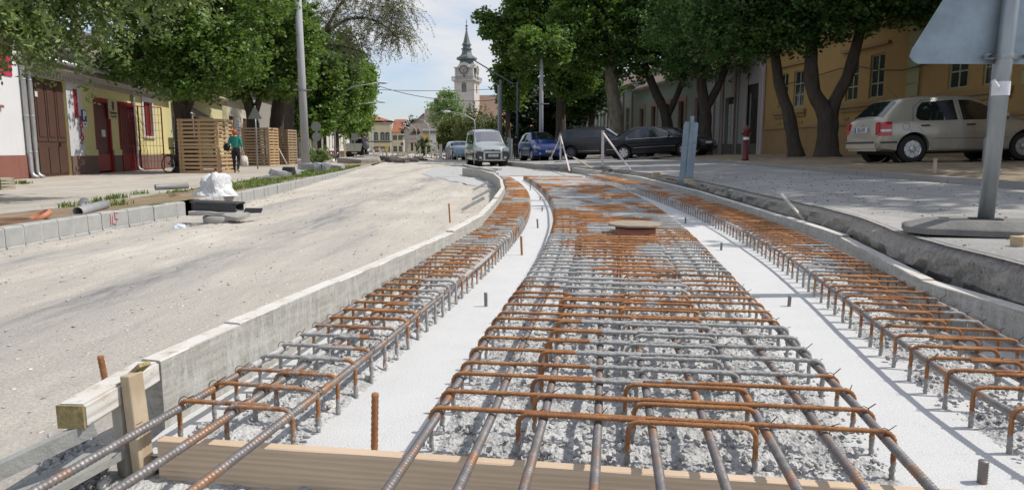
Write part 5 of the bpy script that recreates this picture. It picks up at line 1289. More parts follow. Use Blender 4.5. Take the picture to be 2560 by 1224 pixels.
for o in o3: b = B(); b.box(o[0] - .3, o[0] - .02, -.07, -.002, 1.45, 4.4); b.box(o[1] + .02, o[1] + .3, -.07, -.002, 1.45, 4.4); b.box(o[0] - .02, o[1] + .02, -.07, -.002, 4.13, 4.4); b.box(o[0] - .3, o[1] + .3, -.12, -.0, 1.3, 1.448); b.out('window_surround', PKP, r)
L4 = sR(1585)[0] - sR(1440)[0]
o4 = reg(8, L4, 1.8, 4.4, 1.1, .8)
r = backfront(1440, 1585, 'grey_pilaster_house', 'pale grey house with tall windows behind the dark estate car', plaster('pale_grey_green', (.40, .41, .36), .25), plaster('stone_plinth', (.33, .31, .28)), o4, 6.4, 3, T_BR, plz=1.2)
for i in range(9): b = B(); q = .8 + (L4 - 1.6) * i / 8; b.box(q - .2, q + .2, -.14, -.042, .3, 5.9); b.out('pilaster', plaster('beige_pilaster', (.46, .42, .36)), r)
L5 = sR(1440)[0] - sR(1330)[0]
backfront(1330, 1440, 'dim_row_house', 'farthest house of the right row, hidden behind dark evergreens', plaster('dim_beige', (.42, .38, .30)), PLB, reg(10, L5, 1.6, 3.6, 1.1), 5.2, 2.5, T_BR, plz=1.0)
# ---------------- far end of the street
def far(name, u0, u1, Y, label, cat, v0=None, v1=None):
    x0_, x1_ = at_px(u0, Y), at_px(u1, Y); r = empty(name, (x0_, Y, 0), 0, label, cat); return r, x1_ - x0_
def zf(v, Y): return D(1280, v, Y)[2]
YB = plaster('pale_yellow_far', (.62, .56, .36), .2); CRM = plaster('cream_trim_far', (.66, .62, .50), .15)
Y = 228; r, w_ = far('town_hall', 886, 956, Y, 'pale yellow two storey building with arched windows closing the street', 'building')
zt = zf(310, Y)
cols = [at_px(u, Y) - at_px(886, Y) for u in (902, 915, 945, 960, 972)]
w_ = at_px(983, Y) - at_px(886, Y)
ops = []
for u in (944, 960, 972): q = at_px(u, Y) - at_px(886, Y); ops.append((q - .75, q + .75, zf(351, Y), zf(336, Y)))
for u in (903, 918): q = at_px(u, Y) - at_px(886, Y); ops.append((q - .75, q + .75, zf(351, Y), zf(336, Y)))
lo = [(o[0], o[1], .2, zf(366, Y)) for o in ops]
body(r, 0, w_, -.5, zt, 14, YB, ops + lo, 0)
for o in ops:
    window(r, *o, WHT, 2, 2, .1, True); b = B(); m_ = (o[0] + o[1]) / 2
    b.prism([(m_ + .78 * math.cos(a), o[3] + .78 * math.sin(a)) for a in np.linspace(0, math.pi, 9)], -.02, .0, 'xz'); b.out('window_arch', GLASS, r)
for o in lo: b = B(); b.box(o[0], o[1], .1, .14, o[2], o[3]); b.out('door', M('brown_far_door', (.25, .13, .08), .6), r)
for u in (889, 899, 930, 936, 981): b = B(); q = at_px(u, Y) - at_px(886, Y); b.box(q - .35, q + .35, -.25, -.002, 0, zt - .3); b.out('pilaster', CRM, r); cornice(r, -.3, w_ + .3, zt - .2, CRM, 1.2, .9); cornice(r, 0, w_, zf(357, Y), CRM, .5, .4, 'string_course')
b = B(); zr = zf(300, Y); q0 = -4
b.add([(q0, .2, zt + .9), (w_ + .3, .2, zt + .9), (w_ - 6, 7, zf(288, Y)), (q0, 7, zf(288, Y)), (w_ + .3, 14, zt + .9), (q0, 14, zt + .9)], [(0, 1, 2, 3), (3, 2, 4, 5), (1, 4, 2)]); b.out('roof', T_RED, r, fix=False)
for u in (948, 955, 962): b = B(); q = at_px(u, Y) - at_px(886, Y); b.box(q - .4, q + .42, 2.0, 2.2, zf(309, Y), zf(301, Y)); b.out('skylight', M('blue_sky_glass', (.16, .26, .42), .2), r)
r, w_ = far('red_roof_wing', 983.5, 1012, Y, 'lower yellow wing with a bright orange tiled roof, right of the arched windows', 'building')
zt = zf(328, Y); ops = [(w_ * .25 - .7, w_ * .25 + .7, zf(350, Y), zf(338, Y)), (w_ * .72 - .7, w_ * .72 + .7, zf(350, Y), zf(338, Y)), (w_ * .25 - .6, w_ * .25 + .6, .4, zf(365, Y)), (w_ * .72 - .6, w_ * .72 + .6, .4, zf(365, Y))]
body(r, 0, w_, -.5, zt, 12, YB, ops, 3.9, T_RED, .6)
for o in ops: window(r, *o, M('brown_far_frame', (.3, .18, .12), .6), 2, 2, .1, True, CRM)
cornice(r, 0, w_, zf(357, Y), CRM, .5, .3, 'string_course')
# gabled houses along the right, seen end on
def gable(name, u0, u1, upk, ve, vp, Y, depth, wallm, roofm, label, ang=0, ops=(), dormers=0, zb=-.3, cat='house', dx=None):
    """house whose gable faces the viewer; roof ridge runs away along local +y"""
    r, w_ = far(name, u0, u1, Y, label, cat); ze, zp_ = zf(ve, Y), zf(vp, Y); pk = at_px(upk, Y) - at_px(u0, Y)
    r.rotation_euler = (0, 0, ang)
    b = B(); wallgrid(b, 0, w_, zb, ze, list(ops)); b.add([(0, 0, ze), (w_, 0, ze), (pk, 0, zp_)], [(0, 1, 2)])
    b.add([(0, 0, zb), (0, depth, zb), (0, depth, ze), (0, 0, ze)], [(0, 1, 2, 3)]); b.add([(w_, 0, zb), (w_, depth, zb), (w_, depth, ze), (w_, 0, ze)], [(0, 1, 2, 3)]); b.out('wall', wallm, r, fix=False)
    b = B(); o = .35
    for (xa, xb, za, zb_) in ((-o, pk, ze - o * .6, zp_ + .0), (w_ + o, pk, ze - o * .6, zp_)):
        b.add([(xa, -o, za), (xb, -o, zb_), (xb, depth, zb_), (xa, depth, za), (xa, -o, za + .25), (xb, -o, zb_ + .25), (xb, depth, zb_ + .25), (xa, depth, za + .25)], [(0, 1, 2, 3), (4, 7, 6, 5), (0, 4, 5, 1), (0, 3, 7, 4), (2, 6, 7, 3)])
    b.out('roof', roofm, r)
    for q in ops: window(r, *q, M('far_dark_frame', (.2, .14, .1), .6), 2, 1, .1, False)
    return r, w_
BG = M('brown_gable_wall', (.34, .27, .22), .95, scale=3, bmp=.6, bscale=4); DIMW = plaster('dim_grey_wall', (.42, .41, .37), .4)
gable('gable_house', 1014, 1085, 1063, 330, 285, 185, 14, BG, T_BR, 'large house with a bare brown gable wall facing the street')
gable('narrow_house', 1014, 1028, 1016, 326, 318, 176, 8, DIMW, T_BR, 'narrow grey house wall at the left foot of the brown gable')
r, w_ = far('yellow_cottage', 1024, 1062, 165, 'small yellow house with a dark veranda roof below the brown gable', 'house')
ops = [(w_ * .15, w_ * .3, .6, 3.0), (w_ * .42, w_ * .5, .3, 3.0), (w_ * .58, w_ * .66, .3, 3.0), (w_ * .82, w_ * .95, .3, 3.0)]
body(r, 0, w_, -.4, zf(348, 165), 8, YB, ops, 3.6, T_OLD, 1.0)
for o in ops: window(r, *o, M('green_far_frame', (.12, .16, .12), .6), 1, 1, .1, False)
for q in (.35, .62): b = B(); b.prism([(w_ * q - .5, 5.0), (w_ * q + .5, 5.0), (w_ * q, 6.0)], 1.0, 3.2, 'xz'); b.out('dormer', T_BR, r)
YO = plaster('yellow_orange', (.62, .42, .15), .2)
r, w_ = far('yellow_orange_house', 1060, 1150, 140, 'long yellow and white house behind the round clipped bush', 'house')
ops = [(1.6, 2.3, .8, 3.2)] + [(w_ * q, w_ * q + .75, .8, 3.4) for q in (.25, .4, .52, .62, .74, .86)]
body(r, 0, w_, -.4, zf(327, 140), 9, YO, ops, 4.4, T_OLD, .5)
for o in ops: window(r, *o, M('far_grey_frame', (.2, .2, .2), .6), 1, 2, .1, False)
b = B(); b.box(w_ * .2, w_ * .36, -.06, -.002, 0, 4.3); b.box(w_ * .55, w_ * .6, -.06, -.002, 0, 4.3); b.out('white_bay', WHT, r); cornice(r, 0, w_, zf(329, 140), WHT, .5, .4)
gable('big_gable_house', 1066, 1150, 1110, 318, 262, 200, 20, M('dusk_wall', (.33, .31, .29), .9), T_OLD, 'tall dark grey roof with red chimneys behind the linden tree')
r = bpy.data.objects['big_gable_house']
for k, (u, vt_, c_) in enumerate(((1089, 246, 'a'), (1098, 237, 'b'), (1113, 238, 'c'))):
    b = B(); q = at_px(u, 200) - at_px(1066, 200); b.box(q - .5, q + .5, 3 + k, 4 + k, zf(290, 200), zf(vt_, 200)); b.out('chimney', M('dark_red_brick', (.30, .12, .09), .9, scale=10), r)
b = B(); q0, q1 = at_px(1088, 200) - at_px(1066, 200), at_px(1104, 200) - at_px(1066, 200); b.box(q0, q1, 5, 7, zf(275, 200), zf(251, 200)); b.out('chimney_wall', M('dark_red_brick', (.30, .12, .09), .9), r)
r, w_ = far('orange_roof_house', 1078, 1092, 190, 'sliver of an orange tiled roof between the gables', 'house')
body(r, 0, w_, -.4, 8, 6, YO, [], 3.2, T_RED)
# ---------------- church
Yc = 236; xc = at_px(1168, Yc); sc = 1.0
r = empty('church', (xc, Yc + 4, 0), 0, 'old church with a pale baroque tower, green copper spire and brown tiled nave', 'church')
TW = plaster('pale_church_stone', (.56, .53, .49), .45, .35); COP = M('green_copper', (.075, .10, .10), .6, .15, scale=1.2, col2=(.16, .185, .18), vscale=(1, 1, .3))
h = 3.35
def zc_(v): return zf(v, Yc)
r.rotation_euler = (0, 0, rad(-14))
ops = [(-.85, .85, zc_(230), zc_(212))]
b = B(); wallgrid(b, -h, h, -.5, zc_(203), ops, .4, -h)
b.box(-h, h, -h + .5, h, -.5, zc_(203)); b.out('tower_wall', TW, r, fix=False)
b = B(); b.box(-.9, .9, -h + .3, -h + .36, zc_(231), zc_(211)); b.out('louvre', M('grey_louvre', (.18, .17, .16), .8, scale=.5, vscale=(1, 1, 12)), r)
b = B(); b.prism([(.85 * math.cos(a), zc_(212) + .85 * math.sin(a)) for a in np.linspace(0, math.pi, 11)], -h - .03, -h + .0, 'xz'); b.prism([(-h + .0, 0)] and [(.6 * math.cos(a), zc_(214) + .6 * math.sin(a)) for a in np.linspace(0, 2 * math.pi, 12)], h, h + .03, 'yz'); b.out('window_arch', M('grey_louvre', (.18, .17, .16), .8), r)
b = B(); b.box(h, h + .03, -.7, .7, zc_(231), zc_(214)); b.out('side_window', M('grey_louvre', (.18, .17, .16), .8), r)
b = B(); 
for (hh, z0_, z1_) in ((h + .15, zc_(203), zc_(201.5)), (h + .75, zc_(201.4), zc_(199.5))): b.box(-hh, hh, -hh, hh, z0_, z1_)
for i in range(9):
    q = -h + h * 2 * i / 8; b.box(q - .15, q + .15, -h - .6, -h, zc_(204), zc_(201.6)); b.box(h, h + .6, q - .15, q + .15, zc_(204), zc_(201.6))
b.out('balcony', TW, r)
b = B()
for (a_, c_) in (((-h - .7, -h - .7), (h + .7, -h - .7)), ((h + .7, -h - .7), (h + .7, h + .7)), ((-h - .7, h + .7), (-h - .7, -h - .7))):
    a_, c_ = Vector((a_[0], a_[1], 0)), Vector((c_[0], c_[1], 0))
    for i in range(17): p = a_.lerp(c_, i / 16); b.beam(p + Vector((0, 0, zc_(199.5))), p + Vector((0, 0, zc_(191.5))), .07, .07, (1, 0, 0))
    b.beam(a_ + Vector((0, 0, zc_(191.5))), c_ + Vector((0, 0, zc_(191.5))), .12, .12)
b.out('balcony_railing', M('dark_iron_rail', (.14, .14, .14), .6), r)
h2 = 2.9
b = B(); b.box(-h2, h2, -h2, h2, zc_(199.4), zc_(166)); 
for sx_ in (-1, 1):
    for sy_ in (-1, 1): b.box(sx_ * h2 - .3, sx_ * h2 + .3, sy_ * h2 - .3, sy_ * h2 + .3, zc_(199.3), zc_(167))
b.box(-h2 - .6, h2 + .6, -h2 - .6, h2 + .6, zc_(169), zc_(166.5)); b.out('clock_stage', TW, r)
for ax in range(2):
    b = B(); pts = [(2.0 * math.cos(a), zc_(169) + 1.8 * math.sin(a)) for a in np.linspace(0, math.pi, 15)]
    b.prism(pts, -h2 - .75, -h2 - .3, 'xz' if ax == 0 else 'xz')
    o = b.out('clock_gable', TW, r)
    if ax: o.rotation_euler = (0, 0, rad(90))
CL = M('clock_face_grey', (.30, .29, .27), .6); zk = zc_(174)
for ax in range(2):
    b = B(); b.lathe([(1.35, -h2 - .80), (1.35, -h2 - .76), (1.1, -h2 - .76)], 32, (0, 0, zk), 'y'); o = b.out('clock_face', CL, r)
    b = B(); b.lathe([(1.45, -h2 - .78), (1.45, -h2 - .86), (1.22, -h2 - .86), (1.22, -h2 - .78)], 32, (0, 0, zk), 'y', False)
    for i in range(12):
        a = i * math.pi / 6; b.beam((.95 * math.sin(a), -h2 - .83, zk + .95 * math.cos(a)), (1.15 * math.sin(a), -h2 - .83, zk + 1.15 * math.cos(a)), .09, .05, (0, 1, 0))
    b.beam((0, -h2 - .86, zk), (.5, -h2 - .86, zk + .45), .14, .06, (0, 1, 0)); b.beam((0, -h2 - .86, zk), (.15, -h2 - .86, zk - .95), .1, .06, (0, 1, 0))
    o2 = b.out('clock_hands', BLK, r)
    if ax: o.rotation_euler = (0, 0, rad(90)); o2.rotation_euler = (0, 0, rad(90))
b = B(); b.box(-.4, .4, -h2 - .02, -h2, zc_(192), zc_(187)); b.out('small_window', GLASS, r)
# spire: profile half widths by pixel height
prof = [(3.75, 166.4), (3.2, 163), (2.7, 158), (2.35, 152), (2.3, 149), (3.3, 147), (3.6, 144), (3.45, 140.5), (2.7, 138), (2.0, 134), (1.7, 129), (1.55, 121), (1.95, 119.5), (1.95, 118), (1.35, 116), (1.3, 110), (1.7, 109), (1.6, 106), (1.25, 104), (.85, 92), (.5, 80), (.22, 69)]
b = B(); b.lathe([(a_ * .97, zc_(v)) for a_, v in prof], 8); o = b.out('spire', COP, r); o.rotation_euler = (0, 0, rad(22.5))
b = B(); b.lathe([(.08, zc_(69.5)), (.42, zc_(68)), (.3, zc_(65)), (.1, zc_(64)), (.1, zc_(63)), (.45, zc_(61)), (.45, zc_(59)), (.1, zc_(57)), (.07, zc_(42))], 10); b.beam((-.35, 0, zc_(50)), (.35, 0, zc_(50)), .12, .12); b.out('finial', M('dark_metal_ball', (.12, .13, .13), .5, .4), r, False)
# low tower windows and nave to the right
b = B(); ze = zc_(290); zr_ = zc_(232); n0, n1 = 2.0, 30
b.box(n0, n1, .5, 14, -.5, ze); o = b.out('nave_wall', plaster('pale_nave', (.52, .46, .40), .3), r)
b = B(); b.add([(n0, -.2, ze), (n1, -.2, ze), (n1, 7.5, zr_), (n0 - 1, 7.5, zr_), (n1, 15, ze), (n0 - 1, 15, ze), (n0 - 4.5, -.2, zc_(268) - 2)], [(0, 1, 2, 3), (3, 2, 4, 5)]); b.out('nave_roof', tiles('church_tiles', (.30, .18, .13), (.42, .27, .20), 1.2), r, fix=False)
b = B(); b.prism([(-9, 0), (-9, zc_(330)), (-2, zc_(270)), (4, zc_(300)), (4, 0)], -1.2, .4, 'xz'); b.out('front_gable', TW, r)
r2_ = empty('orange_house', (at_px(1240, 150), 150, 0), 0, 'orange plastered house end seen between yew and pole', 'house'); body(r2_, 0, 9, -.3, zf(325, 150), 6, plaster('orange_plaster', (.66, .26, .15)), [], 2.5, T_RED)
# ================================================================== VEHICLES
TYRE = M('tyre_rubber', (.022, .022, .023), .85, scale=20); CHR = M('bright_rim', (.55, .55, .56), .3, .8); UND = M('underbody_black', (.015, .015, .015), .9)
CGL = M('car_glass', (.012, .015, .017), .03, spec=1.0, scale=.5); RED_ = M('tail_light_red', (.45, .01, .015), .15, coat=.6); CLR = M('headlight_glass', (.52, .55, .58), .12, .3, coat=.8); PLT = M('plate_white', (.70, .70, .70), .4); PBL = M('plate_blue', (.02, .05, .35), .4)
SEAM = M('panel_gap', (.02, .02, .02), .8)
def paint(name, c, metal=.4):
    if name in MATS: return MATS[name]
    dk = sum(c) < .2 and c[2] < .1; m = M(name, c, .45 if dk else .30, 0 if dk else metal, var=.08, scale=2.5, coat=.35 if dk else .9, spec=.25 if dk else None); return m
class Car:
    def __init__(s, spec, name, label, loc, rz, cat='car'):
        s.p = spec; s.r = empty(name, loc, rz, label, cat); s.mat = spec['paint']
    def prof(s, x):
        p = s.p; f = lambda k: interp(x, [a[0] for a in p[k]], [a[1] for a in p[k]])
        return f('z0'), f('belt'), f('top'), f('wb'), f('wr')
    def section(s, x):
        z0, bl, tp, wb, wr = s.prof(x); tp = max(tp, z0 + .12)
        mid = z0 + (bl - z0) * .55; bl = min(bl, tp - .03)
        cr = .045
        return [(0, z0), (wb * .80, z0), (wb * .965, z0 + .05), (wb, mid), (wb * .985, bl - .04), (wb * .955, bl), (wr + (wb * .955 - wr) * .06, max(bl + .002, tp - .06)), (wr * .93, tp - .018), (wr * .6, tp + cr * .3), (0, tp + cr * .5)]
    def sideY(s, x, z):
        c = s.section(x)[2:8]; zs = [q[1] for q in c]
        for i in range(1, len(zs)): zs[i] = max(zs[i], zs[i - 1] + 1e-4)
        return float(np.interp(z, zs, [q[0] for q in c]))
    def topZ(s, x, y):
        c = s.section(x)[6:]; c = c[::-1]
        return float(np.interp(abs(y), [q[0] for q in c], [q[1] for q in c]))
    def body(s):
        p = s.p; x0, x1 = p['x']; n = 46; xs = [x0 + (x1 - x0) * i / n for i in range(n + 1)]; V = []; Fc = []
        for x in xs:
            c = s.section(x); full = c + [(-a, z) for a, z in c[-2:0:-1]]
            k = len(full); V += [(x, a, z) for a, z in full]
        for i in range(n):
            for j in range(k): j2 = (j + 1) % k; Fc.append((i * k + j, i * k + j2, (i + 1) * k + j2, (i + 1) * k + j))
        Fc += [tuple(range(k)), tuple(n * k + j for j in range(k - 1, -1, -1))]
        o = mesh('body', V, Fc, s.mat, s.r, True)
        bm = bmesh.new(); bm.from_mesh(o.data); bmesh.ops.recalc_face_normals(bm, faces=bm.faces[:]); bm.to_mesh(o.data); bm.free()
        cut = B(); R = p['R'] + .055
        for wx in p['wheels']:
            for sy in (-1, 1):
                cut.lathe([(R, sy * .45), (R, sy * 1.3)], 40, (wx, 0, p['R'] + .01), 'y')
        co = cut.out('cutter', None, s.r); md = o.modifiers.new('b', 'BOOLEAN'); md.operation = 'DIFFERENCE'; md.object = co; md.solver = 'EXACT'
        dg = bpy.context.evaluated_depsgraph_get(); dg.update()
        me = bpy.data.meshes.new_from_object(o.evaluated_get(dg)); o.modifiers.clear(); o.data = me; bpy.data.objects.remove(co)
        me.polygons.foreach_set('use_smooth', [True] * len(me.polygons))
        try: me.set_sharp_from_angle(angle=rad(32))
        except Exception: pass
        b = B(); 
        for wx in p['wheels']:
            for sy in (-1, 1): b.lathe([(R - .002, sy * .44), (R - .002, sy * (s.p['tr'] + .02))], 32, (wx, 0, p['R'] + .01), 'y', False); b.box(wx - R, wx + R, sy * .44 - .01, sy * .44 + .01, p['R'] - .1, p['R'] + R)
        b.box(x0 + .25, x1 - .25, -.6, .6, p['R'] * .62, p['R'] * .62 + .15)
        b.out('underbody', UND, s.r)
        if p.get('clad'):
            b = B()
            for wx in p['wheels']:
                for sy in (-1, 1):
                    pts = []
                    for i in range(15):
                        a = math.pi * (-.04 + 1.08 * i / 14); x = wx + (R + .01) * math.cos(a); z = p['R'] + .01 + (R + .01) * math.sin(a)
                        pts.append((x, sy * (s.sideY(x, z) + .004), z))
                    b.tube(pts, .028, 6)
            b.out('arch_trim', p['clad'], s.r, True)
    def patch_side(s, xs0, xs1, zlo, zhi, mat, name, off=.006, nx=14, nz_=6, sides=(-1, 1), parent=None):
        last = None
        for sy in sides:
            b = B(); V = []; Fc = []
            for i in range(nx + 1):
                x = xs0 + (xs1 - xs0) * i / nx; a, c = zlo(x), zhi(x)
                for j in range(nz_ + 1): z = a + (c - a) * j / nz_; V.append((x, sy * (s.sideY(x, z) + off), z))
            for i in range(nx):
                for j in range(nz_): k = i * (nz_ + 1) + j; Fc.append((k, k + 1, k + nz_ + 2, k + nz_ + 1))
            b.add(V, Fc); last = b.out(name, mat, parent or s.r, True, fix=False)
        return last
    def patch_top(s, xa, xb, wa, wb_, mat, name, off=.007, nx=12, ny=12):
        V = []; Fc = []
        for i in range(nx + 1):
            t = i / nx; x = xa + (xb - xa) * t; w = wa + (wb_ - wa) * t
            dz = (s.prof(x + .02)[2] - s.prof(x - .02)[2]) / .04; nl = math.hypot(1, dz)
            for j in range(ny + 1):
                y = -w + 2 * w * j / ny; V.append((x - dz / nl * off, y, s.topZ(x, y) + off / nl))
        for i in range(nx):
            for j in range(ny): k = i * (ny + 1) + j; Fc.append((k, k + 1, k + ny + 2, k + ny + 1))
        return mesh(name, V, Fc, mat, s.r, True)
    def wheel(s, kind='hub'):
        p = s.p; R = p['R']; proto = []
        for wx in p['wheels']:
            for sy in (-1, 1):
                w = empty('wheel', (wx, sy * p['tr'], R)); w.parent = s.r; del_ = None
                b = B(); b.lathe([(R * .66, -.085), (R * .93, -.095), (R, -.07), (R, .07), (R * .93, .095), (R * .66, .085)], 36, axis='y', cap=False); b.out('tyre', TYRE, w, True)
                b = B(); ri = R * .67; b.lathe([(ri, sy * .07), (ri * .95, sy * .085), (ri * .86, sy * .07), (ri * .86, sy * -.02)], 36, axis='y', cap=False)
                ns = p.get('spokes', 7)
                for i in range(ns):
                    a = 2 * math.pi * i / ns; w0 = p.get('sw', .05)
                    c_, s_ = math.cos(a), math.sin(a)
                    pts = [(-w0 * .55, R * .1), (w0 * .55, R * .1), (w0 * .8, ri * .9), (-w0 * .8, ri * .9)]
                    b.prism([(u * c_ - v * s_, u * s_ + v * c_) for u, v in pts], sy * .055, sy * .075, 'xz')
                b.lathe([(R * .2, sy * .05), (R * .2, sy * .085), (R * .12, sy * .09)], 20, axis='y'); b.out('rim', CHR, w)
                b = B(); b.lathe([(ri * .95, sy * .0), (ri * .95, sy * .02)], 24, axis='y'); b.out('brake_shadow_plate', UND, w)
    def plate(s, x, z, txt, front=True, w=.26, tilt=0):
        b = B(); sx = 1 if front else -1; b.box(-.006, .006, -w, w, -.057, .057); o = b.out('number_plate', PLT, s.r); o.location = (x, 0, z)
        b = B(); b.box(-.0075, .0075, (w - .045) * -sx - .0 if True else 0, -sx * w, -.056, .056); b.out('blue_band', PBL, o)
        t = text_mesh('plate_text', txt, .115, BLK, o, (sx * .009, 0.02 * sx, 0), (rad(90), 0, rad(90) * sx), .002, .001, .95)
    def box(s, name, mat, *bx, bev=0, parent=None):
        for q in bx:
            b = B(); b.box(*q); o = b.out(name, mat, parent or s.r)
            if bev: bevel(o, bev, 2)
        return o
    def mirrors(s, x, z, mat=None):
        for sy in (-1, 1):
            y = s.sideY(x, z) * sy; b = B(); b.blob((x, y + sy * .13, z + .03), (.06, .09, .07), 3, .05, 12); b.tube([(x, y - sy * .02, z - .03), (x, y + sy * .1, z)], .02, 6); b.out('mirror', mat or s.mat, s.r, True)
    def handles(s, xs, z, mat=BLK):
        for x in xs:
            for sy in (-1, 1): b = B(); y = s.sideY(x, z) + .012; b.box(x - .09, x + .09, sy * y - .012, sy * y + .012, z - .016, z + .016); b.out('door_handle', mat, s.r)
    def seams(s, lines):
        for ln in lines:
            for sy in (-1, 1): b = B(); b.tube([(x, sy * (s.sideY(x, z) + .001), z) for x, z in ln], .0042, 4); b.out('door_gap', SEAM, s.r)
# --- beige hatchback on the right
sp = dict(paint=paint('champagne_paint', (.42, .38, .31), .3), x=(-1.98, 1.98), R=.30, tr=.70, wheels=(-1.24, 1.24), spokes=8, sw=.075,
    z0=[(-1.98, .38), (-1.9, .28), (-1.5, .22), (1.5, .20), (1.9, .24), (1.98, .34)],
    top=[(-1.98, .60), (-1.955, .70), (-1.93, .93), (-1.86, .985), (-1.50, 1.335), (-1.36, 1.395), (-1.0, 1.435), (-.4, 1.45), (.1, 1.42), (.35, 1.36), (1.0, .985), (1.15, .93), (1.7, .80), (1.9, .66), (1.98, .52)],
    belt=[(-1.98, .56), (-1.93, .86), (-1.5, .93), (.9, .90), (1.2, .85), (1.98, .48)],
    wb=[(-1.98, .62), (-1.93, .735), (-1.8, .79), (-1.3, .822), (1.2, .822), (1.6, .79), (1.85, .70), (1.98, .55)],
    wr=[(-1.98, .55), (-1.86, .68), (-1.5, .60), (-1, .56), (.3, .54), (.95, .68), (1.2, .72), (1.98, .45)])
xk = P(2262, 413, .5); 
c = Car(sp, 'parked_car', 'beige hatchback parked across the right verge in front of the ochre building', (8.70 + 1.22, 15.35 + .82, 0), rad(2))
def ground_car(c, dz=0.0, pitch=0.0):
    m = Euler(c.r.rotation_euler).to_matrix(); h = []
    for wx in c.p['wheels']:
        q = m @ Vector((wx, 0, 0)) + c.r.location; h.append(G(q.x, q.y))
    w = c.p['wheels']; c.r.location.z = (h[0] * (w[1]) - h[1] * w[0]) / (w[1] - w[0]) + dz
    sl = (h[1] - h[0]) / (w[1] - w[0]); c.r.rotation_euler = (0, -math.atan(sl), c.r.rotation_euler[2])
c.body(); ground_car(c); c.wheel()
c.patch_side(-1.18, -.28, lambda x: .905 if x > -1.1 else .905 + .06 * (-1.1 - x) / .08, lambda x: interp(x, [-1.18, -1.12, -1.0, -.28], [1.02, 1.17, 1.30, 1.345]), CGL, 'side_window')
c.patch_side(-.16, .86, lambda x: .90, lambda x: interp(x, [-.16, .1, .35, .6, .86], [1.345, 1.33, 1.25, 1.11, .93]), CGL, 'side_window')
c.patch_top(-1.83, -1.50, .60, .52, CGL, 'rear_window'); c.patch_top(.38, .97, .50, .62, CGL, 'windscreen')
c.seams([[(-1.32, .62), (-1.28, .9), (-1.2, 1.2), (-1.0, 1.34), (-.22, 1.38)], [(-1.28, .9), (-1.05, .66), (-.82, .30)], [(-.22, 1.36), (-.2, .9), (-.22, .30)], [(-.82, .29), (.95, .27)], [(.95, .27), (1.0, .6), (.97, .9)]])
c.seams([[(-.85, .52), (.85, .50)]])
b = B()
for i in range(20):
    a = i / 19 * 6.283; pass
b.tube([(-1.42 + .075 * math.cos(a), -(c.sideY(-1.42 + .075 * math.cos(a), .79 + .075 * math.sin(a)) + .001), .79 + .075 * math.sin(a)) for a in np.linspace(0, 6.283, 20)], .0035, 4); b.out('fuel_cap', SEAM, c.r)
c.handles((-1.0, .0), .80); c.mirrors(.72, .95)
tl = c.patch_side(-1.955, -1.72, lambda x: .60, lambda x: interp(x, [-1.955, -1.9, -1.72], [.80, .90, .90]), RED_, 'tail_light', .012, 5, 5)
c.patch_side(-1.955, -1.735, lambda x: .685, lambda x: .74, M('tail_light_white', (.7, .66, .66), .2), 'tail_light_stripe', .016, 5, 2, parent=tl)
c.box('tail_light_face', RED_, (-1.962, -1.90, -.70, -.55, .60, .90), (-1.962, -1.90, .55, .70, .60, .90), bev=.02)
c.box('rear_bumper', sp['paint'], (-2.01, -1.88, -.66, .66, .27, .56), bev=.06)
c.box('bumper_strip', BLK, (-2.018, -2.0, -.60, .60, .44, .48)); c.patch_side(-1.93, -1.6, lambda x: .44, lambda x: .475, BLK, 'bumper_strip', .012)
c.plate(-1.975, .74, 'JDJ-555', False); 
b = B(); b.tube([(-1.33, -.30, 1.42), (-1.62, -.33, 1.66)], .004, 5); b.out('aerial', BLK, c.r)
b = B(); b.lathe([(.035, -1.97), (.035, -1.975)], 14, (0, 0, .86), 'x'); b.out('badge', CHR, c.r)
# --- black saloon
sp = dict(paint=paint('black_paint', (.008, .009, .012), .0), x=(-2.25, 2.25), R=.315, tr=.74, wheels=(-1.33, 1.38), spokes=6, sw=.075,
    z0=[(-2.25, .36), (-2.1, .26), (-1.5, .2), (1.6, .2), (2.15, .24), (2.25, .36)],
    top=[(-2.25, .62), (-2.2, .86), (-2.1, .95), (-1.6, .995), (-.95, 1.36), (-.5, 1.42), (0, 1.43), (.3, 1.39), (1.0, 1.02), (1.2, .96), (1.9, .83), (2.15, .72), (2.25, .52)],
    belt=[(-2.25, .58), (-2.1, .88), (-1.5, .92), (.9, .90), (1.3, .86), (2.25, .46)],
    wb=[(-2.25, .66), (-2.1, .80), (-1.7, .85), (1.5, .86), (1.95, .80), (2.25, .60)], wr=[(-2.25, .6), (-1.6, .68), (-.95, .58), (.3, .56), (1.0, .70), (1.3, .74), (2.25, .5)])
Ys = 32.6; c = Car(sp, 'parked_car', 'black saloon parked side-on in the shade, left of the grey beacon', (at_px(1557, Ys - .7) + 1.33, Ys, 0), rad(-1)); c.body(); ground_car(c, .02); c.wheel()
c.patch_side(-1.22, -.22, lambda x: .92, lambda x: interp(x, [-1.22, -.95, -.6, -.22], [1.0, 1.2, 1.33, 1.36]), CGL, 'side_window'); c.patch_side(-.14, .86, lambda x: .91, lambda x: interp(x, [-.14, .2, .5, .86], [1.37, 1.35, 1.2, .96]), CGL, 'side_window')
c.patch_top(.36, .97, .52, .64, CGL, 'windscreen'); c.patch_top(-1.55, -.98, .60, .52, CGL, 'rear_window'); c.seams([[(-.18, 1.36), (-.2, .28)], [(-1.1, .9), (-.9, .5), (-.75, .28)], [(1.0, .9), (1.0, .28)]])
c.patch_side(-.9, 1.0, lambda x: .50, lambda x: .515, CHR, 'chrome_strip', .008, 6, 1); c.patch_side(-1.2, .9, lambda x: .895, lambda x: .907, CHR, 'window_chrome', .008, 8, 1); c.patch_side(-2.1, -1.75, lambda x: .48, lambda x: .495, CHR, 'chrome_strip', .012, 4, 1)
c.mirrors(.72, .95); c.handles((-.95, .0), .80, sp['paint'])
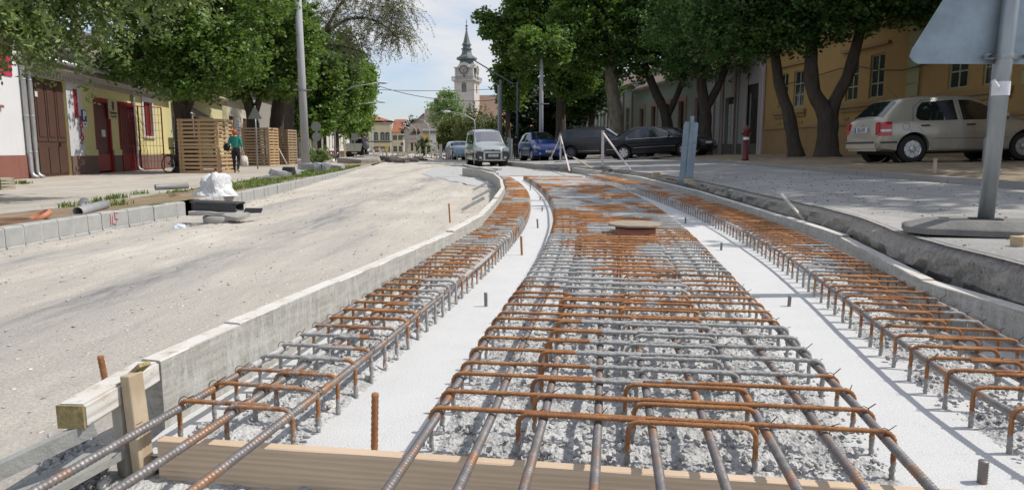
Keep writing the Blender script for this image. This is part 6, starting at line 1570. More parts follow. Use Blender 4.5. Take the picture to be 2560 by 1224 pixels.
# second dark car behind the beacon, nose to the right
sp2 = dict(sp); Ys = 36.5
c = Car(sp2, 'parked_car', 'dark car mostly hidden behind the grey beacon, nose with plate to the right', (at_px(1762, Ys) - 1.9, Ys - .2, 0), rad(-28)); c.body(); ground_car(c, .02); c.wheel()
c.patch_side(-1.22, .86, lambda x: .92, lambda x: interp(x, [-1.22, -.8, .2, .86], [1.0, 1.3, 1.34, .96]), CGL, 'side_window'); c.patch_top(.36, .97, .52, .64, CGL, 'windscreen'); c.mirrors(.72, .95); c.plate(2.262, .55, 'MCF-190'); c.patch_side(1.95, 2.2, lambda x: .58, lambda x: .70, CLR, 'headlight', .012, 4, 2)
c.box('grille', CHR, (2.20, 2.235, -.3, .3, .64, .66), (2.20, 2.235, -.3, .3, .70, .72))
# --- dark grey SUV
sp = dict(paint=paint('dark_grey_paint', (.050, .048, .050), .3), x=(-2.32, 2.32), R=.35, tr=.76, wheels=(-1.33, 1.34), spokes=7, sw=.06,
    z0=[(-2.32, .48), (-2.1, .36), (-1.5, .28), (1.6, .28), (2.15, .34), (2.32, .5)],
    top=[(-2.32, .8), (-2.28, 1.0), (-2.15, 1.25), (-1.95, 1.52), (-1.7, 1.62), (-1, 1.67), (0, 1.68), (.4, 1.63), (1.15, 1.17), (1.4, 1.11), (2.0, 1.0), (2.25, .86), (2.32, .65)],
    belt=[(-2.32, .75), (-2.2, 1.05), (-1.5, 1.10), (1.0, 1.05), (1.4, 1.0), (2.32, .6)],
    wb=[(-2.32, .7), (-2.15, .84), (-1.7, .88), (1.5, .89), (2.0, .82), (2.32, .6)], wr=[(-2.32, .66), (-1.95, .66), (-1.5, .63), (.4, .62), (1.15, .74), (1.4, .78), (2.32, .5)])
Ys = 38.6; c = Car(sp, 'parked_car', 'dark grey estate car with roof rails, left of the black saloon', (at_px(1443, Ys) + 1.15, Ys - .15, 0), rad(-26)); c.body(); ground_car(c); c.wheel()
c.patch_side(-1.95, 1.0, lambda x: 1.13, lambda x: interp(x, [-1.95, -1.75, .3, 1.0], [1.42, 1.52, 1.54, 1.16]), CGL, 'side_window'); c.patch_top(.48, 1.12, .58, .7, M('painted_sky_glass', (.10, .11, .11), .05, spec=1.0), 'windscreen'); c.patch_top(-2.22, -1.98, .6, .58, CGL, 'rear_window')  # windscreen glass has a paler base colour that mimics sky light on it
c.patch_side(-2.05, -1.97, lambda x: 1.08, lambda x: 1.46, CHR, 'tail_light', .012, 2, 4)
b = B()
for sy in (-1, 1): b.tube([(-1.7, sy * .6, 1.62), (-1.5, sy * .6, 1.72), (.1, sy * .6, 1.74), (.3, sy * .58, 1.66)], .02, 6)
b.out('roof_rail', BLK, c.r); c.mirrors(.82, 1.1); c.seams([[(-.25, 1.5), (-.27, .4)], [(-1.1, 1.1), (-.8, .45)]]); c.patch_side(-.9, .9, lambda x: .42, lambda x: .445, CHR, 'sill_strip', .01, 5, 1)
# --- blue hatchback facing the viewer
sp = dict(paint=paint('blue_paint', (.012, .045, .22), .3), x=(-1.92, 1.92), R=.30, tr=.71, wheels=(-1.2, 1.25), spokes=9, sw=.05,
    z0=[(-1.92, .4), (-1.8, .28), (-1.4, .22), (1.5, .20), (1.82, .22), (1.92, .30)],
    top=[(-1.92, .6), (-1.88, .98), (-1.75, 1.2), (-1.5, 1.42), (-.9, 1.51), (-.3, 1.52), (.1, 1.48), (.85, 1.09), (1.1, 1.0), (1.55, .86), (1.8, .68), (1.92, .45)],
    belt=[(-1.92, .55), (-1.85, .92), (-1.5, .98), (.8, .93), (1.2, .88), (1.92, .42)],
    wb=[(-1.92, .66), (-1.8, .78), (-1.4, .83), (1.3, .835), (1.6, .81), (1.82, .72), (1.92, .52)], wr=[(-1.92, .55), (-1.5, .58), (0, .55), (.85, .70), (1.15, .72), (1.55, .66), (1.92, .45)])
Ys = 36.6; c = Car(sp, 'parked_car', 'bright blue hatchback facing the viewer in front of the grey pole', (at_px(1352, Ys), Ys + 1.6, 0), rad(-77)); c.body(); ground_car(c); c.wheel()
c.patch_side(-1.4, -.35, lambda x: 1.0, lambda x: interp(x, [-1.4, -1.1, -.35], [1.2, 1.38, 1.44]), CGL, 'side_window'); c.patch_side(-.25, .78, lambda x: .97, lambda x: interp(x, [-.25, .1, .78], [1.44, 1.38, 1.0]), CGL, 'side_window')
c.patch_top(.12, .84, .51, .66, CGL, 'windscreen'); c.mirrors(.62, 1.02, BLK); c.plate(1.955, .47, 'JLC-402')
c.patch_side(1.50, 1.84, lambda x: interp(x, [1.5, 1.84], [.70, .56]), lambda x: interp(x, [1.5, 1.84], [.83, .66]), CLR, 'headlight', .012, 6, 4)
c.patch_top(1.6, 1.84, .72, .5, sp['paint'], 'bonnet_edge'); c.box('bumper', sp['paint'], (1.80, 1.95, -.66, .66, .30, .55), bev=.05); c.box('air_intake', BLK, (1.945, 1.958, -.35, .35, .33, .40)); 
for sy in (-1, 1): c.box('headlight', CLR, (1.70, 1.86, sy * .64 - .13, sy * .64 + .13, .60, .74), bev=.03); b = B(); b.lathe([(.05, 1.95), (.05, 1.965)], 14, (0, sy * .52, .36), 'x'); b.out('fog_lamp', CLR, c.r)
b = B(); b.beam((1.87, -.1, .64), (1.87, 0, .70), .03, .02); b.beam((1.87, .1, .64), (1.87, 0, .70), .03, .02); b.out('chevron_badge', CHR, c.r); c.patch_side(-.9, .9, lambda x: .48, lambda x: .53, BLK, 'side_strip', .012, 6, 1)
# --- silver van
sp = dict(paint=paint('silver_green_paint', (.42, .46, .46), .3), x=(-2.07, 2.07), R=.31, tr=.72, wheels=(-1.3, 1.33), spokes=6, sw=.06, clad=None,
    z0=[(-2.07, .4), (-1.9, .28), (1.6, .24), (1.95, .26), (2.07, .34)],
    top=[(-2.07, .8), (-2.03, 1.6), (-1.95, 1.72), (-1.6, 1.79), (-.4, 1.81), (.15, 1.77), (.4, 1.68), (1.05, 1.17), (1.2, 1.09), (1.7, .97), (1.95, .80), (2.07, .55)],
    belt=[(-2.07, .75), (-2.0, 1.04), (-1, 1.06), (1.0, 1.02), (1.3, .96), (2.07, .5)],
    wb=[(-2.07, .78), (-1.9, .85), (1.4, .86), (1.75, .82), (1.95, .74), (2.07, .6)], wr=[(-2.07, .68), (-1, .66), (.4, .63), (1.05, .74), (1.3, .76), (1.7, .7), (2.07, .5)])
Ys = 33.8; c = Car(sp, 'silver_van', 'silver grey van driving towards the viewer past the end of the track bed', (at_px(1212, Ys) , Ys + 1.95, -.02), rad(-79), 'van'); c.body(); c.wheel()
c.r.location.z = -.03
c.patch_side(-1.75, -.75, lambda x: 1.10, lambda x: 1.55, CGL, 'side_window', nx=4); c.patch_side(-.6, .92, lambda x: 1.08, lambda x: interp(x, [-.6, .2, .92], [1.56, 1.55, 1.12]), CGL, 'side_window')
c.patch_top(.42, 1.04, .60, .72, M('painted_reflection_glass', (.16, .16, .19), .04, spec=1.0), 'windscreen')  # bright reflection is put into the paler base colour of this glass
c.patch_side(-2.0, 1.0, lambda x: .50, lambda x: .62, M('grey_cladding', (.12, .12, .12), .7), 'side_strip', .014, 8, 1)
CLD = M('dark_bumper_plastic', (.045, .047, .05), .65)
c.box('bumper', CLD, (1.86, 2.10, -.82, .82, .30, .70), bev=.06)
c.box('bumper_frame', paint('silver_green_paint', (.42, .46, .46), .3), (2.09, 2.125, -.46, .46, .63, .72), (2.09, 2.125, -.46, -.37, .30, .63), (2.09, 2.125, .37, .46, .30, .63), (2.09, 2.12, -.46, .46, .27, .32), bev=.01)
c.box('grille', BLK, (2.095, 2.11, -.37, .37, .34, .42)); c.plate(2.115, .52, 'KXR-276')
c.box('bonnet_grille', BLK, (2.0, 2.055, -.42, .42, .745, .765), (1.98, 2.04, -.42, .42, .79, .81))
b = B(); b.beam((2.06, -.09, .735), (2.06, 0, .79), .035, .03); b.beam((2.06, .09, .735), (2.06, 0, .79), .035, .03); b.out('chevron_badge', BLK, c.r)
for sy in (-1, 1):
    c.box('headlight', CLR, (1.78, 2.0, sy * .66 - .15, sy * .66 + .15, .71, .90), bev=.04)
    b = B(); b.lathe([(.065, 2.10), (.065, 2.118)], 16, (0, sy * .6, .42), 'x'); b.out('fog_lamp', CLR, c.r)
b = B()
for sy in (-1, 1): b.tube([(-.9, sy * .6, 1.78), (-.75, sy * .6, 1.85), (.0, sy * .6, 1.86), (.15, sy * .58, 1.79)], .018, 6)
b.out('roof_rail', BLK, c.r); c.mirrors(.82, 1.12, BLK); c.seams([[(-.68, 1.58), (-.7, .35)], [(1.1, 1.0), (1.1, .4)]])
b = B(); b.tube([(1.06, .62, 1.17), (1.0, .0, 1.215)], .008, 4); b.tube([(1.08, -.05, 1.16), (1.04, -.62, 1.19)], .008, 4); b.out('wiper', BLK, c.r)
b = B(); b.lathe([(.02, 1.79), (.014, 1.83)], 8, (.1, 0, 0)); b.out('aerial_stub', BLK, c.r)
# --- bluish car far behind the van
sp3 = dict(sp); sp3['paint'] = paint('pale_blue_paint', (.22, .33, .46), .2)
sp3['top'] = [(a, z if z < 1.1 else 1.1 + (z - 1.1) * .55) for a, z in sp['top']]
c = Car(sp3, 'parked_car', 'small pale blue car half hidden behind the left side of the van', (at_px(1146, 55), 57, 0), rad(-75)); c.body(); c.wheel(); c.patch_top(.5, 1.0, .6, .7, CGL, 'windscreen'); c.patch_side(-1.7, .9, lambda x: 1.08, lambda x: 1.3, CGL, 'side_window'); c.r.location.z = G(c.r.location.x, 57)
# --- white flatbed truck seen from behind
Yt = 66; x = at_px(889, Yt); zt_ = G(x, Yt)
r = empty('flatbed_truck', (x, Yt, zt_), rad(4), 'white flatbed truck seen from behind on the left', 'truck'); TRW = M('truck_cream', (.55, .56, .50), .5, scale=3)
b = B(); b.box(-.9, .9, -.02, .02, .72, 1.05); b.box(-.9, .9, -.025, .015, 1.06, 1.38); b.box(-.9, -.86, 0, 3, .72, 1.38); b.box(.86, .9, 0, 3, .72, 1.38); b.box(-.9, .9, 0, 3, .66, .71); b.out('cargo_bed', TRW, r)
b = B(); b.box(-.85, .85, 3.05, 4.4, .5, 1.15); b.prism([(3.05, 1.15), (4.3, 1.15), (3.9, 1.95), (3.1, 1.98)], -.8, .8, 'yz'); bevel(b.out('cab', TRW, r), .05, 2)
b = B(); b.box(-.68, .68, 3.02, 3.04, 1.35, 1.85); b.out('rear_window', CGL, r)
b = B(); b.box(-.88, .88, .1, .3, .35, .62); b.box(-.6, .6, .3, 4, .3, .5); b.out('chassis', UND, r)
for sx in (-.72, .72):
    for yy in (.9, 3.7): b = B(); b.lathe([(.32, -.12), (.34, -.1), (.34, .1), (.32, .12)], 24, (sx, yy, .34), 'x'); b.out('wheel', TYRE, r)
for sx in (-.75, .75): b = B(); b.box(sx - .12, sx + .12, -.03, .1, .5, .6); b.out('tail_light', RED_, r)
b = B(); b.box(-.25, .25, .08, .1, .45, .55); b.out('number_plate', PLT, r)
r = empty('yellow_post', (at_px(866, 60), 60, G(at_px(866, 60), 60)), 0, 'pale yellow marker post left of the white truck', 'post'); b = B(); b.beam((0, 0, 0), (-.05, 0, 1.9), .12, .05, (0, 1, 0)); b.out('board', M('pale_yellow_paint', (.70, .62, .33), .6), r)
# ================================================================== STREET FURNITURE
GALV = M('galvanised_steel', (.30, .33, .34), .42, .55, scale=5, var=.25, vscale=(1, 1, .3)); ALU = M('dull_aluminium', (.26, .32, .365), .5, .35, scale=4, var=.28)
CPOLE = M('pole_concrete', (.36, .37, .38), .85, scale=2, bmp=.3, vscale=(1, 1, .3)); RUB = M('grey_rubber_base', (.13, .128, .122), .85, scale=7, bmp=.6, bscale=45, col2=(.22, .21, .19))
# big triangular sign (seen from behind) close on the right
bx_, by_, bz_ = P(2462, 566, .345); 
r = empty('warning_sign', (bx_, by_, HR(bx_, by_)), 0, 'back of a big triangular road sign on a galvanised post with a rubber foot', 'road sign')
lean = .045; Hh = 2.0; z0_ = .05
b = B(); b.tube([(0, 0, z0_), (lean * .5 , 0, .9), (lean * 1.1, .0, Hh)], .0365, 20); post = b.out('post', GALV, r, True)
b = B(); tz = D(2380, 160, by_ + .04)[2] - HR(bx_, by_)
sw_ = .53; pts = [(-sw_, tz + .035), (-sw_ + .02, tz + .012), (-sw_ + .045, tz), (sw_ - .045, tz), (sw_ - .02, tz + .012), (sw_, tz + .035), (sw_ - .01, tz + .07), (.035, tz + .90), (0, tz + .915), (-.035, tz + .90), (-sw_ + .01, tz + .07)]
m = Matrix.Translation((lean * .85 + .06, .05, 0)) @ Matrix.Rotation(rad(2), 4, 'Z')
b.prism(pts, -.003, .003, 'xz', m); b.out('panel', ALU, r)
b = B(); b.prism([(-.10, -.012), (.10, -.012), (.10, .012), (-.10, .012)], tz + .02, tz + .045, 'xy', Matrix.Translation((lean * .85, .02, 0)))
b.lathe([(.040, tz + .02), (.041, tz + .032), (.040, tz + .045)], 20, (lean * .55 * tz, 0, 0)); o = b.out('clamp', GALV, r)
b = B(); 
for q in (-.085, .085): b.lathe([(.010, -.03), (.010, -.0)], 8, (lean * .85 + q, .0, tz + .032), 'y')
b.out('clamp_bolt', BLK, r)
b = B(); tzp = D(2500, 222, by_)[2] - HR(bx_, by_); lq = lean * .55 * tzp; b.lathe([(.0390, tzp - .034), (.0395, tzp), (.0390, tzp + .034)], 20, (lq, 0, 0)); b.tube([(lq - .03, -.02, tzp + .02), (lq - .045, -.035, tzp + .005), (lq - .062, -.03, tzp + .035), (lq - .066, -.035, tzp + .022)], [.012, .014, .012, .004], 7); b.out('white_tape', M('white_tape', (.70, .70, .72), .6), r)
# rubber foot: low moulded slab with bevelled rim and socket holes
def foot(parent, sx, sy, hh, rz=0, hole=True, mat=RUB, off=(0, 0)):
    b = B(); 
    def octo(ax, ay, ch): return [(-ax + ch, -ay), (ax - ch, -ay), (ax, -ay + ch), (ax, ay - ch), (ax - ch, ay), (-ax + ch, ay), (-ax, ay - ch), (-ax, -ay + ch)]
    L_ = [(octo(sx, sy, sy * .45), .004), (octo(sx * 1.0, sy * 1.0, sy * .45), hh * .45), (octo(sx * .97, sy * .95, sy * .45), hh * .55), (octo(sx * .70, sy * .66, sy * .38), hh * .98), (octo(sx * .66, sy * .60, sy * .36), hh)]
    vs = []; fs = []
    for pl, z in L_: vs += [(x, y, z) for x, y in pl]
    for i in range(len(L_) - 1):
        for j in range(8): j2 = (j + 1) % 8; fs.append((i * 8 + j, i * 8 + j2, (i + 1) * 8 + j2, (i + 1) * 8 + j))
    fs += [tuple(range(7, -1, -1)), tuple(range(len(L_) * 8 - 8, len(L_) * 8))]
    m = Matrix.Translation((off[0], off[1], 0)) @ Matrix.Rotation(rz, 4, 'Z'); b.add([m @ Vector(v) for v in vs], fs)
    f = b.out('rubber_foot', mat, parent)
    if hole:
        h_ = B(); 
        for q in (-.55, .55): h_.box(sx * q - .022, sx * q + .022, -.022, .022, hh + .0005, hh + .0015, m)
        h_.out('socket_hole', M('hole_black', (.01, .01, .01), 1), f)
    return f
foot(r, .40, .19, .075, rad(-24), True, off=(.03, -.02))
b = B(); b.box(-.07, .07, -.05, .05, .076, .080, Matrix.Rotation(rad(-24), 4, 'Z')); b.out('foot_plate', BLK, r)
# tall pale utility pole behind it
x, y = at_px(2466, 14.9), 14.9
r = empty('utility_pole', (x, y, G(x, y)), 0, 'thick pale grey pole directly behind the post of the big sign', 'pole'); b = B(); b.tube([(0, 0, -.1), (0, 0, 1.0), (.05, 0, 8)], [.125, .12, .095], 12); b.out('pole', M('bluish_painted_pole', (.33, .34, .40), .6, scale=2), r, True); b = B(); b.lathe([(.14, 0), (.14, .5), (.13, .52)], 12); b.out('sleeve', CPOLE, r)
x, y = P(2336, 432, .42)[:2]; r = empty('wood_peg', (x, y, G(x, y)), 0, 'short square wooden peg in the soil below the beige hatchback', 'peg'); b = B(); b.beam((0, 0, -.1), (0, 0, .20), .035, .035, (1, 0, 0)); b.out('peg', OLDW, r)
# grey guide beacon, leaning
x, y = P(1712, 446, .27)[:2]; BH = 1.18; r = empty('guide_beacon', (x, y, G(x, y)), 0, 'grey back of a traffic guide beacon on a rubber foot beside the right formwork', 'beacon')
b = B(); mm = Matrix.Rotation(rad(3.5), 4, 'Y') @ Matrix.Rotation(rad(8), 4, 'Z') @ Matrix.Scale(BH, 4, (0, 0, 1))
b.prism([(-.115, .14), (-.105, .08), (.06, .06), (.12, .10), (.125, 1.02), (.11, 1.05), (-.10, 1.05), (-.125, 1.0)], -.006, .006, 'xz', mm); b.prism([(-.02, 0), (.035, 0), (.035, 1.08), (-.02, 1.08)], -.025, -.0065, 'xz', mm); b.prism([(-.02, 1.0), (.035, 1.0), (.035, 1.13), (-.02, 1.13)], -.03, .012, 'xz', mm)
b.out('panel', ALU, r)
b = B()
for q, z in ((-.075, .3), (.09, .3), (-.07, .9), (.09, .9)): b.lathe([(.008, -.012), (.008, -.006)], 8, (q + .06 * z, 0, z), 'y')
b.out('rivet', BLK, r); foot(r, .36, .2, .09, rad(-6))
# white posts with braces
WPM = M('white_paint_dirty', (.60, .58, .55), .6, scale=8, col2=(.48, .44, .40)); PKB = M('red_white_batten', (.55, .45, .42), .7, scale=9, col2=(.62, .60, .57))
def wpost(u, v, vt, z, lab, braces, w=.07, ftt=True):
    x, y, _ = P(u, v, z); g = G(x, y) if y > 3 else z; g = z; h = D(u, vt, y)[2] - g
    r = empty('white_post', (x, y, g), 0, lab, 'post'); b = B(); b.beam((0, 0, .04), (0, .01, h), w, w * .55, (0, 1, 0)); b.out('post', WPM, r)
    for (ub, vb) in braces:
        q = P(ub, vb, z - .04); b = B(); b.beam((.0, -.05, h * .93), (q[0] - x, q[1] - y, q[2] - g), .045, .03); b.out('brace', PKB, r)
    if ftt: foot(r, .26, .17, .08, 0, False)
    return r
wpost(1401, 407, 336, .19, 'white post with two splayed battens on a black foot in front of the blue car', [(1372, 405), (1424, 427)])
wpost(1506, 422, 326, .24, 'tall white post with one long batten brace in front of the black saloon', [(1578, 428)])
x, y, _ = P(1478, 419, .2); r = empty('loose_batten', (x, y, .2), 0, 'ochre batten leaning beside the wheel of the dark estate car', 'batten'); q = P(1458, 390, .25); b = B(); b.beam((0, 0, 0), (-.42, 1.6, .30), .05, .03); b.out('batten', OLDW, r)
x, y, _ = P(1275, 403, .12); r = empty('grey_barrier_board', (x, y, .1), 0, 'upright grey board and white post right of the van', 'board'); b = B(); b.box(-.17, .02, -.01, .01, .05, 1.35); b.out('board', ALU, r); b = B(); b.box(.05, .15, -.03, .03, .05, 1.3); b.out('post', WPM, r); foot(r, .4, .2, .1, 0, False)
# distant barrier posts
dist = [(1022, 370, 383, 0), (1052, 368, 384, -1), (1067, 366, 384, 0), (1080, 367, 384, 0), (1093, 368, 385, 1), (1103, 360, 387, 0), (1117, 366, 387, 1), (1124, 364, 387, 0), (960, 372, 382, 1), (983, 371, 382, -1), (997, 372, 382, 0), (969, 371, 382, 0), (1040, 366, 384, 0), (1009, 372, 383, 1)]
dl = ['white post with a slanting brace below the orange roof wing', 'short white post in the far row below the clipped bush']
wheres = ['below the narrow grey house wall', 'below the small yellow veranda house', 'left of the clipped round bush', 'directly left of the clipped round bush', 'in front of the clipped round bush', 'right of the clipped round bush, widest', 'between bush and yew, braced', 'between bush and yew, plain', 'below the arched windows, braced', 'below the orange roof wing, leaning', 'below the right end of the orange roof', 'below the last arched window', 'in front of the yellow cottage windows', 'between orange roof and narrow grey wall']
for k, (u, vt, vb, ln) in enumerate(dist):
    Y = 62 + (1100 - u) * .25; x = at_px(u, Y); g = G(x, Y); h = D(u, vt, Y)[2] - g
    r = empty('barrier_post', (x, Y, g), 0, 'distant white barrier post ' + wheres[k], 'post', 'white barrier posts across the far end of the works'); b = B(); w = .26 if k == 5 else .13
    b.box(-w / 2, w / 2, -.03, .03, 0, h); b.out('post', WPM if k != 5 else M('grey_white_panel', (.5, .5, .52), .6), r)
    if ln: b = B(); b.beam((0, -.05, h * .9), (ln * .75, -.2, .0), .07, .05); b.out('brace', WPM, r)
    b = B(); b.box(-.3, .3, -.15, .15, -.02, .08); b.out('foot', RUB, r)
for k, (u, lab) in enumerate(((1172, 'white bent tube barrier left of the pale blue car'), (1148, 'second white tube barrier in front of the pale blue car'), (975, 'far white trestle below the town hall'))):
    Y = 52 if k < 2 else 85; x = at_px(u - 12, Y); g = G(x, Y); r = empty('tube_barrier', (x, Y, g), 0, lab, 'barrier'); b = B()
    for q in (-.35, .35): b.tube([(q - .15, 0, 0), (q - .05, 0, .8), (q + .05, 0, .8), (q + .18, 0, 0)], .03, 6)
    b.tube([(-.4, 0, .8), (.4, 0, .8)], .03, 6); b.out('frame', WPM, r)
# poles and lamps
def pole(u, v, Y, h, r0, r1, lab, mat=CPOLE, lean=0, name='utility_pole', ring=None, z=None):
    x = at_px(u, Y); g = G(x, Y) if z is None else z; r = empty(name, (x, Y, g), 0, lab, 'pole'); b = B(); b.tube([(0, 0, -.1), (lean * .5, 0, h / 2), (lean, 0, h)], [r0, (r0 + r1) / 2, r1], 16); b.out('pole', mat, r, True)
    if ring:
        for zr in ring: b = B(); b.lathe([(r0 * 1.06, zr), (r0 * 1.06, zr + .06)], 16, (lean * zr / h, 0, 0)); b.tube([(-.5, 0, zr + .03), (.45, 0, zr + .03)], .025, 6); b.out('bracket', GALV, r)
    return r
r = pole(768, 402, 36, 9.6, .215, .155, 'thick round concrete pole with graffiti between the left maples', M('light_pole_concrete', (.38, .385, .395), .8, scale=1.5, vscale=(1, 1, .2)), -.08, ring=[D(768, 227, 36)[2]], z=.0)
b = B(); 
for q in range(5): b.tube([(-.08 + q * .03, -.222, 1.5 + .2 * q), (.05, -.222, 1.62 + .17 * q), (-.03 + q * .02, -.222, 1.75 + .15 * q)], .010, 4)
b.tube([(.08 * math.cos(a) + .02, -.222, .95 + .35 * math.sin(a)) for a in np.linspace(0, 6.28, 16)], .008, 4); b.out('graffiti', M('grey_graffiti', (.22, .24, .25), .8), r)
pole(1352, 390, 40.5, 6.3, .13, .10, 'grey concrete pole rising behind the blue hatchback into the leaves', CPOLE, ring=[D(1352, 270, 40.5)[2]])
pole(1252, 395, 46, 5.2, .10, .08, 'dark slim pole of the double pole right of the van', M('dark_pole', (.14, .15, .15), .6), 0, z=0)
pole(1247, 395, 47, 5.0, .07, .06, 'pale slim pole left of the dark one, right of the van', CPOLE, 0, z=0)
x = at_px(1240, 50); z0_ = D(1240, 184, 50)[2]; z1_ = D(1188, 151, 50)[2]
r = empty('lamp_arm', (x + 1.2, 50, 0), 0, 'blue grey steel lamp arm slanting from the right leaves towards the spire', 'lamp arm'); b = B(); b.tube([(.3, 0, 0), (.3, 0, z0_ - .6), (0, 0, z0_ - .7), (-2.7, 0, z1_)], [.08, .07, .05, .04], 8); b.out('arm', M('blue_grey_steel', (.14, .18, .24), .5, .3), r, True)
def lamp(u, v, Y, arm, lab, base=True, g=0):
    x = at_px(u, Y); z = D(u, v, Y)[2]; px_ = x + arm; r = empty('street_lamp', (px_, Y, g), 0, lab, 'street lamp', 'street lamps along the far street')
    b = B(); s = 1 if arm > 0 else -1; b.tube([(0, 0, 0), (0, 0, z * .72), (-.1 * s, 0, z * .82), (-abs(arm) * .45 * s, 0, z * .95), (-arm, 0, z)], [.075, .055, .045, .035, .03], 8); b.out('post', M('lamp_grey', (.45, .46, .46), .5, .3), r, True)
    b = B(); b.blob((-arm - .35 * s, 0, z), (.42, .15, .10), 2, .02, 12); b.out('lamp_head', M('lamp_head_white', (.72, .73, .75), .4), r, True)
lamp(1046, 296, 100, 1.7, 'pale street lamp with a curved arm left of the linden')
lamp(985, 313, 190, 3.6, 'far small lamp head above the orange roof'); lamp(1019, 310, 165, 2.4, 'far lamp head beside the dark conifer')
lamp(950, 255, 62, -3.6, 'lamp head poking out of the last left tree, lower one'); lamp(952, 207, 54, -3.4, 'upper lamp head poking out above the left trees'); lamp(1243, 240, 60, 1.0, 'lamp head above the church roof beside the right trees'); lamp(1128, 279, 75, 2.6, 'lamp head seen against the linden')
# signs seen from behind on the left
def sign(u, Y, kinds, lab, g=None, mat=ALU):
    x = at_px(u, Y); g = G(x, Y) if g is None else g; r = empty('road_sign', (x, Y, g), 0, lab, 'road sign'); top = max(D(u, k[1], Y)[2] for k in kinds) - g
    b = B(); b.tube([(0, 0, 0), (0, 0, top)], .03, 8); b.out('post', GALV, r, True)
    for k in kinds:
        zc = (D(u, (k[1] + k[2]) / 2, Y)[2] - g); hh = (k[2] - k[1]) / F * Y / 2; b = B()
        if k[0] == 'tri': b.prism([(-hh * 1.12, zc - hh), (hh * 1.12, zc - hh), (0, zc + hh)], -.045, -.04, 'xz')
        elif k[0] == 'disc': b.lathe([(hh, -.045), (hh, -.04)], 24, (0, 0, zc), 'y')
        elif k[0] == 'sq': b.box(-hh, hh, -.045, -.04, zc - hh, zc + hh)
        m_ = k[3] if len(k) > 3 else mat; b.out('panel', m_, r)
    return r
sign(648, 32, [('tri', 265, 297)], 'small triangular sign seen from behind in front of the second pallet box', mat=M('light_sign_back', (.36, .38, .37), .6, .2))
sign(797, 44, [('disc', 304, 328), ('disc', 331, 353)], 'two round signs seen from behind right of the concrete pole', mat=M('light_sign_back', (.36, .38, .37), .6, .2))
sign(891, 62, [('sq', 334, 350)], 'square sign back behind the white truck', mat=CPOLE)
PUR = M('purple_sign', (.14, .04, .12), .5); YS = M('yellow_sign', (.75, .50, .03), .5)
sign(1057, 95, [('disc', 347, 357, PUR)], 'small dark round sign in front of the yellow cottage'); sign(1008, 130, [('disc', 356, 364, PUR)], 'tiny dark round sign below the orange roof wing')
sign(970, 95, [('sq', 366, 375, YS)], 'small yellow sign below the arched windows'); sign(1142, 70, [('sq', 355, 366, YS)], 'yellow road sign just left of the van')
x, y, _ = P(1087, 391, 0); r = empty('orange_cone', (x, y, G(x, y)), 0, 'small orange traffic cone on the gravel left of the van', 'cone'); b = B(); b.lathe([(.17, 0), (.17, .03), (.12, .04), (.09, .40), (.07, .42)], 16); b.out('cone', M('orange_plastic', (.75, .16, .05), .5), r)
# fire hydrant
x = at_px(1859, 21.5); y = 21.5; r = empty('fire_hydrant', (x, y, G(x, y)), 0, 'dark red fire hydrant post with a white band before the dark gateway', 'hydrant')
b = B(); b.lathe([(.10, 0), (.11, .05), (.085, .08), (.08, .86), (.10, .88), (.10, .94), (.07, 1.0), (.03, 1.04)], 16); b.out('body', M('hydrant_red', (.12, .02, .018), .6), r, True)
b = B(); b.lathe([(.086, .62), (.086, .70)], 16, cap=False); b.out('band', WS, r)
b = B()
for a in (0, math.pi): b.tube([(.07 * math.cos(a), 0, .80), (.15 * math.cos(a), 0, .80)], .035, 8)
b.out('outlet', M('hydrant_red', (.12, .02, .018), .6), r)
# overhead wires
for k, (u0, v0, y0, u1, v1, y1, sag, lab) in enumerate(((945, 215, 60, 1240, 250, 60, .5, 'thin sagging wire crossing the sky below the tower balcony'), (950, 308, 90, 1140, 262, 95, .6, 'thin wire rising from the left trees towards the chimneys'), (900, 222, 70, 1250, 222, 70, .2, 'nearly level wire crossing the sky in front of the tower'), (950, 300, 90, 1040, 318, 110, .3, 'low thin wire above the orange roof'))):
    a_, c_ = Vector(D(u0, v0, y0)), Vector(D(u1, v1, y1)); r = empty('overhead_wire', tuple(a_), 0, lab, 'wire'); b = B(); b.tube([a_.lerp(c_, i / 12) + Vector((0, 0, -sag * 4 * (i / 12) * (1 - i / 12))) for i in range(13)], .028, 4); b.out('wire', M('wire_grey', (.15, .15, .16), .6), r, world=True)
x0_, zz0 = FRf.at(2560, 125); x1_, zz1 = FRf.at(2110, 205)
r = FRf.root('facade_cable', 0, 'black cable sagging across the ochre facade', 'cable'); b = B(); za = FRf.at(2340, 150)
pts = [FRf.at(u, v) for u, v in ((2380, 140), (2330, 160), (2270, 176), (2210, 176), (2165, 168), (2110, 172), (2020, 200), (1950, 216))]
b.tube([(p[0], -.2, p[1]) for p in pts], .02, 5); b.out('cable', BLK, r)

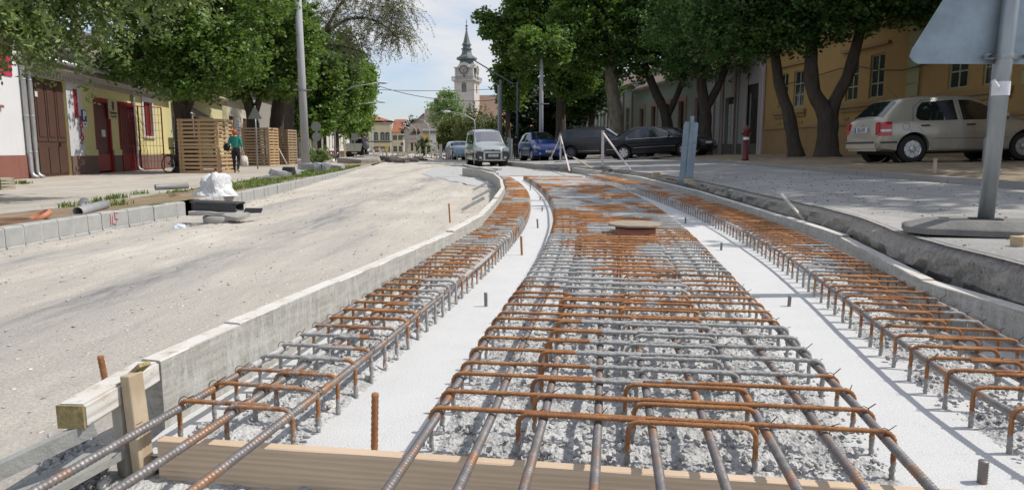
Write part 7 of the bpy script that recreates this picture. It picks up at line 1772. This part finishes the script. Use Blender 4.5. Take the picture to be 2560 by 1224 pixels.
# ---- pallet boxes round the left trees
def pallet_box(u0, u1, u2, v_top, v_bot, Y, lab, mats, cols=2, depth=1.15):
    x0_, x1_ = at_px(u0, Y), at_px(u1, Y); g = -.13 if Y < 30 else -.10; zt = D(u0, v_top, Y)[2]; h = zt - g; W_ = x1_ - x0_
    r = empty('pallet_box', (x0_, Y, g), 0, lab, 'pallets'); 
    def panel(name, o, ax, w_, mat, seed):
        q = random.Random(seed); p = B()
        for tier in range(2):
            zb = h / 2 * tier; hh = h / 2 - .012; n = 7
            for s_ in range(3):   # stringers
                t = (.03, w_ / 2, w_ - .03)[s_]; a_ = Vector(o) + Vector(ax) * t; nrm = Vector((-ax[1], ax[0], 0))
                p.beam(a_ + Vector((0, 0, zb)) + nrm * .05, a_ + Vector((0, 0, zb + hh)) + nrm * .05, .09, .07, nrm)
            for layer in (0, 1):
                for i in range(n):
                    z = zb + .055 + (hh - .11) * i / (n - 1); j = q.uniform(-.008, .008); nrm = Vector((-ax[1], ax[0], 0)); a_ = Vector(o) + nrm * (.004 - .0 if layer == 0 else .105)
                    p.beam(a_ + Vector((0, 0, z + j)), a_ + Vector(ax) * w_ + Vector((0, 0, z + j * .3)), .018, q.uniform(.085, .10) if layer == 0 else .07)
        p.out(name, mat, r)
    panel('front_pallet', (0, 0, 0), (1, 0, 0), W_, mats[0], 1); panel('side_pallet', (W_ + .0, .02, 0), (.12, .99, 0), depth, mats[1], 2); panel('side_pallet', (-.02, .02, 0), (0, 1, 0), depth, mats[1], 3); panel('back_pallet', (0, depth + .1, 0), (1, 0, 0), W_, mats[0], 4)
pallet_box(461, 553, 572, 296, 431, 26.9, 'nearest and biggest pallet box, around the first left maple', (PALW, PALW)); pallet_box(616, 678, 692, 318, 416, 36.6, 'middle pallet box behind the triangular sign, with a fresh wood side', (PALW2, PALW)); pallet_box(690, 726, 740, 323, 411, 38.9, 'weathered pallet box with pipes leaning on it, left of the concrete pole', (PALW2, PALW2))
Y = 38.4; r = empty('bent_pipe', (at_px(727, Y), Y, -.08), 0, 'bent white pipe leaning against the third pallet box', 'pipe'); b = B(); b.tube([(0, -.3, 0), (-.35, -.15, .6), (-.6, -.1, 1.1), (-.68, -.1, 1.28), (-.82, -.1, 1.3), (-.9, -.1, 1.15)], .035, 8); b.out('pipe', WPM, r, True)
r = empty('yellow_hose', (at_px(703, Y), Y, -.08), 0, 'yellow hose leaning against the third pallet box', 'hose'); b = B(); b.tube([(0.05, -.3, 0), (-.05, -.2, .4), (-.2, -.12, .85)], .05, 8); b.out('hose', M('yellow_hose', (.50, .38, .06), .5), r, True)
Y = 40; r = empty('rail_pile', (at_px(745, Y), Y, -.05), 0, 'pale broken boards lying at the foot of the concrete pole', 'boards'); b = B(); b.beam((-.4, 0, .05), (.5, -.3, .2), .12, .06); b.beam((-.3, .2, .1), (.6, .3, .05), .1, .05); b.out('boards', WPM, r)
# wooden picket screen far left
Y = 50; r = empty('picket_fence', (at_px(775, Y), Y, -.03), 0, 'low brown picket fence behind the round signs', 'fence'); b = B()
for i in range(16): b.box(i * .09, i * .09 + .06, 0, .02, 0, .75)
b.box(0, 1.45, .02, .05, .2, .28); b.box(0, 1.45, .02, .05, .55, .63); b.out('pickets', PALW2, r)
Y = 75; r = empty('wooden_fence', (at_px(855, Y) - 1.2, Y, 0), 0, 'small orange brown fence left of the white truck', 'fence'); b = B()
for i in range(9): b.box(i * .2, i * .2 + .12, 0, .02, 0, .7)
b.box(0, 1.8, .02, .05, .15, .25); b.box(0, 1.8, .02, .05, .5, .6); b.out('pickets', M('orange_brown_wood', (.45, .22, .10), .8), r)
Y = 50; r = empty('leaning_plank', (at_px(834, Y), Y, 0), 0, 'dark plank leaning to the left beside the distant bicycle', 'plank'); b = B(); b.beam((.25, 0, 0), (-.45, 0, 1.1), .10, .05); b.out('plank', M('dark_plank', (.12, .10, .08), .8), r)

# ---- bicycles
def bicycle(x, y, z, rz, lab, fm, bag=False):
    r = empty('bicycle', (x, y, z), rz, lab, 'bicycle'); R = .33
    for wx in (-.52, .52):
        w = empty('wheel', (wx, 0, R)); w.parent = r
        b = B(); b.tube([(R * math.cos(a), 0, R * math.sin(a)) for a in np.linspace(0, 2 * math.pi, 29)], .019, 6, False); b.out('tyre', TYRE, w, True)
        b = B(); b.tube([(R * .93 * math.cos(a), 0, R * .93 * math.sin(a)) for a in np.linspace(0, 2 * math.pi, 29)], .010, 4, False)
        for i in range(12): a = i * math.pi / 6; b.tube([(0, 0, 0), (R * .92 * math.cos(a), 0, R * .92 * math.sin(a))], .0022, 3)
        b.out('rim', CHR, w)
    b = B(); bb = (-.08, 0, .28); st_ = (-.2, 0, .78); hd = (.36, 0, .84); hl = (.40, 0, .66)
    for p, q in ((bb, st_), (bb, hl), (st_, hd), (bb, (-.52, 0, R)), ((-.19, 0, .70), (-.52, 0, R)), (hd, hl), (hl, (.52, 0, R))): b.tube([p, q], .019, 7)
    b.out('frame', fm, r, True)
    b = B(); b.tube([(.34, 0, .84), (.31, 0, 1.02)], .014, 6); b.tube([(.12, -.28, 1.05), (.27, -.22, 1.06), (.31, 0, 1.02), (.27, .22, 1.06), (.12, .28, 1.05)], .012, 6); b.out('handlebar', BLK, r, True)
    b = B(); b.tube([(-.2, 0, .76), (-.23, 0, .92)], .014, 6); b.prism([(-.36, -.07), (-.1, -.02), (-.08, 0), (-.1, .02), (-.36, .07)], .92, .96, 'xy'); b.out('saddle', BLK, r)
    b = B(); b.tube([(-.08, -.02, .28), (-.04, -.02, .12)], .01, 5); b.box(-.08, .0, -.12, -.02, .10, .12); b.tube([(-.08, .02, .28), (-.12, .02, .44)], .01, 5); b.lathe([(.09, -.012), (.09, -.006)], 20, (-.08, 0, .28), 'y'); b.out('crank', BLK, r)
    b = B(); b.box(-.78, -.35, -.06, .06, .70, .72); b.tube([(-.7, .05, .7), (-.52, .05, R)], .008, 4); b.out('rack', BLK, r)
    if bag: b = B(); b.box(-.75, -.45, -.14, .14, .5, .7); bevel(b.out('pannier', BLK, r), .03)
bicycle(at_px(451, 27.3), 27.3, -.12, rad(75), 'black bicycle parked left of the nearest pallet box', BLK)
bicycle(at_px(588, 30), 30.0, -.12, rad(100), 'orange bicycle leaning behind the walking woman', M('orange_bike_paint', (.62, .10, .03), .4))
bicycle(at_px(843, 46), 46, .0, rad(80), 'dark bicycle standing beside the leaning plank near the truck', M('brown_bike_paint', (.14, .08, .04), .4))
bicycle(at_px(1000, 105), 105, .0, rad(20), 'tiny bicycle parked far away below the orange roof', BLK)
bicycle(at_px(944, 56), 56, .0, rad(30), 'pale bicycle partly hidden behind the walking man', M('white_bike_paint', (.6, .6, .6), .4))

# ================================================================== PEOPLE
def skin(name, nodes, edges, mat, parent, sub=1, root=None):
    names = list(nodes); me = bpy.data.meshes.new(name); me.from_pydata([tuple(nodes[k][0]) for k in names], [(names.index(a), names.index(b_)) for a, b_ in edges], []); me.update()
    o = bpy.data.objects.new(name, me); COL.objects.link(o)
    md = o.modifiers.new('s', 'SKIN'); md.use_smooth_shade = True; md.branch_smoothing = .3
    if not me.skin_vertices: me.skin_vertices.new()
    for i, k in enumerate(names):
        r_ = nodes[k][1]; me.skin_vertices[0].data[i].radius = r_ if isinstance(r_, tuple) else (r_, r_); me.skin_vertices[0].data[i].use_root = (k == (root or names[0]))
    s_ = o.modifiers.new('u', 'SUBSURF'); s_.levels = sub; s_.render_levels = sub
    dg = bpy.context.evaluated_depsgraph_get(); dg.update(); m2 = bpy.data.meshes.new_from_object(o.evaluated_get(dg)); bpy.data.objects.remove(o)
    m2.materials.clear(); return obj(name, m2, mat, parent, True)
SKN = M('skin_tone', (.52, .32, .24), .6)
def person(loc, rz, label, H, top, leg, hair, pose, hairlen=.0, build=1.0, group=None, bagL=None, bagR=None, headturn=0, shoe=BLK):
    """local frame: walks towards +y; x to the right; pose gives joint offsets"""
    r = empty('person', loc, rz, label, 'person'); s = H / 1.70
    def V(x, y, z): return (x * s, y * s, z * s)
    hp, kn, an = .93, .50, .08
    N = {'pelvis': (V(0, 0, .96), (.135 * s * build, .10 * s)), 'waist': (V(0, .0, 1.10), (.125 * s * build, .09 * s)), 'chest': (V(0, .01, 1.30), (.155 * s * build, .105 * s)), 'collar': (V(0, 0, 1.42), (.10 * s, .07 * s)), 'neck': (V(0, .01, 1.49), .048 * s), 'jaw': (V(0, .025, 1.545), (.062 * s, .07 * s)), 'head': (V(0, .02, 1.60), (.074 * s, .092 * s)), 'crown': (V(0, .01, 1.665), (.06 * s, .075 * s))}
    E_ = [('pelvis', 'waist'), ('waist', 'chest'), ('chest', 'collar'), ('collar', 'neck'), ('neck', 'jaw'), ('jaw', 'head'), ('head', 'crown')]
    for sd_, sg in (('l', -1), ('r', 1)):
        k = pose['k' + sd_]; f_ = pose['f' + sd_]; e = pose['e' + sd_]; h_ = pose['h' + sd_]
        N['hip' + sd_] = (V(sg * .09, 0, .90), (.092 * s * build, .095 * s)); N['thigh' + sd_] = (V(sg * .095, k[1] * .5, .72), .078 * s * build); N['knee' + sd_] = (V(sg * .095, k[1], k[2]), .056 * s); N['calf' + sd_] = (V(sg * .095, (k[1] * .6 + f_[1] * .4), (k[2] * .62 + f_[2] * .38)), .054 * s); N['ankle' + sd_] = (V(sg * .09, f_[1], f_[2]), .036 * s); N['foot' + sd_] = (V(sg * .09, f_[1] + .07, f_[2] - .045), (.036 * s, .03 * s)); N['toe' + sd_] = (V(sg * .095, f_[1] + .15, f_[2] - .05), (.034 * s, .022 * s))
        E_ += [('pelvis', 'hip' + sd_), ('hip' + sd_, 'thigh' + sd_), ('thigh' + sd_, 'knee' + sd_), ('knee' + sd_, 'calf' + sd_), ('calf' + sd_, 'ankle' + sd_), ('ankle' + sd_, 'foot' + sd_), ('foot' + sd_, 'toe' + sd_)]
        N['sh' + sd_] = (V(sg * .17, 0, 1.40), .056 * s); N['elb' + sd_] = (V(*e), .040 * s); N['fore' + sd_] = (tuple((np.array(V(*e)) * .55 + np.array(V(*h_)) * .45)), .036 * s); N['wrist' + sd_] = (V(*h_), .024 * s)
        hv = Vector(V(*h_)) - Vector(V(*e)); hv.normalize(); pal = Vector(V(*h_)) + hv * .05 * s; N['palm' + sd_] = (tuple(pal), (.022 * s, .032 * s))
        E_ += [('collar', 'sh' + sd_), ('sh' + sd_, 'elb' + sd_), ('elb' + sd_, 'fore' + sd_), ('fore' + sd_, 'wrist' + sd_), ('wrist' + sd_, 'palm' + sd_)]
    body = skin('body', N, E_, SKN, r, 2)
    for sd_, sg in (('l', -1), ('r', 1)):   # fingers
        pal = Vector(N['palm' + sd_][0]); hv = (pal - Vector(N['wrist' + sd_][0])).normalized()
        b = B()
        for i, (dy, ln) in enumerate(((.028, .062), (.010, .070), (-.008, .066), (-.025, .052))):
            p0 = pal + Vector((0, dy * s, 0)) + hv * .015 * s; c1 = p0 + hv * ln * s * .55 + Vector((-sg * .006, 0, 0)); c2 = c1 + hv * ln * s * .4 + Vector((-sg * .018 * s, .003, 0))
            b.tube([p0, c1, c2], [.0095 * s, .0085 * s, .006 * s], 6)
        p0 = pal + Vector((0, .03 * s, 0)) - hv * .02 * s; b.tube([p0, p0 + hv * .03 * s + Vector((-sg * .01, .025 * s, 0)), p0 + hv * .055 * s + Vector((-sg * .012, .03 * s, 0))], [.011 * s, .009 * s, .007 * s], 6)
        b.out('fingers', SKN, body, True)
    hz = 1.60 * s
    fb = B(); fb.blob((0, .115 * s, hz - .015 * s), (.013 * s, .022 * s, .022 * s), 1, 0, 8); fb.blob((-.077 * s, .01 * s, hz), (.010 * s, .02 * s, .03 * s), 1, 0, 8); fb.blob((.077 * s, .01 * s, hz), (.010 * s, .02 * s, .03 * s), 1, 0, 8); fb.out('nose_and_ears', SKN, body, True)
    fb = B(); fb.blob((-.03 * s, .098 * s, hz + .012 * s), (.012 * s, .008 * s, .006 * s), 1, 0, 8); fb.blob((.03 * s, .098 * s, hz + .012 * s), (.012 * s, .008 * s, .006 * s), 1, 0, 8); fb.out('eyes', BLK, body, True); fb = B(); fb.blob((0, .098 * s, hz - .05 * s), (.024 * s, .01 * s, .006 * s), 1, 0, 8); fb.out('mouth', M('lip', (.40, .15, .12), .6), body, True)
    hb = B(); hb.blob((0, -.012 * s, hz + .030 * s - hairlen * .3), (.098 * s, .108 * s, .105 * s + hairlen * .5), 5, .10, 18); 
    hb.out('hair', hair, r, True)
    g = 1.16
    def sub(keys, grow, cut={}):
        return {k: (cut.get(k, N[k][0]), tuple(q * grow for q in (N[k][1] if isinstance(N[k][1], tuple) else (N[k][1],) * 2))) for k in keys}
    tk = ['chest', 'pelvis', 'waist', 'collar', 'shl', 'elbl', 'forel', 'shr', 'elbr', 'forer']
    te = [('chest', 'waist'), ('waist', 'pelvis'), ('chest', 'collar'), ('collar', 'shl'), ('shl', 'elbl'), ('collar', 'shr'), ('shr', 'elbr'), ('elbl', 'forel'), ('elbr', 'forer')]
    skin('top', sub(tk, g), te, top, r, 2)
    lk = ['pelvis']; le = []
    for sd_ in 'lr':
        lk += [k + sd_ for k in ('hip', 'thigh', 'knee', 'calf', 'ankle')]; le += [('pelvis', 'hip' + sd_), ('hip' + sd_, 'thigh' + sd_), ('thigh' + sd_, 'knee' + sd_), ('knee' + sd_, 'calf' + sd_), ('calf' + sd_, 'ankle' + sd_)]
    cutd = {'waist': tuple(np.array(N['waist'][0]) - np.array([0, 0, .03 * s]))}; lk.append('waist'); le.append(('pelvis', 'waist'))
    skin('trousers', sub(lk, 1.13, cutd), le, leg, r, 2)
    for sd_ in 'lr': skin('shoe', sub(['ankle' + sd_, 'foot' + sd_, 'toe' + sd_], 1.22, {'ankle' + sd_: tuple(np.array(N['ankle' + sd_][0]) - np.array([0, 0, .03 * s]))}), [('ankle' + sd_, 'foot' + sd_), ('foot' + sd_, 'toe' + sd_)], shoe, r, 1)
    return r, N, s
BKC = M('black_cloth', (.014, .014, .016), .9); TEAL = M('teal_jacket', (.012, .20, .17), .85, scale=9); RHAIR = M('red_hair', (.42, .10, .03), .6, scale=25); PURP = M('purple_checked_jacket', (.13, .09, .15), .9, scale=14, col2=(.035, .03, .05)); BHAIR = M('brown_grey_hair', (.14, .09, .07), .7)
walk = dict(kl=(0, .10, .50), fl=(0, .06, .09), kr=(0, .05, .50), fr=(0, -.14, .12), el=(-.25, -.05, 1.13), hl=(-.27, .03, .92), er=(.25, -.04, 1.12), hr=(.27, .02, .89))
Y = 27.0; x = at_px(595, Y) / (1)
r, N, s = person((x, Y, -.125), rad(8), 'woman with red hair in a teal jacket walking away with a cream tote bag', 1.62, TEAL, BKC, RHAIR, walk, .04, 1.12)
hp_ = Vector(N['palmr'][0]); t_ = empty('tote_bag', tuple(Vector((x, Y, -.125)) + Matrix.Rotation(rad(8), 3, 'Z') @ hp_), rad(8), 'cream cloth tote bag hanging from the right hand of the woman in teal', 'bag')
b = B(); b.tube([(-.02, 0, -.16), (-.0, 0, -.01), (.03, .0, -.0), (.05, 0, -.16)], .008, 5); b.out('handle', M('cream_cloth', (.60, .55, .47), .9), t_); b = B(); b.prism([(-.11, -.56), (.15, -.57), (.19, -.5), (.15, -.15), (-.09, -.14), (-.14, -.48)], -.05, .05); bevel(b.out('bag_body', M('cream_cloth', (.60, .55, .47), .9, bmp=.4, scale=8), t_, True), .035, 3)
t_ = empty('shoulder_bag', (x - .32, Y - .02, -.125 + .98), 0, 'black shoulder bag at the left hip of the woman in teal', 'bag'); b = B(); b.blob((0, 0, 0), (.13, .09, .15), 3, .15, 14); b.out('bag_body', BKC, t_, True); b = B(); b.tube([(.05, 0, .12), (.12, .0, .36), (.16, 0, .43)], .012, 5); b.out('strap', BKC, t_)
walk2 = dict(kl=(0, .16, .50), fl=(0, .20, .09), kr=(0, -.02, .49), fr=(0, -.28, .14), el=(-.24, -.14, 1.13), hl=(-.22, .04, .96), er=(.25, -.10, 1.12), hr=(.24, .06, .93))
Y = 43.2; x = at_px(915, Y); G_ = -.0
r, N, s = person((x, Y, .03), rad(60), 'man in a dark purple checked jacket and black trousers striding to the left', 1.76, PURP, BKC, BHAIR, walk2, 0, 1.2)
t_ = empty('striped_bag', (x + .18, Y - .3, 1.02), 0, 'grey striped bag slung over the back of the walking man', 'bag'); b = B(); b.blob((0, 0, 0), (.20, .12, .24), 9, .15, 14); b.out('bag_body', M('grey_striped_cloth', (.28, .28, .32), .9, scale=30, col2=(.05, .05, .07), vscale=(1, 1, .3)), t_, True); b = B(); b.tube([(-.02, -.05, .2), (-.12, -.08, .42), (-.2, 0, .48)], .014, 5); b.out('strap', BKC, t_)
stand = dict(kl=(0, .03, .50), fl=(0, 0, .09), kr=(0, .03, .50), fr=(0, -.02, .09), el=(-.25, -.03, 1.13), hl=(-.24, .08, .92), er=(.25, -.03, 1.13), hr=(.24, .08, .92))
Y = 40; x = at_px(1868, Y); person((x, Y, G(x, Y)), rad(170), 'dark clothed person standing in the shaded gateway behind the hydrant', 1.72, BKC, BKC, M('black_hair', (.02, .018, .016), .7), stand)
Y = 47; x = at_px(1290, Y); person((x, Y, .10), rad(30), 'person in black standing in the shade between van and blue car', 1.72, BKC, M('dark_trousers', (.03, .03, .04), .9), M('black_hair', (.02, .018, .016), .7), stand)
